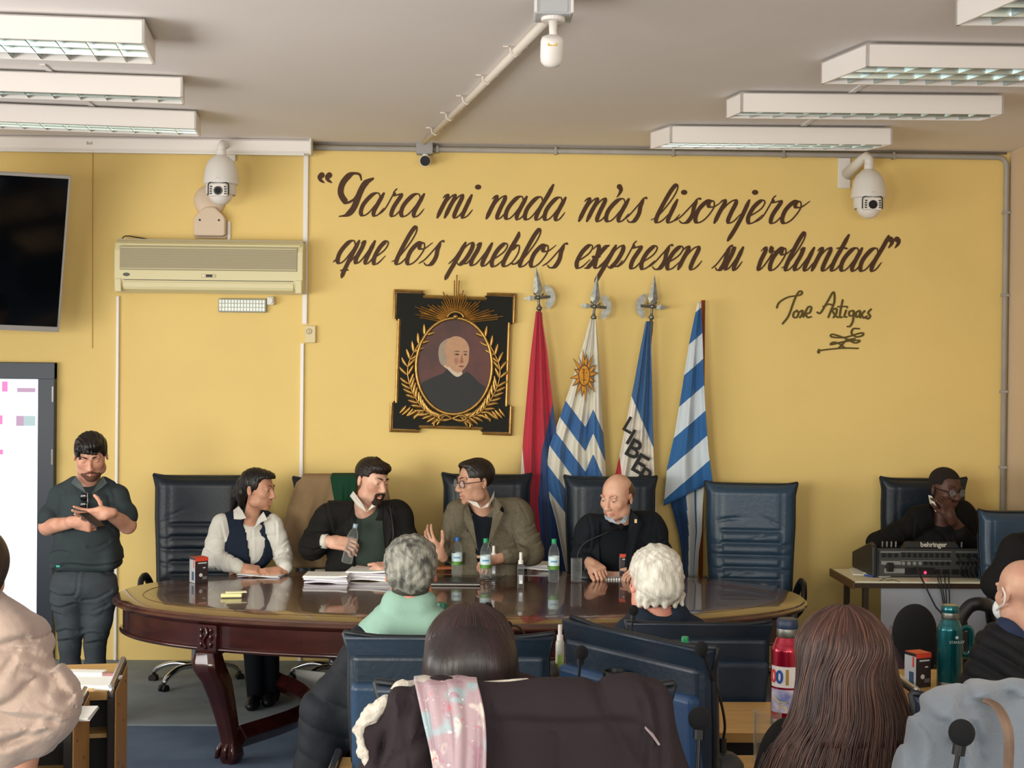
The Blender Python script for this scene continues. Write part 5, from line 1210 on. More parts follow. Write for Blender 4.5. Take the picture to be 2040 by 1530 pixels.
def dist(p, X, Y, Z):
    if p['t'] == 'c':
        a, b = p['a'], p['b']; d = b - a; L = float(d @ d) + 1e-9
        x, y, z = X - a[0], Y - a[1], Z - a[2]
        t = np.clip((x * d[0] + y * d[1] + z * d[2]) / L, 0, 1)
        q = np.sqrt((x - t * d[0]) ** 2 + (y - t * d[1]) ** 2 + (z - t * d[2]) ** 2)
        r = p['ra'] + (p['rb'] - p['ra']) * t
        if p['wa']:
            l = L ** .5; r = r + .45 * p['wa'] * np.sin(p['wf'] * 6.283 * t * l + p['wp'] + 1.5 * np.sin(9 * (x + z) + 5 * y)) * (.5 + .5 * np.sin(3.1 * t + .4))
        return q - r
    c, R, r = p['c'], p['R'], p['r']
    x, y, z = X - c[0], Y - c[1], Z - c[2]
    u = R[0, 0] * x + R[1, 0] * y + R[2, 0] * z; v = R[0, 1] * x + R[1, 1] * y + R[2, 1] * z; w = R[0, 2] * x + R[1, 2] * y + R[2, 2] * z
    if p['t'] == 'e':
        k0 = np.sqrt((u / r[0]) ** 2 + (v / r[1]) ** 2 + (w / r[2]) ** 2) + 1e-6
        k1 = np.sqrt((u / r[0] ** 2) ** 2 + (v / r[1] ** 2) ** 2 + (w / r[2] ** 2) ** 2) + 1e-6
        return k0 * (k0 - 1) / k1
    rd = p['rd']; a = np.abs(u) - r[0] + rd; b = np.abs(v) - r[1] + rd; g = np.abs(w) - r[2] + rd
    return np.sqrt(np.maximum(a, 0) ** 2 + np.maximum(b, 0) ** 2 + np.maximum(g, 0) ** 2) + np.minimum(np.maximum(a, np.maximum(b, g)), 0) - rd
def volume(prims, h, post=None, clip=None):
    lo = np.min([prim_bounds(p)[0] for p in prims if p['op'] == '+'], axis=0) - 3 * h
    hi = np.max([prim_bounds(p)[1] for p in prims if p['op'] == '+'], axis=0) + 3 * h
    if clip is not None: lo = np.maximum(lo, clip[0]); hi = np.minimum(hi, clip[1])
    n = np.maximum(4, np.ceil((hi - lo) / h).astype(int) + 1)
    ax = [(lo[i] + h * np.arange(n[i])).astype(np.float32) for i in range(3)]
    D = np.full(tuple(n), .5, np.float32); Q = np.full(tuple(n), .5, np.float32); M = np.zeros(tuple(n), np.int8)
    for p in prims:
        a, b = prim_bounds(p); pad = p['k'] + 3.5 * h
        i0 = np.maximum(0, np.floor((a - pad - lo) / h).astype(int)); i1 = np.minimum(n, np.ceil((b + pad - lo) / h).astype(int) + 1)
        if p['op'] == '&': i0 = np.zeros(3, int); i1 = n
        if (i1 <= i0).any(): continue
        s = tuple(slice(i0[i], i1[i]) for i in range(3))
        X = ax[0][s[0]][:, None, None]; Yy = ax[1][s[1]][None, :, None]; Z = ax[2][s[2]][None, None, :]
        d = dist(p, X, Yy, Z).astype(np.float32)
        if p['op'] == '+':
            D[s] = smin(D[s], d, p['k']); c = d < Q[s]; Q[s] = np.where(c, d, Q[s]); M[s] = np.where(c, p['m'], M[s])
        elif p['op'] == '-':
            D[s] = -smin(-D[s], d, p['k'])
        elif p['op'] == '&':
            D[s] = -smin(-D[s], -d, p['k'])
        elif p['op'] == 'm':
            M[s] = np.where(d < 0, p['m'], M[s])
    if post is not None:
        I = np.nonzero(np.abs(D) < .035)
        D[I] += post(ax[0][I[0]], ax[1][I[1]], ax[2][I[2]]).astype(np.float32)
    # closed borders
    for i in range(3):
        s = [slice(None)] * 3; s[i] = 0; D[tuple(s)] = np.maximum(D[tuple(s)], h * .4); s[i] = -1; D[tuple(s)] = np.maximum(D[tuple(s)], h * .4)
    return D, M, lo, h
def surface_nets(D, M, lo, h):
    neg = D < 0; n = np.array(D.shape)
    c = np.zeros(tuple(n - 1), np.int8)
    for dx in (0, 1):
        for dy in (0, 1):
            for dz in (0, 1): c += neg[dx:n[0] - 1 + dx, dy:n[1] - 1 + dy, dz:n[2] - 1 + dz]
    I = np.array(np.nonzero((c > 0) & (c < 8))).T
    idx = np.full(tuple(n - 1), -1, np.int32); idx[I[:, 0], I[:, 1], I[:, 2]] = np.arange(len(I))
    acc = np.zeros((len(I), 3)); cnt = np.zeros(len(I))
    C = {(a, b, g): D[I[:, 0] + a, I[:, 1] + b, I[:, 2] + g] for a in (0, 1) for b in (0, 1) for g in (0, 1)}
    for k in C:
        for ax_ in range(3):
            if k[ax_] == 0:
                k2 = list(k); k2[ax_] = 1; a, b = C[k], C[tuple(k2)]
                m = (a < 0) != (b < 0); t = np.where(m, a / np.where(np.abs(a - b) < 1e-9, 1, a - b), 0)
                for q in range(3): acc[:, q] += np.where(m, (t if q == ax_ else k[q]), 0)
                cnt += m
    V = (I + acc / cnt[:, None]) * h + lo
    F_ = []
    for ax_ in range(3):
        s0 = [slice(1, -1)] * 3; s0[ax_] = slice(0, -1); s1 = list(s0); s1[ax_] = slice(1, None)
        A = neg[tuple(s0)]; B = neg[tuple(s1)]; E = np.array(np.nonzero(A != B)).T
        if not len(E): continue
        off = np.ones(3, int); off[ax_] = 0; E2 = E + off
        u = [0, 0, 0]; v = [0, 0, 0]; u[(ax_ + 1) % 3] = 1; v[(ax_ + 2) % 3] = 1; u = np.array(u); v = np.array(v)
        q = [E2 - u - v, E2 - v, E2, E2 - u]
        Qd = np.stack([idx[a[:, 0], a[:, 1], a[:, 2]] for a in q], 1)
        ins = A[E[:, 0], E[:, 1], E[:, 2]]
        Qd = np.where(ins[:, None], Qd, Qd[:, ::-1]); F_.append(Qd)
    F_ = np.concatenate(F_); F_ = F_[(F_ >= 0).all(1)]
    g = I[F_[:, 0]] ; mi = M[g[:, 0], g[:, 1], g[:, 2]]
    return V, F_, mi
def relax(V, F_, it):
    e = np.concatenate([F_[:, [0, 1]], F_[:, [1, 2]], F_[:, [2, 3]], F_[:, [3, 0]]])
    n = len(V)
    for _ in range(it):
        S = np.zeros_like(V); c = np.zeros(n)
        for q in range(3): S[:, q] = np.bincount(e[:, 0], V[e[:, 1], q], n) + np.bincount(e[:, 1], V[e[:, 0], q], n)
        c = np.bincount(e[:, 0], minlength=n) + np.bincount(e[:, 1], minlength=n)
        V = V * .5 + .5 * S / np.maximum(c, 1)[:, None]
    return V
def soft(name, prims, h, mats, parent=None, origin=(0, 0, 0), post=None, smooth_it=1, label=None, clip=None):
    V, Fq, mi = surface_nets(*volume(prims, h, post, clip))
    V = relax(V, Fq, smooth_it)
    me = bpy.data.meshes.new(name); V = V - np.array(tuple(origin))
    me.vertices.add(len(V)); me.vertices.foreach_set('co', V.astype(np.float32).ravel())
    me.loops.add(len(Fq) * 4); me.loops.foreach_set('vertex_index', Fq.astype(np.int32).ravel())
    me.polygons.add(len(Fq)); me.polygons.foreach_set('loop_start', np.arange(0, len(Fq) * 4, 4, dtype=np.int32))
    me.update(calc_edges=True)
    me.polygons.foreach_set('use_smooth', np.ones(len(Fq), bool))
    if not isinstance(mats, (list, tuple)): mats = [mats]
    for m in mats: me.materials.append(m)
    if len(mats) > 1: me.polygons.foreach_set('material_index', np.clip(mi, 0, len(mats) - 1).astype(np.int32))
    me.validate(); return link_mesh(name, me, parent, label)
def folds(amp, ax_=(1, 0, 0), f=40.0, warp=3.0, g=(0, 0, 7)):
    def fn(x, y, z):
        w = np.sin(g[0] * x + g[1] * y + g[2] * z + 1.3) + .6 * np.sin(17 * x - 11 * z + 2 * y)
        t = (ax_[0] * x + ax_[1] * y + ax_[2] * z) * f + warp * w
        t2 = (ax_[2] * x * .7 - ax_[0] * z * .7 + .5 * x) * f * .8 + 1.7 * warp * np.sin(13 * z + 8 * x)
        k1 = np.clip(.2 + np.sin(11 * x + 6 * z + 5 * y + 1) * .9, 0, 1); k2 = np.clip(.1 + np.sin(9 * z - 12 * x + 7 * y) * .9, 0, 1)
        amp_ = amp * 2.0; return amp_ * (1.7 * np.exp(-(np.sin(t * .5) / .22) ** 2) * k1 + 1.3 * np.exp(-(np.sin(t2 * .5) / .18) ** 2) * k2 - .5 + .35 * np.sin(t * .7 + w))
    return fn

def grooves(lines, Y, amp=.008, w=.008):
    L = []
    for ln in lines:
        P = [A(q[0], q[1], Y) for q in catmull([(a, b) for a, b in ln], 3)]
        L += [((p.x, p.z), (q.x, q.z)) for p, q in zip(P, P[1:])]
    def fn(x, y, z):
        d2 = np.full(x.shape, 9.0, np.float32); sd = np.zeros_like(d2)
        for (ax_, az), (bx_, bz) in L:
            dx, dz = bx_ - ax_, bz - az; l2 = dx * dx + dz * dz + 1e-9
            t = np.clip(((x - ax_) * dx + (z - az) * dz) / l2, 0, 1); ex = x - ax_ - t * dx; ez = z - az - t * dz; e = ex * ex + ez * ez
            c = e < d2; d2 = np.where(c, e, d2); sd = np.where(c, np.sign(dx * (z - az) - dz * (x - ax_)), sd)
        d = np.sqrt(d2)
        return amp * np.exp(-(d / w) ** 2) - amp * .7 * np.exp(-((d - 2.2 * w) / (1.6 * w)) ** 2) * (sd > 0)
    return fn
def both(*fs): return lambda x, y, z: sum(f(x, y, z) for f in fs)
# ---------------------------------------------------------------- heads, hands
def rotm(yaw=0, pitch=0, roll=0):
    return np.array((Matrix.Rotation(math.radians(yaw), 3, 'Z') @ Matrix.Rotation(math.radians(pitch), 3, 'X') @ Matrix.Rotation(math.radians(roll), 3, 'Y')), dtype=np.float32)
class Head:
    """local frame: face towards -Y, +X the person's left when facing the camera, z up"""
    def __init__(s, c, yaw=0, pitch=0, roll=0, k=1.0, wide=1.0): s.c = f32(c); s.R = rotm(yaw, pitch, roll); s.k = k; s.w = wide
    def P(s, x, y, z): return s.c + s.R @ (np.array((x * s.w, y, z), np.float32) * s.k)
    def e(s, c, r, k=.012, m=0, op='+', rot=None):
        R = s.R if rot is None else s.R @ rotm(*rot)
        return ell(s.P(*c), (r[0] * s.k * s.w, r[1] * s.k, r[2] * s.k), R, k, m, op)
    def c_(s, a, b, ra, rb=None, k=.008, m=0, op='+'): return cap(s.P(*a), s.P(*b), ra * s.k, (ra if rb is None else rb) * s.k, k, m, op)
    def b(s, c, r, rd=.01, k=.01, m=0, op='+', rot=None):
        R = s.R if rot is None else s.R @ rotm(*rot)
        return rbox(s.P(*c), (r[0] * s.k * s.w, r[1] * s.k, r[2] * s.k), R, rd, k, m, op)
    def prims(s, female=False, beard=0, down=0.0, nose=1.0, jaw=1.0, mouth_open=0):
        e, c = s.e, s.c_
        p = [e((0, .014, .035), (.074, .094, .083), m=0), e((0, -.028, -.028), (.062 * jaw, .064, .082), .03),
             e((0, -.034, -.076), (.047 * jaw, .05, .034), .02), e((0, -.068, -.1), (.021, .018, .015), .018)]
        for q in (-1, 1):
            p += [e((q * .04, -.058, -.018), (.024, .022, .022), .02), e((q * .05 * jaw, -.012, -.07), (.018, .035, .026), .025)]
            p += [e((q * .031, -.092, .008), (.0175, .013, .0125), .010, op='-')]
            p += [c((q * .012, -.086, .028), (q * .044, -.078, .031), .0085, .007, .012)]
            p += [e((q * .031, -.0755, .014 - .004 * down), (.016, .0122, .0082 + .004 * down), .003)]
            p += [e((q * .031, -.0745, .001), (.015, .0112, .0048), .003)]
            p += [e((q * .079, .014, -.004), (.0075, .019, .031), .006, rot=(q * 22, -10, 0)), e((q * .085, .008, .0), (.006, .010, .017), .004, op='-', rot=(q * 22, -10, 0))]
            p += [e((q * .0115 * nose, -.098, -.034), (.008 * nose, .010, .0075), .006)]
        p += [c((0, -.085, .02), (0, -.108, -.026), .0065, .0115 * nose, .012), e((0, -.107, -.03), (.0115 * nose, .012, .0095), .008)]
        p += [c((-.019, -.084, -.063), (0, -.0935, -.0605), .0035, .0055, .005, 0), c((0, -.0935, -.0605), (.019, -.084, -.063), .0055, .0035, .005, 0),
              c((-.016, -.084, -.0715), (0, -.0915, -.0735), .004, .0065, .005, 0), c((0, -.0915, -.0735), (.016, -.084, -.0715), .0065, .004, .005, 0)]
        p += [c((-.018, -.0925, -.0668), (.018, -.0925, -.0668), .0016 + .002 * mouth_open, k=.003, op='-')]
        p += [c((-.02, -.086, -.0668), (.02, -.086, -.0668), .0105, .0105, .001, 1, 'm')]
        return p
    def mb(s, name, fn, m, parent, origin, **kw):
        """plain mesh in head space"""
        mb = MB(); fn(mb); mb.v = [tuple(s.P(*v) - np.array(tuple(origin), np.float32)) for v in mb.v]; return mb.build(name, m, parent, **kw)
    def eyes(s, parent, origin, iris='3A2416', closed=False, look=0):
        if closed: return
        for q in (-1, 1):
            s.mb('eye', lambda m: m.sph((q * .031, -.0748, .007), .0118, 14, 10), mat('eye_white', 'A89C94', .3), parent, origin, smooth=True)
            s.mb('iris', lambda m: m.sph((q * .031 + look, -.083, .006), (.0064, .0042, .0064), 12, 8), mat('iris_' + iris, iris, .2), parent, origin, smooth=True)
    def brows(s, parent, origin, m, t=.0035):
        for q in (-1, 1):
            s.mb('eyebrow', lambda mb: mb.tube(catmull([(q * .012, -.0935, .030), (q * .03, -.0885, .036), (q * .05, -.0745, .033)], 5), [t * 1.1] * 6 + [t * .5] * 5, 6, flat=.7), m, parent, origin, smooth=True)
    def specs(s, parent, origin, m, r=.024):
        g = thing_part('spectacles', parent)
        for q in (-1, 1):
            s.mb('lens_rim', lambda mb: mb.tube([(q * .033 + r * 1.05 * math.cos(a), -.1 + .006 * abs(q * .033 + r * math.cos(a)) / .05, .002 + r * .82 * math.sin(a)) for a in np.linspace(0, 2 * PI, 25)[:-1]], .0022, 6, closed=True), m, g, origin, smooth=True)
            s.mb('lens', lambda mb: mb.lathe([(.001, 0), (r, 0)], (q * .033, 0, 0), 20, M=Matrix.Translation((0, -.098, .002)) @ Matrix.Rotation(PI / 2, 4, 'X')), MATS['thin_glass'], g, origin)
            s.mb('temple_arm', lambda mb: mb.tube([(q * .058, -.094, .006), (q * .074, -.05, .008), (q * .08, .01, .008)], .0022, 6), m, g, origin)
        s.mb('bridge', lambda mb: mb.tube([(-.01, -.103, .006), (0, -.107, .009), (.01, -.103, .006)], .0022, 6), m, g, origin)
def thing_part(name, parent):
    o = bpy.data.objects.new(name, None); COL.objects.link(o); o.parent = parent; o.empty_display_size = .02; return o
def hand(w, f, n, side, curl=(20, 20, 20, 20), th=(.55, .75, -.25), k=1.0, m=0, spread=4, thcurl=15):
    """w wrist, f finger direction, n back-of-hand normal, side +1/-1: thumb along side*(f x n)"""
    w = Vector(w); f = Vector(f).normalized(); n = Vector(n); n = (n - f * n.dot(f)).normalized(); s = f.cross(n) * side
    R = np.array(((f.x, s.x, n.x), (f.y, s.y, n.y), (f.z, s.z, n.z)), np.float32)
    p = [rbox(w + f * .05 * k, (.05 * k, .040 * k, .0145 * k), R, .013 * k, .012, m), ell(w + f * .035 * k + s * .022 * k - n * .008 * k, (.032 * k, .018 * k, .016 * k), R, .012, m),
         cap(w - f * .03 * k, w + f * .02 * k, .024 * k, .026 * k, .02, m)]
    if not isinstance(curl, (tuple, list)): curl = (curl,) * 4
    L = ((.044, .027, .021), (.048, .031, .022), (.045, .029, .021), (.035, .022, .019))
    for i in range(4):
        o = (.029 - .0195 * i) * k; b = w + f * (.092 - .003 * abs(i - 1.2)) * k + s * o
        d = (f + s * math.radians(spread) * (1.5 - i)).normalized(); r = (.0092, .0094, .009, .0078)[i] * k
        for j in range(3):
            q = Matrix.Rotation(math.radians(curl[i] * (1, 1.1, .7)[j]) * (-1), 3, d.cross(n)) if 0 else None
            a = math.radians(curl[i] * (1, 1.15, .75)[j]); ax_ = d.cross(n).normalized()
            d = (Matrix.Rotation(-a, 3, ax_) @ d).normalized()
            e = b + d * L[i][j] * k; p.append(cap(b, e, r, r * .9, .004, m)); b = e; r *= .92
    b = w + f * .028 * k + s * .03 * k; d = (f * th[0] + s * th[1] + n * th[2]).normalized(); r = .0125 * k
    for j, l in enumerate((.04, .032, .026)):
        e = b + d * l * k; p.append(cap(b, e, r, r * .9, .008, m)); b = e; r *= .9
        d = (d + f * math.radians(thcurl)).normalized()
    return p
def skin(name, c, c2=None): 
    m = mat(name, c, .5, var=.12, vscale=14, hex2=c2 or None, bump=.08, bscale=120); m.node_tree.nodes['Principled BSDF'].inputs['Subsurface Weight'].default_value = .08
    m.node_tree.nodes['Principled BSDF'].inputs['Subsurface Radius'].default_value = (.01, .004, .002); return m
def cloth(name, c, rough=.85, **k): return mat(name, c, rough, var=k.pop('var', .12), vscale=k.pop('vscale', 9), bump=k.pop('bump', .25), bscale=k.pop('bscale', 260), sheen=k.pop('sheen', 0), spec=k.pop('spec', .25), **k)
def hairm(name, c, c2, **k):
    return mat(name, c, .45, var=.6, vscale=k.get('vs', 60), hex2=c2, bump=.7, bscale=120, stretch=k.get('st', (1, 1, .12)))
def A(px, py, Y): return at(px, py, Y)
def rp(px, Y): return px * Y / F
# ================================================================ people on the dais
def person(base, label): return base, label
def make_body(base, label, prims, mats, h=.0048, group=None):
    o = soft('person', prims, h, mats, None, base, smooth_it=1); o.location = base
    return tag(o, label, 'person', group)
M_lip = mat('lip_skin', 'B07464', .45); M_hairb = hairm('black_hair', '1A1412', '0E0A09'); M_hairbr = hairm('dark_brown_hair', '241812', '140D0A')
def seg(T, pts, rs, **k): return chain([A(*p) for p in pts], [rp(r, p[2]) for r, p in zip(rs, pts)], **k)
def lapel(mb, pts, Y, t=.004):
    mb.prism3([A(x, y, Y if len(q) == 0 else q[0]) for (x, y, *q) in pts], (0, -t, 0))
def flatpart(name, pts, m, par, base, off=(0, -.006, 0), bevel=.002):
    mb = MB(); mb.prism3([A(*p) - Vector(base) for p in pts], off); return mb.build(name, m, par, bevel=bevel)

# ---------- standing man
Y0 = 8.3; base = Vector((A(165, 1400, Y0).x, Y0, 0)); S1 = F / Y0
sk = skin('skin_tan', 'D09E86', 'BC8670')
H = Head(A(181, 908, Y0 - .06), 12, 24, -2, 1.06, 1.06)
body = H.prims(down=1, jaw=1.12, nose=1.1)
body += [cap(A(178, 935, Y0), A(176, 965, Y0 + .02), .066, .07, .03), ell(A(174, 1010, Y0), (.16, .09, .1), k=.05), ell(A(174, 1090, Y0), (.15, .1, .2), k=.05)]
eL, wL = A(95, 1049, Y0 - .05), A(150, 1040, Y0 - .26); eR, wR = A(254, 1046, Y0 - .05), A(214, 1022, Y0 - .26)
body += [cap(A(124, 994, Y0), eL, .046, .047, .03), cap(eL, wL, .05, .031, .02), cap(A(230, 992, Y0), eR, .046, .047, .03), cap(eR, wR, .05, .031, .02)]
body += hand(wL, (.95, -.25, -.18), (.1, -.85, -.3), -1, (50, 55, 58, 60), (.75, .35, -.3), 1.05)
body += hand(wR, (-.96, -.12, -.12), (-.1, .75, -.5), -1, (14, 18, 22, 28), (.2, .95, .0), 1.05, spread=7)
body += [cap(A(135, 1180, Y0), A(140, 1290, Y0), .06, .05, .03), cap(A(200, 1180, Y0), A(192, 1290, Y0), .06, .05), cap(A(140, 1290, Y0), A(142, 1425, Y0), .045, .035), cap(A(192, 1290, Y0), A(190, 1425, Y0), .045, .035)]
pm = make_body(base, 'standing man in dark polo shirt and jeans looking at phone by the door', body, [sk, M_lip])
org = base
M_polo = cloth('charcoal_polo', '323B3E')
t_ = [ell(A(174, 1004, Y0), (.195, .118, .115), k=.05), ell(A(172, 1060, Y0), (.185, .135, .17), k=.06), ell(A(173, 1095, Y0 - .01), (.19, .15, .14), k=.06), rbox(A(172, 1110, Y0), (.192, .13, .075), rd=.05, k=.03)]
t_ += [cap(A(122, 992, Y0), A(100, 1030, Y0 - .03), .062, .062, .03), cap(A(232, 990, Y0), A(250, 1027, Y0 - .03), .062, .062, .03), cap(A(150, 966, Y0), A(118, 986, Y0), .05, .05, .04), cap(A(204, 966, Y0), A(236, 984, Y0), .05, .05, .04), cap(A(100, 1026, Y0 - .03), A(98, 1030, Y0 - .04), .067, .067, .004), cap(A(250, 1023, Y0 - .03), A(251, 1027, Y0 - .04), .067, .067, .004)]
t_ += [cap(A(178, 930, Y0), A(177, 950, Y0), .07, .075, .01, op='-'), ell(A(180, 972, Y0 - .13), (.022, .05, .06), k=.01, op='-')]
soft('polo_shirt', t_, .0065, M_polo, pm, org, post=both(folds(.0022, (.5, 0, 1), 38, 2.5, (6, 0, 3)), grooves([[(131, 985), (128, 1010), (131, 1035)], [(222, 985), (226, 1010), (222, 1040)], [(131, 1035), (140, 1060)], [(120, 1128), (150, 1118), (200, 1122), (238, 1118)], [(178, 985), (177, 1012)], [(110, 1100), (130, 1092), (150, 1094)], [(225, 1075), (205, 1085), (190, 1083)]], Y0, .007, .007)))
for sx in (-1, 1):
    cx0 = 178 + sx * 8
    flatpart('collar', [(178 + sx * 27, 948, Y0 - .05), (178 + sx * 36, 962, Y0 - .09), (178 + sx * 24, 972, Y0 - .13), (178 + sx * 5, 984, Y0 - .15), (178 + sx * 15, 964, Y0 - .13)], mat('collar_grey', '4A5354', .85), pm, org)
M_jean = cloth('grey_jeans', '3F464C', var=.3, vscale=5)
j = [ell(A(168, 1160, Y0), (.19, .14, .13), k=.04), cap(A(135, 1185, Y0), A(140, 1258, Y0 - .01), .1, .075, .03, wa=.005, wf=9), cap(A(200, 1185, Y0), A(193, 1258, Y0 - .01), .1, .075, .03, wa=.005, wf=9),
     cap(A(140, 1262, Y0), A(140, 1430, Y0), .066, .055, .01, wa=.006, wf=7), cap(A(190, 1262, Y0), A(188, 1430, Y0), .066, .055, .01, wa=.006, wf=7)]
soft('jeans', j, .0065, M_jean, pm, org, post=both(folds(.0012, (.2, 0, 1), 60, 2.0), grooves([[(168, 1130), (167, 1165), (160, 1180)], [(100, 1175), (130, 1182), (160, 1180)], [(95, 1200), (125, 1206), (155, 1198)], [(102, 1215), (130, 1220)], [(225, 1175), (200, 1188), (175, 1190)], [(222, 1200), (195, 1212)], [(120, 1256), (140, 1250), (157, 1256)], [(172, 1262), (190, 1256), (208, 1260)], [(122, 1275), (145, 1270)], [(175, 1280), (200, 1274)], [(205, 1130), (222, 1142), (238, 1140)]], Y0, .008, .007)))
for px in (141, 189):
    p = A(px, 1440, Y0); m = MB(); m.sph((p.x - org.x, -.05, .035), (.05, .13, .04), 14, 10); m.build('shoe', M_black, pm, smooth=True)
hr = [H.e((0, .016, .042), (.083, .103, .088), m=0), H.e((0, -.05, .095), (.06, .05, .03), .015), H.b((0, -.12, -.03), (.064, .09, .083), .03, .012, op='-'), H.b((0, -.02, -.12), (.2, .2, .095), .01, .01, op='-'), H.c_((-.02, -.098, .075), (.035, -.098, .06), .012, .006, .01), H.c_((-.055, -.08, .06), (-.05, -.09, .03), .008, .004, .01)]
soft('hair', hr, .004, M_hairb, pm, org, post=folds(.0025, (1, .6, 0), 320, 1.5, (20, 0, 30)))
bd = [H.e((0, -.036, -.078), (.056, .06, .042), m=0), H.e((0, -.07, -.1), (.03, .027, .022)), H.e((0, -.09, -.067), (.026, .03, .013), .004, op='-'), H.b((0, -.06, .0), (.2, .2, .055), .01, .01, op='-'), H.b((0, .06, 0), (.2, .065, .3), .01, .01, op='-')]
soft('beard', bd, .004, mat('beard_brown', '5A3A2C', .7, bump=.6, bscale=400), pm, org)
H.mb('moustache', lambda mb: mb.tube(catmull([(-.028, -.086, -.064), (-.01, -.099, -.053), (0, -.101, -.052), (.01, -.099, -.053), (.028, -.086, -.064)], 4), [.003] * 3 + [.0055] * 11 + [.003] * 3, 6), mat('beard_brown', '5A3A2C', .7), pm, org, smooth=True)
H.brows(pm, org, M_hairb, .0045)
p = A(180, 1041, Y0 - .38); m = MB(); m.box((0, 0, 0), (.075, .15, .009)); ph = m.build('phone', M_black, bevel=.004); ph.location = A(184, 1036, Y0 - .355); ph.rotation_euler = (.5, 0, 1.1); tag(ph, 'dark mobile phone in the hands of standing man', 'phone')
t = thing('sunglasses', A(168, 1000, Y0 - .135), 'dark sunglasses hooked on the polo shirt placket', 'sunglasses')
for dz in (.03, -.018): MB().sph((0, -.012, dz), (.022, .006, .026), 14, 8).build('lens', mat('dark_lens', '0A0E12', .06), t, smooth=True)
MB().tube([(.022, -.014, .055), (.024, -.016, .0), (.02, -.014, -.045)], .003, 6).build('frame_bar', M_chrome, t)
flatpart('hem_tag', [(112, 1126, Y0 - .17), (120, 1126, Y0 - .17), (120, 1130, Y0 - .17), (112, 1130, Y0 - .17)], mat('teal_tag', '2AA88C', .5), pm, org)

# ---------- woman with ponytail
Y0 = 9.12; base = Vector((A(500, 1300, Y0).x, 9.3, 0)); org = base
sk = skin('skin_light_tan', 'CC9A80', 'BA866C')
H = Head(A(514, 975, Y0 - .02), 70, 6, 0, 1.1)
sh = lambda px, py, dY=0.0: A(px, py, Y0 + dY)
zt = ZT + .035
hb = onz(520, 1133, ZT + .045)
body = H.prims(female=True, nose=.9)
body += [cap(sh(508, 1000), sh(500, 1035, .02), .05, .052, .03), ell(sh(492, 1070, .03), (.13, .08, .1), k=.04), ell(sh(492, 1130, .05), (.12, .09, .16), k=.04)]
wl = Vector((A(482, 1124, hb.y).x, hb.y + .02, zt + .012)); el_ = sh(430, 1118, -.0); wr = Vector((A(556, 1126, hb.y).x, hb.y + .06, zt + .0)); er = sh(566, 1112, .05)
body += [cap(sh(440, 1045), el_, .04, .04, .02), cap(el_, wl, .042, .028, .02), cap(sh(545, 1040), er, .04, .038, .02), cap(er, wr, .038, .027, .02)]
body += hand(wl, (.97, -.1, -.12), (.1, -.35, .9), 1, (30, 35, 40, 45), (.8, .3, -.4), 1.08)
body += hand(wr + Vector((0, -.03, -.01)), (-.85, -.5, 0), (0, -.45, .85), 1, (60, 65, 70, 70), (.8, .25, -.2), 1.05)
body += [cap(sh(480, 1165, .05), sh(500, 1190, -.45), .07, .06, .03), cap(sh(515, 1165, .05), sh(530, 1190, -.4), .07, .06, .03), cap(sh(500, 1190, -.45), sh(505, 1385, -.3), .05, .035), cap(sh(530, 1190, -.4), sh(535, 1395, -.2), .05, .035)]
pw = make_body(base, 'seated woman with black ponytail, white shirt and navy vest', body, [sk, M_lip])
M_shirt = cloth('white_shirt', 'DEDCD6', bump=.15)
t_ = [ell(sh(490, 1085, .03), (.165, .1, .16), k=.05), cap(sh(442, 1045), sh(424, 1110, -.02), .07, .07, .03, wa=.005, wf=12), cap(sh(424, 1110, -.02), wl + Vector((-.03, 0, .005)), .068, .045, .02, wa=.006, wf=14),
      cap(sh(544, 1042), sh(565, 1108, .03), .06, .062, .03, wa=.005, wf=12), cap(sh(565, 1108, .03), wr + Vector((.03, .01, .01)), .06, .045, .02, wa=.006, wf=14), ell(sh(504, 1040, -.12), (.03, .06, .042), k=.01, op='-') , cap(sh(505, 1005, -.02), sh(502, 1024, .0), .056, .058, .01, op='-')]
soft('shirt', t_, .0055, M_shirt, pw, org, post=both(folds(.002, (1, 0, .6), 45, 2.5), grooves([[(444, 1040), (450, 1070), (453, 1100)], [(416, 1078), (432, 1070), (448, 1074)], [(410, 1094), (430, 1100), (450, 1096)], [(409, 1108), (425, 1112)], [(424, 1128), (430, 1140)], [(434, 1126), (440, 1140)], [(446, 1124), (450, 1138)], [(552, 1040), (553, 1070), (548, 1095)], [(572, 1095), (560, 1108), (545, 1110)], [(505, 1056), (506, 1110)], [(574, 1075), (562, 1085)]], Y0, .006, .0055)))
v_ = [ell(sh(492, 1090, .03), (.178, .118, .168), k=.05), cap(sh(462, 1040, .02), sh(525, 1038, .02), .07, k=.04), cap(sh(508, 1010, -.02), sh(505, 1040, -.03), .07, .07, .01, op='-')]
def wedge(T, B, d=.09):
    (x0, x1, y0, Ya), (x2, x3, y1, Yb) = T, B
    r = []
    for i in range(9):
        u = i / 8; xc = (x0 + x1) / 2 * (1 - u) + (x2 + x3) / 2 * u; hw = ((x1 - x0) * (1 - u) + (x3 - x2) * u) / 2; py = y0 + (y1 - y0) * u; Yc = Ya + (Yb - Ya) * u
        r.append(rbox(A(xc, py, Yc), (rp(hw, Yc), d, rp((y1 - y0) / 12, Yc)), rd=.004, k=.004, op='-'))
    return r
v_ += wedge((480, 534, 1020, Y0 - .12), (500, 517, 1150, Y0 - .12), .09)
v_ += [cap(sh(432, 1030, -.1), sh(438, 1110, -.1), .05, .045, .02, op='-'), cap(sh(577, 1030, -.05), sh(573, 1110, -.05), .05, .045, .02, op='-')]
soft('vest', v_, .006, cloth('navy_vest', '1B2536'), pw, org, post=folds(.002, (1, 0, .3), 30, 2))
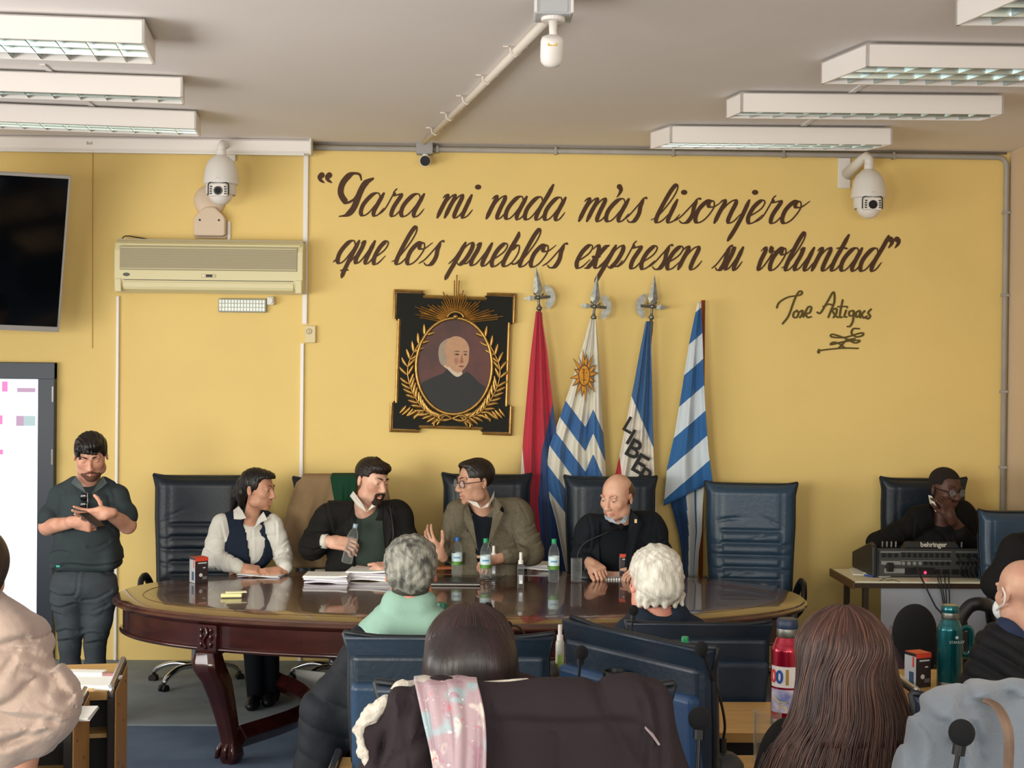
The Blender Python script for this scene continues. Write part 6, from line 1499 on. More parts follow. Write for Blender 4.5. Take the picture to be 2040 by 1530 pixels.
flatpart('collar', [(476, 1008, Y0 - .06), (465, 1016, Y0 - .09), (466, 1034, Y0 - .13), (480, 1035, Y0 - .145), (491, 1032, Y0 - .14), (484, 1018, Y0 - .09)], M_shirt, pw, org)
flatpart('collar', [(525, 1019, Y0 - .09), (533, 1035, Y0 - .125), (520, 1041, Y0 - .14), (505, 1054, Y0 - .145), (514, 1032, Y0 - .13)], M_shirt, pw, org)
soft('trousers', [cap(sh(480, 1165, .05), sh(500, 1190, -.45), .1, .085, .03), cap(sh(515, 1165, .05), sh(530, 1190, -.4), .1, .085, .03), cap(sh(500, 1190, -.45), sh(508, 1385, -.3), .075, .05), cap(sh(530, 1190, -.4), sh(538, 1385, -.2), .08, .06)], .01, cloth('black_trousers', '10141A'), pw, org)
for px, dy in ((506, -.35), (538, -.25)):
    p = A(px, 1400, Y0 + dy); MB().sph((p.x - org.x, p.y - org.y - .05, .04), (.045, .12, .045), 12, 8).build('shoe', M_black, pw, smooth=True)
hr = [H.e((0, .02, .04), (.082, .1, .086)), H.e((0, -.04, .075), (.066, .06, .042), .02), H.b((0, -.125, -.03), (.1, .085, .105), .03, .015, op='-'), H.e((0, -.075, -.02), (.1, .07, .07), .015, op='-'), H.b((0, 0, -.13), (.2, .2, .085), .01, .015, op='-'),
      H.c_((0, .11, .02), (.0, .12, -.005), .034, .02, .02), H.c_((0, .12, .0), (.01, .145, -.06), .026, .032, .015), H.c_((.01, .145, -.06), (.015, .165, -.14), .032, .016, .015), H.c_((0.03, .07, -.03), (.05, .06, -.14), .038, .016, .02), H.c_((-.02, .09, -.03), (.0, .1, -.12), .036, .014, .02)]
soft('hair', hr, .0042, M_hairb, pw, org, post=folds(.0018, (1, .4, 0), 300, 1.2, (10, 0, 20)))
m = MB(); c0 = H.P(0.03, .122, .0) - np.array(tuple(org)); m.tube([c0 + H.R @ np.array((.026 * math.cos(a), .006, .026 * math.sin(a))) for a in np.linspace(0, 2 * PI, 17)[:-1]], .009, 8, closed=True); m.build('hair_tie', mat('pink_tie', 'D8A49A', .6), pw, smooth=True)
H.eyes(pw, org); H.brows(pw, org, M_hairb, .003)

# ---------- bearded man with bottle
Y0 = 9.12; base = Vector((A(725, 1300, Y0).x, 9.3, 0)); org = base; sh = lambda px, py, dY=0.0: A(px, py, Y0 + dY)
sk = skin('skin_fair', 'DAB09A', 'C8947E')
H = Head(A(741, 958, Y0 - .12), 46, 12, 4, 1.15, 1.04)
body = H.prims(down=1, jaw=1.15, nose=1.05, mouth_open=1)
bw = sh(658, 1079, -.22); el_ = sh(622, 1092, -.05); er = sh(815, 1095, -.02)
body += [cap(sh(730, 1000), sh(722, 1030, .02), .075, .078, .03), ell(sh(722, 1080, .03), (.19, .1, .15), k=.05), ell(sh(722, 1140, .03), (.18, .12, .15), k=.04), cap(sh(655, 1035), el_, .05, .045), cap(el_, bw, .045, .034), cap(sh(795, 1030), er, .05, .045), cap(er, sh(780, 1125, -.25), .045, .035)]
body += hand(bw, (.93, -.25, -.1), (.05, -.75, .6), -1, (34, 38, 42, 46), (.85, .35, -.5), 1.2, spread=5)
body += hand(sh(780, 1125, -.25), (-.8, -.5, -.1), (0, -.3, .9), 1, 35, k=1.1)
body += [cap(sh(700, 1165, .05), sh(690, 1200, -.45), .08, .07, .03), cap(sh(750, 1165, .05), sh(760, 1200, -.45), .08, .07, .03), cap(sh(690, 1200, -.45), sh(692, 1390, -.3), .055, .04), cap(sh(760, 1200, -.45), sh(760, 1390, -.3), .055, .04)]
pb = make_body(base, 'seated man with dark goatee in black jacket holding a bottle', body, [sk, M_lip])
M_swg = cloth('grey_green_sweater', '3B4741'); M_jb = cloth('black_jacket', '1C1B1A')
soft('sweater', [ell(sh(728, 1085, .02), (.195, .135, .19), k=.05), cap(sh(690, 1035, .03), sh(770, 1035, .03), .085, k=.04), cap(sh(732, 985, -.02), sh(730, 1003, -.02), .08, .075, .01, op='-')], .007, M_swg, pb, org)
t_ = [ell(sh(722, 1090, .03), (.235, .165, .19), k=.06), cap(sh(668, 1025, .02), sh(785, 1022, .02), .085, .085, .05), ell(sh(660, 1030, .02), (.095, .09, .09), k=.04), ell(sh(795, 1028, .02), (.09, .09, .09), k=.04),
      cap(sh(650, 1035), sh(622, 1090, -.04), .088, .084, .03, wa=.006, wf=10), cap(sh(622, 1090, -.04), bw + Vector((-.045, .03, 0)), .082, .05, .03, wa=.005, wf=12), cap(sh(797, 1040), er, .085, .08, .03, wa=.006, wf=10), cap(er, sh(790, 1122, -.2), .078, .052, .03),
      rbox(sh(722, 1140, .04), (.23, .15, .12), rd=.06, k=.04), cap(sh(732, 995, -.02), sh(730, 1018, -.02), .088, .085, .01, op='-')]
t_ += wedge((706, 764, 1000, Y0 - .19), (704, 770, 1175, Y0 - .19), .13)
soft('jacket', t_, .0065, M_jb, pb, org, post=both(folds(.002, (.6, 0, 1), 34, 2.6), grooves([[(650, 1000), (658, 1030), (663, 1055), (660, 1068)], [(610, 1060), (630, 1066), (650, 1060)], [(605, 1085), (630, 1090), (645, 1084)], [(790, 1010), (786, 1050), (792, 1085)], [(800, 1075), (815, 1082)], [(628, 1040), (645, 1045)]], Y0, .008, .007)))
M_collar = cloth('white_collar', 'DAD6CC', bump=.1)
flatpart('collar', [(697, 988, Y0 - .02), (712, 1008, Y0 - .13), (730, 1020, Y0 - .185), (722, 1003, Y0 - .16), (704, 978, Y0 - .04)], M_collar, pb, org)
flatpart('collar', [(730, 1020, Y0 - .185), (744, 1010, Y0 - .19), (760, 1003, Y0 - .17), (757, 992, Y0 - .12), (742, 1003, Y0 - .17)], M_collar, pb, org)
flatpart('lapel', [(704, 1004, Y0 - .10), (694, 1030, Y0 - .165), (684, 1050, Y0 - .175), (704, 1110, Y0 - .19), (710, 1040, Y0 - .18)], M_jb, pb, org); flatpart('lapel', [(764, 1002, Y0 - .11), (776, 1028, Y0 - .165), (784, 1050, Y0 - .17), (768, 1110, Y0 - .19), (762, 1040, Y0 - .18)], M_jb, pb, org)
m = MB(); c0 = bw + Vector((-.02, .01, 0)) - org; m.cyl(c0 - Vector((.03, -.01, 0)), c0, .047, 16); m.build('cuff', M_collar, pb, smooth=True)
hr = [H.e((0, .016, .043), (.082, .102, .088)), H.e((0, -.045, .088), (.064, .056, .034), .015), H.b((0, -.125, -.03), (.09, .085, .088), .02, .010, op='-'), H.b((0, -.085, -.07), (.2, .085, .098), .012, .008, op='-'), H.b((0, -.02, -.13), (.2, .2, .085), .01, .01, op='-'), H.e((.09, .01, -.02), (.03, .026, .04), .005, op='-'), H.e((-.09, .01, -.02), (.03, .026, .04), .005, op='-'), H.c_((0, -.01, .125), (0, 0, .135), .014, .004, .02)]
soft('hair', hr, .0042, M_hairbr, pb, org, post=folds(.0016, (1, .6, 1), 300, 1.2))
M_goat = mat('goatee_hair', '2A1712', .7, bump=.7, bscale=400)
soft('goatee', [H.e((0, -.07, -.099), (.03, .029, .028)), H.c_((-.026, -.084, -.062), (-.024, -.08, -.095), .008), H.c_((.026, -.084, -.062), (.024, -.08, -.095), .008), H.c_((-.024, -.09, -.056), (.024, -.09, -.056), .008), H.c_((-.014, -.1, -.0665), (.014, -.1, -.0665), .010, k=.003, op='-')], .0035, M_goat, pb, org)
H.brows(pb, org, M_hairbr, .0048); H.eyes(pb, org)
ax_ = (A(709, 1046, Y0 - .31) - A(690, 1124, Y0 - .31)); 
tb_ = bottle(0, 0, .25, mat('pale_cap', '8FA6B4', .35), 'clear bottle with blue grey cap held in hand of the bearded man', lab=False, loc=A(689, 1124, Y0 - .33))
tb_.matrix_world = frame(A(690, 1122, Y0 - .33), Vector((1, 0, -ax_.x / ax_.z)), ax_) @ Matrix.Scale(ax_.length / .25, 4)

# ---------- man in olive grey jacket
Y0 = 9.12; base = Vector((A(965, 1300, Y0).x, 9.3, 0)); org = base; sh = lambda px, py, dY=0.0: A(px, py, Y0 + dY)
sk = skin('skin_warm', 'C89C84', 'B2846E')
H = Head(A(946, 960, Y0 - .02), -62, 6, 0, 1.2, 1.05)
body = H.prims(jaw=1.12, nose=1.15, mouth_open=1)
hw_ = sh(877, 1104, -.22); el_ = sh(893, 1102, -.05); wr = sh(998, 1112, -.2); er = sh(1058, 1100, -.02)
body += [cap(sh(953, 990), sh(962, 1022, .02), .07, .075, .03), ell(sh(965, 1080, .03), (.19, .1, .15), k=.05), ell(sh(965, 1140, .03), (.18, .12, .15), k=.04), cap(sh(912, 1030), el_, .05, .045), cap(el_, hw_, .042, .034), cap(sh(1025, 1030), er, .05, .045), cap(er, wr, .045, .032)]
body += hand(hw_, (-.6, -.25, .75), (-.3, -.85, -.3), 1, (22, 26, 32, 40), (.6, .6, -.3), 1.15, spread=7)
body += hand(wr, (-.85, -.5, -.12), (0, -.4, .9), 1, (35, 40, 40, 45), k=1.1)
body += [cap(sh(945, 1165, .05), sh(935, 1200, -.45), .08, .07, .03), cap(sh(995, 1165, .05), sh(1005, 1200, -.45), .08, .07, .03), cap(sh(935, 1200, -.45), sh(935, 1390, -.3), .055, .04), cap(sh(1005, 1200, -.45), sh(1005, 1390, -.3), .055, .04)]
pg = make_body(base, 'seated man with glasses in olive grey jacket gesturing with one hand', body, [sk, M_lip])
M_swn = cloth('dark_navy_sweater', '151C24'); M_jo = cloth('olive_grey_tweed', '6A6353', var=.2, vscale=60)
soft('sweater', [ell(sh(962, 1085, .02), (.19, .135, .19), k=.05), cap(sh(925, 1035, .03), sh(1000, 1035, .03), .085, k=.04), cap(sh(955, 970, -.02), sh(958, 986, -.02), .075, .065, .01, op='-')], .007, M_swn, pg, org)
t_ = [ell(sh(970, 1090, .03), (.235, .165, .19), k=.06), cap(sh(915, 1022, .02), sh(1025, 1018, .02), .085, .09, .05), ell(sh(912, 1032, .02), (.09, .09, .1), k=.04), ell(sh(1032, 1030, .02), (.1, .095, .1), k=.04),
      cap(sh(908, 1040), sh(893, 1096, -.05), .078, .074, .03, wa=.006, wf=10), cap(sh(893, 1096, -.05), sh(880, 1097, -.17), .072, .055, .03), cap(sh(1036, 1040), er, .088, .084, .03, wa=.007, wf=10), cap(er, wr + Vector((.04, .02, .01)), .078, .052, .03, wa=.006, wf=12),
      rbox(sh(965, 1140, .04), (.21, .15, .12), rd=.06, k=.04), cap(sh(955, 985, -.02), sh(958, 1006, -.02), .085, .08, .01, op='-')]
t_ += wedge((932, 990, 985, Y0 - .19), (954, 974, 1130, Y0 - .19), .14)
soft('jacket', t_, .0065, M_jo, pg, org, post=both(folds(.002, (.6, 0, 1), 34, 2.6), grooves([[(1030, 1015), (1020, 1045), (1024, 1065), (1030, 1085)], [(1070, 1060), (1050, 1068), (1035, 1062)], [(1072, 1078), (1048, 1084), (1032, 1078)], [(1060, 1045), (1045, 1050)], [(896, 1025), (900, 1055), (897, 1085)], [(876, 1062), (890, 1066)], [(960, 1085), (950, 1098)], [(1040, 1098), (1020, 1092), (1005, 1096)]], Y0, .008, .007)))
flatpart('collar', [(929, 996, Y0 - .11), (942, 1006, Y0 - .165), (958, 1013, Y0 - .185), (950, 1000, Y0 - .16)], M_collar, pg, org)
flatpart('collar', [(958, 1013, Y0 - .185), (975, 999, Y0 - .165), (985, 978, Y0 - .07), (984, 992, Y0 - .1), (972, 1010, Y0 - .18)], M_collar, pg, org)
flatpart('lapel', [(930, 1000, Y0 - .11), (922, 1012, Y0 - .15), (921, 1034, Y0 - .18), (952, 1098, Y0 - .20), (943, 1040, Y0 - .185)], M_jo, pg, org)
flatpart('lapel', [(986, 990, Y0 - .11), (1000, 1006, Y0 - .14), (996, 1016, Y0 - .17), (1003, 1022, Y0 - .17), (970, 1098, Y0 - .20), (980, 1040, Y0 - .185)], M_jo, pg, org)
hr = [H.e((0, .018, .043), (.081, .101, .086)), H.e((0, -.035, .095), (.05, .05, .026), .015), H.e((0, -.1, .015), (.058, .075, .085), .008, op='-'), H.b((0, -.09, -.07), (.2, .085, .1), .012, .008, op='-'), H.b((0, -.02, -.14), (.2, .2, .085), .01, .01, op='-'), H.e((.09, .01, -.02), (.03, .026, .04), .005, op='-'), H.e((-.09, .01, -.02), (.03, .026, .04), .005, op='-')]
soft('hair', hr, .0042, M_hairbr, pg, org, post=folds(.001, (1, .6, 1), 300, 1.2))
H.eyes(pg, org); H.brows(pg, org, M_hairbr, .004)
H.specs(pg, org, mat('tortoise_rim', '3A1E14', .3))

# ---------- bald man
Y0 = 9.05; base = Vector((A(1228, 1300, Y0).x, 9.3, 0)); org = base; sh = lambda px, py, dY=0.0: A(px, py, Y0 + dY)
sk = skin('skin_ruddy', 'DCB098', 'CA957C')
H = Head(A(1229, 991, Y0 - .1), -38, 14, 2, 1.22, .99)
body = H.prims(jaw=1.05, nose=1.15)
wl = sh(1176, 1122, -.15); el_ = sh(1160, 1120, .02); er = sh(1318, 1118, .0)
body += [cap(sh(1236, 1015), sh(1242, 1050, .04), .068, .072, .03), ell(sh(1238, 1100, .03), (.2, .1, .15), k=.05), ell(sh(1238, 1150, .03), (.18, .12, .15), k=.04), cap(sh(1172, 1058), el_, .05, .045), cap(el_, wl, .042, .032), cap(sh(1295, 1055), er, .05, .045), cap(er, sh(1285, 1135, -.2), .045, .032)]
body += hand(wl, (.45, -.75, -.25), (.1, -.55, .8), 1, (48, 50, 55, 55), (.85, .3, -.4), 1.2)
body += hand(sh(1285, 1135, -.2), (-.8, -.5, -.1), (0, -.3, .9), 1, 35, k=1.1)
body += [cap(sh(1215, 1165, .05), sh(1205, 1200, -.45), .08, .07, .03), cap(sh(1265, 1165, .05), sh(1275, 1200, -.45), .08, .07, .03), cap(sh(1205, 1200, -.45), sh(1205, 1390, -.3), .055, .04), cap(sh(1275, 1200, -.45), sh(1275, 1390, -.3), .055, .04)]
pd = make_body(base, 'seated bald man in dark navy jacket leaning on the oval table', body, [sk, mat('lip_pale', 'B87868', .5)])
M_jn = cloth('charcoal_navy_jacket', '161B22')
soft('sweater', [ell(sh(1235, 1100, .02), (.19, .135, .17), k=.05), cap(sh(1200, 1060, .03), sh(1275, 1060, .03), .085, k=.04), cap(sh(1240, 1000, -.04), sh(1238, 1020, -.03), .08, .075, .01, op='-')], .007, cloth('black_sweater', '0D1117'), pd, org)
t_ = [ell(sh(1240, 1110, .03), (.25, .165, .18), k=.06), cap(sh(1185, 1050, .02), sh(1292, 1045, .02), .085, .09, .05), ell(sh(1176, 1058, .02), (.095, .09, .1), k=.04), ell(sh(1298, 1058, .02), (.1, .095, .1), k=.04),
      cap(sh(1170, 1065), sh(1158, 1118, .02), .082, .072, .03, wa=.006, wf=10), cap(sh(1158, 1118, .02), wl + Vector((-.02, .05, 0)), .066, .052, .03), cap(sh(1302, 1065), er, .088, .08, .03, wa=.007, wf=10), cap(er, sh(1288, 1134, -.16), .076, .055, .03),
      rbox(sh(1240, 1150, .04), (.23, .15, .1), rd=.06, k=.04), cap(sh(1238, 1015, -.04), sh(1240, 1036, -.04), .09, .085, .01, op='-')]
t_ += wedge((1200, 1256, 1018, Y0 - .19), (1196, 1246, 1150, Y0 - .19), .14)
soft('jacket', t_, .0065, M_jn, pd, org, post=both(folds(.002, (.6, 0, 1), 34, 2.6), grooves([[(1172, 1030), (1176, 1060), (1172, 1090)], [(1302, 1030), (1296, 1060), (1300, 1095)], [(1320, 1075), (1308, 1084)], [(1155, 1085), (1168, 1092)]], Y0, .008, .007)))
M_bc = cloth('pale_blue_collar', 'A9BFD2', bump=.1)
flatpart('collar', [(1203, 1026, Y0 - .13), (1206, 1034, Y0 - .17), (1228, 1044, Y0 - .195), (1222, 1034, Y0 - .17)], M_bc, pd, org)
flatpart('collar', [(1228, 1044, Y0 - .195), (1243, 1034, Y0 - .18), (1252, 1015, Y0 - .1), (1254, 998, Y0 - .03), (1255, 1020, Y0 - .1), (1246, 1040, Y0 - .185)], M_bc, pd, org)
flatpart('lapel', [(1256, 1012, Y0 - .1), (1270, 1028, Y0 - .15), (1272, 1034, Y0 - .17), (1278, 1040, Y0 - .165), (1248, 1150, Y0 - .2), (1250, 1060, Y0 - .19)], M_jn, pd, org)
flatpart('lapel_pin', [(1264, 1034, Y0 - .195), (1269, 1034, Y0 - .195), (1269, 1042, Y0 - .195), (1264, 1042, Y0 - .195)], mat('gold_pin', 'E0C890', .3, .3), pd, org)
hr = [H.e((0, .022, .02), (.08, .098, .08)), H.b((0, -.1, 0), (.2, .105, .2), .012, .008, op='-'), H.e((0, -.02, .09), (.078, .12, .05), .01, op='-'), H.b((0, -.02, -.14), (.2, .2, .085), .01, .01, op='-'), H.e((.09, .01, -.015), (.03, .026, .04), .005, op='-'), H.e((-.09, .01, -.015), (.03, .026, .04), .005, op='-')]
soft('hair', hr, .0042, hairm('thin_brown_hair', '6A4A34', '4A3426'), pd, org)
H.eyes(pd, org, '5A6A70'); H.brows(pd, org, mat('brow_grey', '8A6E58', .7), .0028)

# ---------- man at the mixing desk
Y0 = 9.55; base = Vector((A(1870, 1300, Y0).x, 9.72, 0)); org = base; sh = lambda px, py, dY=0.0: A(px, py, Y0 + dY)
sk = skin('skin_dark', '5A3B30', '46291F')
H = Head(A(1884, 976, Y0 - .02), 22, 8, 3, 1.2, 1.0)
body = H.prims(nose=1.35, jaw=1.1)
ew = sh(1905, 1080, -.05); hw_ = sh(1893, 1030, -.17)
body += [cap(sh(1880, 1005), sh(1874, 1040, .02), .07, .072, .03), ell(sh(1870, 1090, .03), (.18, .1, .15), k=.05), ell(sh(1870, 1150, .03), (.17, .12, .15), k=.04), cap(sh(1822, 1038), sh(1745, 1082), .05, .042), cap(sh(1745, 1082), sh(1775, 1112, -.1), .042, .034), cap(sh(1925, 1030), sh(1945, 1090, -.05), .05, .045), cap(sh(1945, 1090, -.05), hw_, .042, .032)]
body += hand(hw_, (-.35, -.1, .9), (.3, -.9, 0), -1, (45, 55, 60, 60), (.7, .5, -.2), 1.15)
body += [cap(sh(1850, 1165, .05), sh(1845, 1200, -.35), .08, .07, .03), cap(sh(1895, 1165, .05), sh(1900, 1200, -.35), .08, .07, .03), cap(sh(1845, 1200, -.35), sh(1845, 1350, -.3), .055, .04), cap(sh(1900, 1200, -.35), sh(1900, 1350, -.3), .055, .04)]
pk = make_body(base, 'man in black jacket resting chin on his hand behind the mixer', body, [sk, mat('lip_dark', '6A3A34', .5)])
M_jk = cloth('deep_black_jacket', '121110')
t_ = [ell(sh(1872, 1095, .03), (.22, .15, .18), k=.06), cap(sh(1830, 1032, .02), sh(1915, 1022, .02), .085, .09, .05), ell(sh(1828, 1040, .02), (.085, .085, .08), k=.04), ell(sh(1922, 1035, .02), (.085, .085, .08), k=.04),
      cap(sh(1825, 1045), sh(1748, 1082), .08, .07, .03, wa=.006, wf=10), cap(sh(1748, 1082), sh(1775, 1112, -.1), .07, .055, .03), cap(sh(1928, 1045), sh(1945, 1095, -.04), .078, .07, .03, wa=.006, wf=10), cap(sh(1945, 1095, -.04), sh(1915, 1062, -.13), .06, .05, .03),
      rbox(sh(1870, 1140, .04), (.2, .14, .12), rd=.06, k=.04), cap(sh(1880, 1000, -.03), sh(1876, 1026, -.03), .088, .08, .01, op='-'), ell(sh(1881, 1026, -.15), (.045, .07, .06), k=.01, op='-')]
soft('jacket', t_, .0065, M_jk, pk, org, post=both(folds(.0022, (.6, 0, 1), 34, 2.6), grooves([[(1815, 1030), (1812, 1060), (1818, 1085)], [(1775, 1055), (1790, 1070)], [(1752, 1080), (1768, 1088)], [(1925, 1040), (1930, 1065)]], Y0, .008, .007)))
flatpart('collar', [(1849, 986, Y0 - .03), (1852, 1002, Y0 - .1), (1864, 1020, Y0 - .16), (1866, 1010, Y0 - .15), (1856, 988, Y0 - .06)], M_collar, pk, org)
soft('hair', [H.e((0, .02, .045), (.079, .099, .082)), H.b((0, -.13, -.03), (.1, .09, .105), .02, .010, op='-'), H.b((0, -.08, -.08), (.2, .09, .11), .012, .008, op='-'), H.b((0, -.02, -.14), (.2, .2, .085), .01, .01, op='-')], .0042, mat('cropped_black_hair', '1E1512', .9, bump=.8, bscale=500), pk, org)
H.eyes(pk, org, '20120C'); H.brows(pk, org, M_hairb, .003); H.specs(pk, org, mat('dark_rim', '14100E', .3))
# ---------- person in dark suit at the right edge
Y0 = 8.2; base = Vector((A(2065, 1300, Y0).x, 8.3, 0)); org = base; sh = lambda px, py, dY=0.0: A(px, py, Y0 + dY)
H = Head(sh(2085, 1000), 150, 0, 0, 1.1)
pz = make_body(base, 'person in black suit at the right edge, only sleeve in view', H.prims() + [cap(sh(2085, 1030), sh(2085, 1080), .06, .07), ell(sh(2085, 1160), (.18, .12, .26)), cap(sh(2015, 1100), sh(1990, 1170), .05, .04), cap(sh(1990, 1170), sh(2040, 1190, .1), .04, .035), cap(sh(2085, 1260), sh(2085, 1330, .4), .12, .08), cap(sh(2085, 1330, .4), sh(2085, 1420, .4), .07, .05)] + hand(sh(2040, 1190, .1), (.7, .6, -.2), (0, 0, 1), 1), [sk, M_lip], h=.007)
soft('suit_jacket', [ell(sh(2080, 1150), (.23, .15, .26), k=.05), ell(sh(2030, 1095), (.11, .1, .1), k=.05), cap(sh(2022, 1105), sh(1986, 1165), .088, .085, .03, wa=.006, wf=9), cap(sh(1986, 1165), sh(2030, 1188, .1), .08, .06, .03, wa=.004, wf=9), rbox(sh(2070, 1230), (.2, .14, .1), rd=.05)], .009, cloth('black_suit', '1D1C1D'), pz, org, post=folds(.004, (.6, 0, 1), 30, 2.6))
soft('hair', [H.e((0, .02, .043), (.083, .101, .088)), H.b((0, -.12, -.03), (.07, .085, .085), .02, .010, op='-'), H.b((0, -.02, -.12), (.2, .2, .085), .01, .01, op='-')], .006, M_hairb, pz, org)

# brown coat and green scarf over the second chair
def coat_rows(name, rows, Y, m, label, cat, fold=.02, nf=5, thick=.012, over=.12, dz=0.0, edge=None):
    """cloth draped over a chair back: rows of (py, pxl, pxr), hanging at depth Y (a number or list per row)"""
    ys = [r[0] for r in rows]; n = 44; nx = 50; P = []
    b = A((rows[-1][1] + rows[-1][2]) / 2, rows[-1][0], Y)
    Ys = [r[3] if len(r) > 3 else Y for r in rows]
    for i in range(n + 1):
        py = ys[0] + (ys[-1] - ys[0]) * (i / n); v = i / n
        xl = np.interp(py, ys, [r[1] for r in rows]); xr_ = np.interp(py, ys, [r[2] for r in rows]); Yv = np.interp(py, ys, Ys)
        row = []
        for j in range(nx + 1):
            u = j / nx; d = fold * min(1, v * 2 + .1) * (math.sin(u * nf * PI + 1.2 * math.sin(v * 2.4)) + .4 * math.sin(u * nf * 2.7 * PI + v * 2)) * .6
            row.append(A(xl + (xr_ - xl) * u, py, Yv + d) - b)
        P.append(row)
    top = [p + Vector((0, over, .004)) for p in P[0]]; back = [p + Vector((0, over + .015, -.18)) for p in P[0]]
    mid = [p + Vector((0, over * .5, .018)) for p in P[0]]
    mb = MB(); mb.grid([back, top, mid] + P); o = mb.build(name, m, smooth=True, fix=False); o.location = b; solid(o, thick); tag(o, label, cat)
    return o
coat_rows('draped_coat', [(953, 600, 758), (962, 590, 770), (1010, 574, 779), (1060, 563, 786), (1100, 568, 790), (1131, 578, 792)], 9.5, cloth('tan_brown_coat', '957B5C', var=.15, bump=.4), 'brown wool coat draped over chair behind the bearded man', 'coat', fold=.03, nf=6, thick=.015, over=.2)
coat_rows('green_scarf', [(951, 658, 712), (975, 662, 708), (1010, 668, 704)], 9.44, cloth('green_fabric', '16402C'), 'dark green garment lying over the brown coat on the chair', 'scarf', fold=.01, nf=3, thick=.006, over=.26)
# ================================================================ audience
def quilt(amp, step, off=0.0, tilt=0.0):
    def fn(x, y, z):
        ph = (z + tilt * x + .012 * np.sin(9 * x) + off) / step; return amp * (1 - np.abs(np.sin(PI * ph)) ** .5) + .0025 * np.sin(60 * x + 20 * z) * np.sin(45 * z + 15 * y)
    return fn
# ---------- grey haired man
Y0 = 5.0; base = Vector((A(815, 1400, Y0).x, Y0, 0)); org = base; sh = lambda px, py, dY=0.0: A(px, py, Y0 + dY)
sk = skin('skin_pink', 'CB8A72', 'B9705C')
H = Head(sh(819, 1141), 180, 6, 0, 1.0, 1.08)
body = H.prims() + [cap(sh(818, 1170, -.02), sh(816, 1215, -.03), .06, .066, .02), ell(sh(815, 1320, 0), (.2, .1, .14), k=.05), ell(sh(815, 1430, 0), (.17, .11, .24), k=.05)]
for q in (-1, 1): body += [cap(sh(815 + q * 105, 1300), sh(815 + q * 130, 1440, .05), .05, .04), cap(sh(815 + q * 130, 1440, .05), sh(815 + q * 60, 1440, .22), .04, .03)] + hand(sh(815 + q * 60, 1440, .22), (-q * .5, .8, 0), (0, 0, 1), q, 25) + [cap(sh(815 + q * 50, 1540), sh(815 + q * 60, 1530, .4), .08, .06), cap(sh(815 + q * 60, 1530, .4), sh(815 + q * 60, 1750, .42), .06, .04)]
pa = make_body(base, 'grey haired man in dark puffer jacket with mint collar, from behind', body, [sk, M_lip], h=.0055)
M_pn = mat('black_navy_nylon', '0D131C', .7, var=.2, vscale=10, bump=.35, bscale=60, spec=.3)
t_ = [ell(sh(830, 1400, .0), (.275, .16, .30), k=.07), cap(sh(740, 1286), sh(920, 1284), .085, .085, .06), cap(sh(735, 1298), sh(655, 1420, .03), .085, .095, .04), cap(sh(655, 1420, .03), sh(625, 1560, .0), .095, .085, .05), cap(sh(910, 1305), sh(975, 1400, .03), .085, .09, .04), cap(sh(975, 1400, .03), sh(1000, 1500, .1), .09, .08, .04), cap(sh(818, 1180, -.02), sh(816, 1235, -.02), .08, .085, .02, op='-')]
soft('puffer_jacket', t_, .0065, M_pn, pa, org, post=quilt(.009, .11, tilt=.35))
M_mint = cloth('mint_fleece', '84A496', bump=.5)
t_ = [cap(sh(798, 1210, -.03), sh(834, 1210, -.03), .070, .07, .006), cap(sh(782, 1250, -.02), sh(850, 1250, -.02), .092, .092, .008), cap(sh(740, 1262, -.0), sh(895, 1262, .0), .055, .055, .03), cap(sh(817, 1130, .01), sh(816, 1200, -.01), .078, .074, .01, op='-')]
soft('fleece_collar', t_, .0055, M_mint, pa, org, post=folds(.003, (0, 0, 1), 60, 1.5))
M_hg = mat('grey_hair', '8C8A80', .6, var=.7, vscale=45, hex2='3E3E3C', bump=1.0, bscale=160, stretch=(1, 1, .35))
hr = [H.e((0, .018, .05), (.088, .108, .09)), H.e((0, .05, -.005), (.078, .072, .075), .03), H.b((0, -.13, -.02), (.09, .09, .1), .02, .010, op='-'), H.b((0, -.02, -.15), (.2, .2, .07), .01, .012, op='-'), H.e((.095, .005, -.03), (.028, .03, .045), .005, op='-'), H.e((-.095, .005, -.03), (.028, .03, .045), .005, op='-')]
def wavy(a, f):
    return lambda x, y, z: a * (np.sin(f * x + 3 * np.sin(f * .45 * z)) * np.sin(f * .8 * z + 2 * np.sin(f * .5 * x)) + .5 * np.sin(2.1 * f * (x + z) + 2 * np.sin(f * z)))
soft('hair', hr, .0045, M_hg, pa, org, post=wavy(.0035, 95))
soft('nape_hair', [H.e((0, .05, -.055), (.062, .045, .03))], .0045, mat('nape_dark_hair', '38332F', .7, bump=.8, bscale=300), pa, org)

# ---------- white haired man
Y0 = 6.0; base = Vector((A(1312, 1400, Y0).x, Y0, 0)); org = base; sh = lambda px, py, dY=0.0: A(px, py, Y0 + dY)
sk = skin('skin_rosy', 'D49A86', 'C88272')
H = Head(sh(1304, 1160), 194, 4, 0, 1.24, 1.05)
body = H.prims(jaw=1.1) + [cap(sh(1308, 1180), sh(1312, 1222), .075, .08, .02), ell(sh(1318, 1320, 0), (.2, .11, .15), k=.05), ell(sh(1318, 1410, 0), (.18, .12, .24), k=.05)]
for q in (-1, 1): body += [cap(sh(1318 + q * 90, 1300), sh(1318 + q * 110, 1400, .03), .05, .04), cap(sh(1318 + q * 110, 1400, .03), sh(1318 + q * 60, 1420, .2), .04, .03)] + hand(sh(1318 + q * 60, 1420, .2), (-q * .5, .8, 0), (0, 0, 1), q, 25) + [cap(sh(1318 + q * 45, 1500), sh(1318 + q * 50, 1490, .4), .08, .06), cap(sh(1318 + q * 50, 1490, .4), sh(1318 + q * 50, 1690, .42), .06, .04)]
pv = make_body(base, 'white haired man in navy pullover seen from behind', body, [sk, M_lip], h=.006)
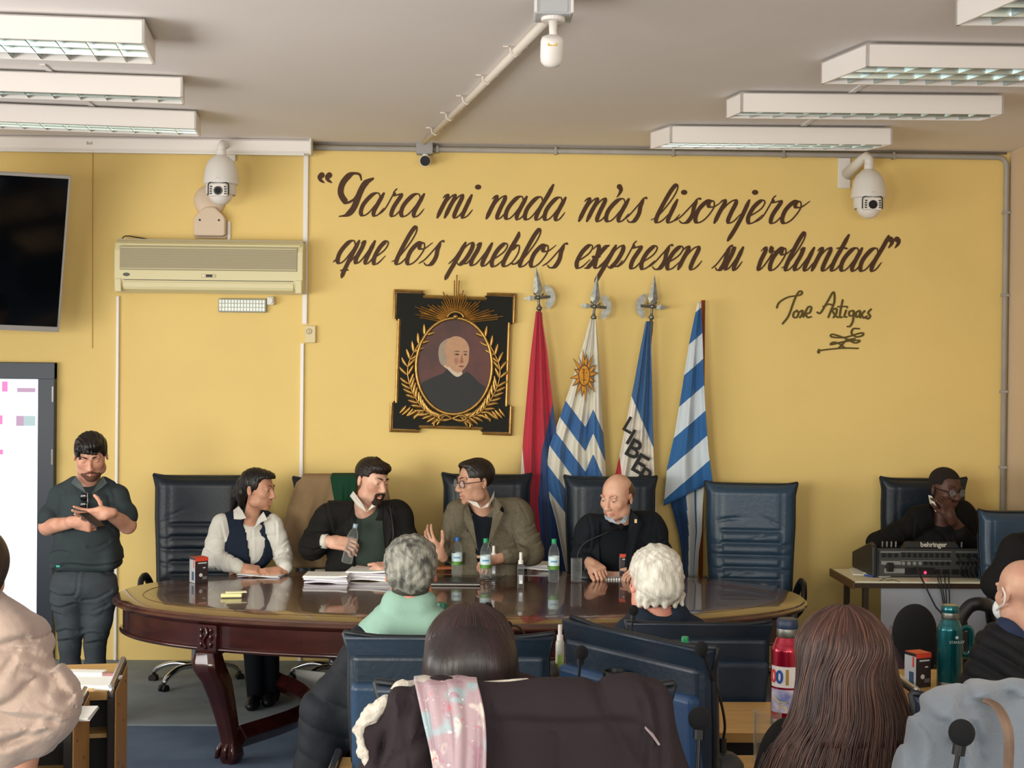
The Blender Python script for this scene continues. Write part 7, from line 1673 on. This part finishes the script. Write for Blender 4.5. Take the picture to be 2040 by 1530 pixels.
M_nv = cloth('navy_pullover', '1E2836', bump=.5)
soft('pullover', [ell(sh(1316, 1380, .0), (.25, .15, .27), k=.07), cap(sh(1262, 1268), sh(1372, 1266), .085, .085, .06), cap(sh(1255, 1290), sh(1218, 1390, .03), .08, .08, .04), cap(sh(1378, 1290), sh(1420, 1390, .03), .08, .08, .04), cap(sh(1292, 1236, -.01), sh(1338, 1234, -.01), .082, .082, .03), cap(sh(1306, 1150, .03), sh(1310, 1210, .0), .086, .084, .01, op='-')], .007, M_nv, pv, org, post=folds(.003, (0, 0, 1), 50, 2))
m = MB(); m.tube([sh(1312 + 43 * math.cos(a), 1211 - 4 * math.sin(a) - 3 * math.cos(a), -.085 * math.sin(a) + .0) - org for a in np.linspace(0, PI, 20)], .004, 6); m.build('red_collar_edge', mat('dark_red_cloth', '6A1C24', .8), pv, smooth=True)
M_wh = mat('white_hair', 'DAD7CE', .6, var=.25, vscale=50, hex2='B4AFA2', bump=1.0, bscale=140, stretch=(1, 1, .3))
hr = [H.e((0, .02, .045), (.086, .106, .09)), H.e((0, .05, -.01), (.082, .076, .072), .03), H.b((0, -.13, -.02), (.09, .09, .1), .02, .010, op='-'), H.b((0, -.02, -.142), (.2, .2, .07), .01, .012, op='-'), H.e((.095, .0, -.03), (.026, .032, .045), .005, op='-'), H.e((-.095, .0, -.03), (.026, .032, .045), .005, op='-')]
for i in range(7): hr.append(H.c_((-.07 + .023 * i, .085 - .012 * abs(i - 3), -.04), (-.073 + .0245 * i + .004 * (i % 3), .093 - .012 * abs(i - 3), -.070 - .006 * (i % 2)), .02, .010, .012))
soft('hair', hr, .005, M_wh, pv, org, post=wavy(.003, 80))

# ---------- long haired women in the foreground
def strands(name, mtx, parent, org, roots, n, r, m, seed=0, flip=0.0, wave=.006, seg_=9, r1=.4):
    rg = random.Random(seed); mb = MB()
    for i in range(n):
        a, b = roots(rg); P = []
        ph = rg.uniform(0, 6.28); am = wave * rg.uniform(.4, 1.4)
        cur = catmull([a] + b, 4)
        L = len(cur)
        pts = [Vector(p) + Vector((am * math.sin(ph + 7 * k / L), am * .5 * math.cos(ph + 6 * k / L), 0)) * (k / L) - org for k, p in enumerate(cur)]
        rr = r * rg.uniform(.6, 1.3)
        mb.tube(pts, [rr * (.55 + .45 * min(1, 3 * k / L)) * (1 - (1 - r1) * (k / (L - 1)) ** 2) for k in range(L)], 5, flat=.5)
    o = mb.build(name, m, parent, smooth=True, fix=False); return o
def domehair(ctr, rx, ry, rz, Y, prof, rg, zend, front=.35, bulge=.035):
    """a lock starting near the crown, running over the dome, then down the silhouette given by prof(py)->(xl,xr)"""
    th = rg.uniform(-1.0, 1.0) * PI * .6   # angle around the back of the head, 0 = straight towards the camera
    cx_, cy_, cz_ = ctr
    a = Vector((cx_ + rx * .12 * math.sin(th), cy_ - ry * .12 * math.cos(th), cz_ + rz * 1.0))
    b = []
    for ph in (.35, .7, 1.05, 1.4):
        b.append(Vector((cx_ + rx * math.sin(ph) * math.sin(th), cy_ - ry * math.sin(ph) * math.cos(th), cz_ + rz * math.cos(ph))))
    for py in prof:
        pyv, xl, xr_ = py; u = .5 + .5 * math.sin(th); yy = cy_ - (ry + .001 + bulge * (pyv - prof[0][0]) / 200) * max(.05, math.cos(th))
        px = xl + (xr_ - xl) * u; p = at(px, pyv, max(Y - .25, yy)); b.append(p)
    return a, b
Y0 = 3.75; base = Vector((A(937, 1500, Y0).x, Y0, 0)); org = base; sh = lambda px, py, dY=0.0: A(px, py, Y0 + dY)
H = Head(sh(937, 1292), 180, 8, 0, .92)
sk = skin('skin_tan', 'C88E72')
body = H.prims(female=True) + [cap(sh(937, 1330), sh(940, 1390), .05, .055, .02), ell(sh(945, 1470), (.19, .09, .1), k=.05), ell(sh(945, 1600), (.15, .1, .22), k=.05)]
for q in (-1, 1): body += [cap(sh(945 + q * 130, 1440), sh(945 + q * 160, 1600, .1), .045, .04), cap(sh(945 + q * 160, 1600, .1), sh(945 + q * 80, 1620, .3), .04, .03)] + hand(sh(945 + q * 80, 1620, .3), (-q * .4, .9, 0), (0, 0, 1), q, 25)
pq = make_body(base, 'dark haired woman seen from behind in front of dark coat chair', body, [sk, M_lip], h=.006)
soft('top', [ell(sh(950, 1560), (.24, .14, .3), k=.06), cap(sh(870, 1430), sh(1030, 1425), .08, .085, .05), cap(sh(1040, 1425, .02), sh(1120, 1500, .1), .085, .08, .05), cap(sh(860, 1435, .02), sh(800, 1540, .1), .085, .08, .05)], .009, cloth('maroon_top', '33232A'), pq, org, post=folds(.006, (1, 0, .4), 40, 2))
M_dh = mat('long_dark_hair', '2A1A1C', .38, var=.5, vscale=16, hex2='170E10', bump=.5, bscale=70, stretch=(1, 1, .06)); M_dh2 = mat('reddish_strand', '35201E', .42)
hc = sh(937, 1290, .0)
soft('hair', [ell(hc, (.118, .125, .118), k=.03), cap(sh(937, 1320, -.04), sh(937, 1400, -.06), .105, .1, .04), rbox(sh(937, 1390, -.06), (.115, .075, .14), rd=.06, k=.04), rbox(sh(937, 1330, .13), (.07, .08, .13), rd=.03, k=.02, op='-')], .006, M_dh, pq, org)
prof = [(1350, 842, 1034), (1400, 842, 1036), (1440, 842, 1036)]
strands('hair_strands', None, pq, org, lambda rg: domehair(hc, .12, .127, .12, Y0, prof, rg, 0), 700, .0030, M_dh, 4, wave=.002)['kind'] = 'stuff'
strands('auburn_strands', None, pq, org, lambda rg: domehair(hc, .121, .128, .121, Y0, prof, rg, 0), 60, .002, M_dh2, 5, wave=.002)['kind'] = 'stuff'

Y0 = 3.7; base = Vector((A(1680, 1500, Y0).x, Y0, 0)); org = base; sh = lambda px, py, dY=0.0: A(px, py, Y0 + dY)
H = Head(sh(1682, 1300), 185, 6, 0, .98)
body = H.prims(female=True) + [cap(sh(1680, 1340), sh(1670, 1410), .05, .055, .02), ell(sh(1670, 1515), (.15, .09, .1), k=.05), ell(sh(1670, 1620), (.15, .1, .22), k=.05)]
for q in (-1, 1): body += [cap(sh(1670 + q * 70, 1500), sh(1670 + q * 100, 1620, .1), .045, .04), cap(sh(1670 + q * 100, 1620, .1), sh(1650 + q * 80, 1640, .3), .04, .03)] + hand(sh(1650 + q * 80, 1640, .3), (-q * .4, .9, 0), (0, 0, 1), q, 25)
pr = make_body(base, 'woman with long auburn brown hair and black top, from behind', body, [sk, M_lip], h=.006)
soft('top', [ell(sh(1660, 1610), (.21, .14, .28), k=.06), cap(sh(1605, 1505), sh(1740, 1490), .085, .085, .05), cap(sh(1600, 1510, .02), sh(1545, 1620, .1), .085, .08, .05), cap(sh(1745, 1495, .02), sh(1790, 1600, .1), .085, .08, .05)], .009, cloth('black_top', '0C0B0D'), pr, org, post=folds(.006, (1, 0, .4), 40, 2))
M_bh = mat('long_brown_hair', '4A2F28', .42, var=.6, vscale=14, hex2='2E1B18', bump=.6, bscale=60, stretch=(1, 1, .06)); M_bh2 = mat('light_brown_strand', '5E3E33', .42); M_bh3 = mat('dark_brown_strand', '35201B', .42)
hc = sh(1681, 1300, 0)
soft('hair', [ell(hc, (.114, .122, .122), k=.03), cap(sh(1680, 1340, -.02), sh(1688, 1420, -.04), .095, .10, .04), ell(sh(1680, 1440, -.05), (.135, .07, .12), k=.04), ell(sh(1680, 1530, -.06), (.16, .07, .10), k=.04), rbox(sh(1681, 1350, .14), (.07, .08, .14), rd=.03, k=.02, op='-')], .006, M_bh, pr, org)
prof = [(1352, 1593, 1786), (1430, 1574, 1812), (1490, 1535, 1826), (1540, 1515, 1832)]
rr_ = lambda k: (lambda rg: (lambda ab: (ab[0], ab[1][:rg.choice((7, 8, 9))]))(domehair(hc, .121 * k, .13 * k, .128 * k, Y0, prof, rg, 0)))
strands('hair_strands', None, pr, org, rr_(1.0), 850, .0042, M_bh, 14, wave=.012)['kind'] = 'stuff'
strands('light_strands', None, pr, org, rr_(1.008), 260, .0026, M_bh2, 15, wave=.012)['kind'] = 'stuff'
strands('dark_strands', None, pr, org, rr_(1.008), 260, .0030, M_bh3, 16, wave=.012)['kind'] = 'stuff'

# ---------- person in pink beige coat
Y0 = 3.7; base = Vector((A(-40, 1500, Y0).x, Y0, 0)); org = base; sh = lambda px, py, dY=0.0: A(px, py, Y0 + dY)
H = Head(sh(-55, 1150), 180, 10, 0, 1.0)
body = H.prims(female=True) + [cap(sh(-50, 1200), sh(-45, 1260), .06, .065, .02), ell(sh(-40, 1400), (.2, .12, .2), k=.05), ell(sh(-60, 1560), (.17, .12, .25), k=.05), cap(sh(30, 1330), sh(70, 1410, .02), .05, .045), cap(sh(70, 1410, .02), sh(-60, 1450, .3), .045, .035), cap(sh(-150, 1330), sh(-170, 1480), .05, .045)] + hand(sh(-60, 1450, .3), (-.4, .9, 0), (0, 0, 1), 1, 25)
pp = make_body(base, 'person in fluffy pink beige coat at the left frame edge', body, [sk, M_lip], h=.007)
M_pink = mat('pink_beige_fleece', '9F8A80', .95, var=.1, vscale=10, bump=.3, bscale=260, sheen=.2)
def pinkfold(x, y, z):
    px = 950 + x / Y0 * F; s = F / Y0
    t = z * 1.0 + .55 * x
    return .022 * np.exp(-(np.sin(10 * t + 1.4 * np.sin(5 * x + 1)) / .2) ** 2) * np.clip(.3 + np.sin(6 * x + 4 * z), 0, 1) + .008 * np.sin(26 * t + 2.2 * np.sin(7 * x + 1)) + .004 * np.sin(60 * (z + .3 * x) + 3 * np.sin(11 * x)) + .0012 * np.sin(300 * x) * np.sin(280 * z)
t_ = [ell(sh(-60, 1360), (.22, .18, .24), k=.02), cap(sh(-50, 1245), sh(25, 1290, -.0), .095, .10, .012), cap(sh(20, 1310, -.04), sh(80, 1395, -.02), .085, .095, .012), cap(sh(0, 1370, -.09), sh(78, 1412, -.04), .07, .098, .010), cap(sh(90, 1425, -.02), sh(10, 1455, -.05), .082, .095, .012), cap(sh(60, 1455, -.03), sh(-40, 1480, -.05), .075, .085, .01), cap(sh(-30, 1215, .0), sh(10, 1265, -.06), .06, .07, .01), ell(sh(-120, 1420), (.22, .18, .3), k=.03)]
soft('fleece_coat', t_, .0055, M_pink, pp, org, post=both(lambda x, y, z: .0012 * np.sin(300 * x + 9 * np.sin(80 * z)) * np.sin(280 * z + 8 * np.sin(70 * x)) + .003 * np.sin(40 * x + 25 * z + 3 * np.sin(12 * z)), grooves([[(-30, 1290), (10, 1282), (30, 1276), (45, 1276)], [(0, 1286), (27, 1291), (50, 1300), (75, 1318), (92, 1336)], [(98, 1352), (108, 1368), (120, 1386), (128, 1396)], [(0, 1408), (41, 1423), (82, 1430), (108, 1434)], [(-10, 1404), (16, 1398), (41, 1384), (58, 1362)], [(20, 1470), (60, 1466), (90, 1454)]], Y0 - .1, .013, .011), grooves([[(60, 1330), (85, 1350), (95, 1375)], [(30, 1310), (10, 1340), (-10, 1350)], [(75, 1440), (50, 1462), (20, 1480)]], Y0 - .1, .010, .009)))
soft('hair', [H.e((0, .02, .04), (.095, .11, .1)), H.c_((0, .06, -.02), (.0, .06, -.1), .09, .06, .03)], .007, M_dh, pp, org)

# ---------- bald man with face mask in padded jacket
Y0 = 5.35; base = Vector((A(2040, 1500, Y0).x, Y0, 0)); org = base; sh = lambda px, py, dY=0.0: A(px, py, Y0 + dY)
sk = skin('skin_pale', 'D8AC92', 'C89680')
H = Head(sh(2036, 1182), 196, 6, 0, 1.08, 1.04)
body = H.prims() + [cap(sh(2036, 1205), sh(2040, 1245), .07, .075, .02), ell(sh(2045, 1330, 0), (.2, .11, .15), k=.05), ell(sh(2045, 1430, 0), (.18, .12, .24), k=.05)]
for q in (-1, 1): body += [cap(sh(2045 + q * 80, 1310), sh(2045 + q * 90, 1420, .05), .05, .04), cap(sh(2045 + q * 90, 1420, .05), sh(2045 + q * 60, 1420, .25), .04, .03)] + hand(sh(2045 + q * 60, 1420, .25), (-q * .5, .8, 0), (0, 0, 1), q, 25)
py_ = make_body(base, 'bald man with white mask strap in black quilted jacket at right', body, [sk, M_lip], h=.0055)
M_pk = mat('black_nylon', '121418', .65, var=.15, vscale=10, bump=.3, bscale=60, spec=.3)
soft('padded_jacket', [ell(sh(2050, 1400, .0), (.27, .16, .30), k=.07), cap(sh(1998, 1284), sh(2120, 1284), .085, .085, .06), cap(sh(1985, 1290), sh(1960, 1380, .03), .08, .09, .04), cap(sh(1960, 1380, .03), sh(1935, 1480, .02), .09, .085, .04), cap(sh(2036, 1190, -.0), sh(2038, 1242, .0), .085, .09, .02, op='-')], .0065, M_pk, py_, org, post=quilt(.013, .07, tilt=.5))
soft('navy_collar', [cap(sh(2018, 1258, -.01), sh(2066, 1254, -.01), .072, .072, .03), cap(sh(2036, 1170, .02), sh(2038, 1243, .0), .088, .08, .01, op='-')], .006, mat('navy_cloth', '1F2C48', .8), py_, org)
H.mb('mask_strap', lambda mb: mb.tube(catmull([(.07, -.05, -.06), (.084, -.01, -.045), (.09, .022, -.03), (.09, .03, -.0), (.086, .012, .025)], 5), .0035, 6), M_white, py_, org, smooth=True)
H.mb('face_mask', lambda mb: mb.sph((0, -.075, -.06), (.062, .05, .05), 18, 12), mat('mask_white', 'E6ECEE', .7), py_, org, smooth=True)

# ---------- coats over chairs in the foreground
p = A(1045, 1430, 3.3)
swivel_chair((p.x, 3.3 + .32, 0), PI, .66, A(1045, 1375, 3.3).z, 'leather chair hidden under the dark brown coat with pale lining', M=M_lnavy, seed=21, arms=False)
Y0 = 3.22; org = Vector((A(1045, 1530, Y0).x, Y0, A(1045, 1640, Y0).z)); sh = lambda px, py, dY=0.0: A(px, py, Y0 + dY)
def coatpost(x, y, z):
    px = 950 + x / Y0 * F
    l = np.exp(-((px - 790) / 90) ** 2); r = np.exp(-((px - 1320) / 60) ** 2)
    return (.016 * l + .012 * r) * np.sin(46 * x + 10 * z + 1.4 * np.sin(9 * z)) + .004 * np.sin(14 * x + 5 * z) + .003 * np.sin(30 * x + 12 * z + 2) + .014 * np.exp(-(np.sin(10 * x + 5 * z + .9 * np.sin(6 * z) + 2) / .14) ** 2) * np.clip(np.sin(6 * x + 8 * z + 1), 0, 1)
t_ = [rbox(sh(1065, 1508, .02), (rp(268, Y0), .075, rp(150, Y0)), rd=.07, k=.03), cap(sh(860, 1402, .02), sh(1290, 1388, .02), .04, .045, .03), cap(sh(830, 1440, .0), sh(785, 1560, -.02), .05, .08, .05), cap(sh(1290, 1420, .01), sh(1330, 1580, .0), .06, .07, .05), cap(sh(765, 1470, .03), sh(755, 1570, .03), .03, .05, .04), cap(sh(748, 1462, .02), sh(850, 1398, .03), .035, .04, .04)]
M_coat = cloth('dark_plum_coat', '2B2226', var=.1, bump=.3)
co = soft('draped_coat', t_, .006, M_coat, None, org, post=both(coatpost, grooves([[(778, 1425), (774, 1445), (766, 1475), (755, 1530)], [(812, 1412), (805, 1435), (806, 1456), (815, 1500)], [(855, 1472), (830, 1484), (793, 1512), (770, 1535)], [(1309, 1392), (1316, 1428), (1319, 1462), (1322, 1530)], [(1282, 1400), (1288, 1440), (1280, 1530)]], Y0 - .08, .011, .010), grooves([[(1000, 1444), (1130, 1448), (1268, 1444)], [(1100, 1470), (1098, 1540)], [(980, 1440), (975, 1540)]], Y0 - .08, .006, .012))); co.location = org; tag(co, 'dark plum brown coat with pale fleece lining over the front centre chair', 'coat')
M_fl = mat('cream_fleece', 'CFC6BA', .95, var=.2, vscale=40, bump=1.0, bscale=200)
def fl(x, y, z): return .003 * np.sin(220 * x + 3 * np.sin(90 * z)) * np.sin(200 * z + 50 * y)
soft('fleece_lining', [cap(sh(716, 1452, .02), sh(738, 1425, .02), .016, .02, .01), cap(sh(738, 1425, .02), sh(765, 1400, .02), .02, .018, .01), cap(sh(765, 1398, .03), sh(800, 1372, .05), .015, .018, .01), cap(sh(800, 1372, .05), sh(835, 1364, .06), .018, .012, .01), cap(sh(714, 1455, .0), sh(722, 1500, -.02), .01, .01, .01), cap(sh(722, 1500, -.02), sh(745, 1560, -.03), .01, .009, .01)], .004, M_fl, co, org, post=fl)
soft('fleece_lining', [cap(sh(960, 1364, .05), sh(1050, 1357, .06), .008, .008, .01)], .004, M_fl, co, org)
flatpart('light_seam', [(1285, 1446, Y0 - .095), (1302, 1462, Y0 - .1), (1315, 1482, Y0 - .1), (1311, 1484, Y0 - .1), (1298, 1466, Y0 - .1), (1284, 1450, Y0 - .095)], mat('seam_light', '8A7C7E', .7), co, org, bevel=0)
# printed scarf over the coat
def printed(name, base_, cols, scale):
    m = bpy.data.materials.new(name); m.use_nodes = True; nt = m.node_tree; b = nt.nodes['Principled BSDF']; b.inputs['Roughness'].default_value = .8
    tc = nt.nodes.new('ShaderNodeTexCoord'); last = None
    for i, (c, s, lo_, off) in enumerate(cols):
        n = nt.nodes.new('ShaderNodeTexNoise'); n.inputs['Scale'].default_value = s; mp = nt.nodes.new('ShaderNodeMapping'); mp.inputs['Location'].default_value = (off, off, off)
        nt.links.new(tc.outputs['Object'], mp.inputs[0]); nt.links.new(mp.outputs[0], n.inputs['Vector'])
        r = nt.nodes.new('ShaderNodeMapRange'); r.inputs[1].default_value = lo_; r.inputs[2].default_value = lo_ + .05; nt.links.new(n.outputs[0], r.inputs[0])
        mx = nt.nodes.new('ShaderNodeMix'); mx.data_type = 'RGBA'; nt.links.new(r.outputs[0], mx.inputs[0]); mx.inputs[7].default_value = (*rgb(c), 1)
        if last is None: mx.inputs[6].default_value = (*rgb(base_), 1)
        else: nt.links.new(last, mx.inputs[6])
        last = mx.outputs[2]
    nt.links.new(last, b.inputs['Base Color']); return m
M_scarf = printed('pink_print_scarf', 'AC949B', [('9DB0B6', 9, .55, 3), ('CFC4BC', 12, .55, 9), ('A88490', 22, .6, 1), ('E8E0DC', 60, .68, 5), ('C07A84', 40, .68, 7)], 1)
def scarf_part(name, path, w, seed):
    P = []
    for i, (px, py, dY) in enumerate(path): P.append(np.array(tuple(sh(px, py, dY) - org0)))
    c = catmull(P, 8); rows = []
    for i, p in enumerate(c):
        ww = w(i / (len(c) - 1)); row = []
        for j in range(25):
            u = -1 + 2 * j / 24; row.append(Vector(p) + Vector((ww * u, -.012 * math.cos(u * 4 + seed) - .006 * math.cos(u * 8 + i * .1), .0)))
        rows.append(row)
    mb = MB(); mb.grid(rows); return mb.build(name, M_scarf, sc, smooth=True, fix=False)
org0 = A(900, 1640, Y0 - .1)
sc = thing('printed_scarf', org0, 'pale pink patterned scarf hanging over the dark plum coat', 'scarf')
o = scarf_part('scarf_end', [(885, 1375, .2), (880, 1353, .1), (868, 1352, .03), (872, 1375, -.045), (884, 1440, -.1), (898, 1520, -.12), (905, 1620, -.12)], lambda t: rp(50 - 18 * t, Y0), .0); solid(o, .006)
o = scarf_part('scarf_end', [(915, 1375, .2), (912, 1356, .1), (912, 1353, .02), (918, 1380, -.055), (928, 1440, -.105), (930, 1520, -.125), (925, 1620, -.125)], lambda t: rp(40 - 6 * t, Y0), 1.4); solid(o, .006)

# grey blue coat over the right chair
p = A(2035, 1450, 3.35)
swivel_chair((p.x, 3.35 + .34, 0), PI, .5, A(1990, 1400, 3.35).z, 'leather chair hidden under the grey blue coat at bottom right', M=M_lnavy, seed=22, arms=False)
Y0 = 3.27; org = Vector((A(1970, 1530, Y0).x, Y0, A(1970, 1640, Y0).z)); sh = lambda px, py, dY=0.0: A(px, py, Y0 + dY)
def cp2(x, y, z): return .012 * np.sin(22 * x - 14 * z + 1.5 * np.sin(8 * z)) + .005 * np.sin(50 * x + 30 * z + 2 * np.sin(13 * z)) + .016 * np.exp(-(np.sin(9 * x - 6 * z + .8 * np.sin(7 * z) + 1) / .16) ** 2) * np.clip(np.sin(5 * x + 9 * z + 2), 0, 1)
M_gb = mat('grey_blue_wool', '78818B', .95, var=.15, vscale=6, bump=.6, bscale=250, sheen=.3)
t_ = [rbox(sh(2010, 1530, .02), (rp(170, Y0), .08, rp(140, Y0)), rd=.07, k=.03), cap(sh(1895, 1420, .02), sh(2030, 1402, .03), .05, .055, .04), cap(sh(2030, 1402, .03), sh(2120, 1400, .02), .055, .06, .04), cap(sh(1870, 1450, .0), sh(1838, 1580, -.02), .06, .07, .05), cap(sh(1960, 1400, .08), sh(2100, 1385, .1), .04, .05, .03)]
c2 = soft('draped_coat', t_, .006, M_gb, None, org, post=both(cp2, grooves([[(1856, 1430), (1872, 1444), (1892, 1448)], [(1823, 1463), (1828, 1490), (1823, 1530)], [(1925, 1420), (1955, 1412), (1990, 1406), (2040, 1402)], [(1900, 1480), (1915, 1510), (1920, 1540)], [(1945, 1450), (1960, 1490)]], Y0 - .08, .014, .011))); c2.location = org; tag(c2, 'grey blue wool coat over the chair at bottom right', 'coat')
o = MB().tube([sh(x_, y_, d_) for x_, y_, d_ in catmull([(1966, 1396, -.05), (1986, 1408, -.085), (2002, 1436, -.115), (2010, 1480, -.13), (2006, 1580, -.135)], 6)], .014, 8, flat=.4).build('bag_strap', mat('brown_strap', '7A6252', .5, var=.3, vscale=20), origin=org); tag(o, 'brown strap lying across the grey blue coat', 'strap')

# black rounded chair behind the right desk
p = A(1822, 1330, 6.75); zt_ = A(1822, 1204, 6.75).z
t = thing('rounded_chair', (p.x, 6.75, 0), 'small black chair with rounded backrest left of teal thermos', 'chair')
def P2(px, py, dY=0.0): return A(px, py, 6.75 + dY) - Vector((p.x, 6.75, 0))
o = soft('backrest', [ell(A(1822, 1258, 6.75), (rp(45, 6.75), .045, rp(56, 6.75)), k=.02), ell(A(1832, 1300, 6.75), (rp(36, 6.75), .04, rp(46, 6.75)), k=.03)], .007, mat('black_mesh_fabric', '161719', .9, bump=.5, bscale=500), t, (p.x, 6.75, 0))
m = MB(); m.prism3([P2(1778, 1245, .1), P2(1773, 1262, .1), P2(1772, 1330, .1), P2(1800, 1345, .1), P2(1812, 1330, .1), P2(1785, 1272, .1)], (0, .04, 0)); m.build('cover_panel', mat('mauve_leather', '6E5A5C', .5, bump=.3), t, bevel=.01, seg=3)
MB().tube([P2(1784, 1262, .09), P2(1782, 1270, .08), P2(1779, 1290, .08), P2(1778, 1330, .08)], .004, 6).build('piping', M_black, t)
MB().box((0, .2, .46), (.45, .45, .07)).build('seat', M_black, t, bevel=.02)
MB().tube([P2(1835, 1310, .03), Vector((0.02, .06, .5)), Vector((0.02, .15, .44))], .02, 8).build('back_support', M_black, t)
for sx in (-1, 1):
    for sy in (0, 1): MB().cyl((sx * .2, sy * .4, .44), (sx * .22, sy * .42, 0), .012, 8).build('leg', M_black, t)
Yc = 6.6; t = thing('loop_armrest_chair', (A(1955, 1330, Yc).x, Yc, 0), 'chair with black loop armrest between teal thermos and bald man', 'chair'); b_ = t.location
MB().tube(catmull([A(1912, 1245, Yc) - b_, A(1916, 1228, Yc) - b_, A(1932, 1208, Yc) - b_, A(1952, 1203, Yc) - b_, A(1972, 1212, Yc + .1) - b_, A(1975, 1250, Yc + .2) - b_, A(1960, 1290, Yc + .2) - b_], 6), .022, 8, flat=1.5).build('armrest', M_black, t, smooth=True)
MB().tube([A(1922, 1240, Yc) - b_, A(1925, 1300, Yc) - b_, (0, .1, .46)], .014, 8).build('arm_post', M_black, t)
MB().box((0, .25, .45), (.45, .45, .08)).build('seat', M_black, t, bevel=.02); MB().cyl((0, .25, .42), (0, .25, .04), .03, 10).build('gas_lift', M_black, t)
for k in range(5): MB().tube([(0, .25, .06), (.26 * math.cos(k * 1.257), .25 + .26 * math.sin(k * 1.257), .03)], .018, 6).build('base_leg', M_black, t)
m = MB(); q = A(1922, 1256, Yc - .03) - b_; m.box(q, (.035, .01, .01)); m.build('metal_plate', M_chrome, t)
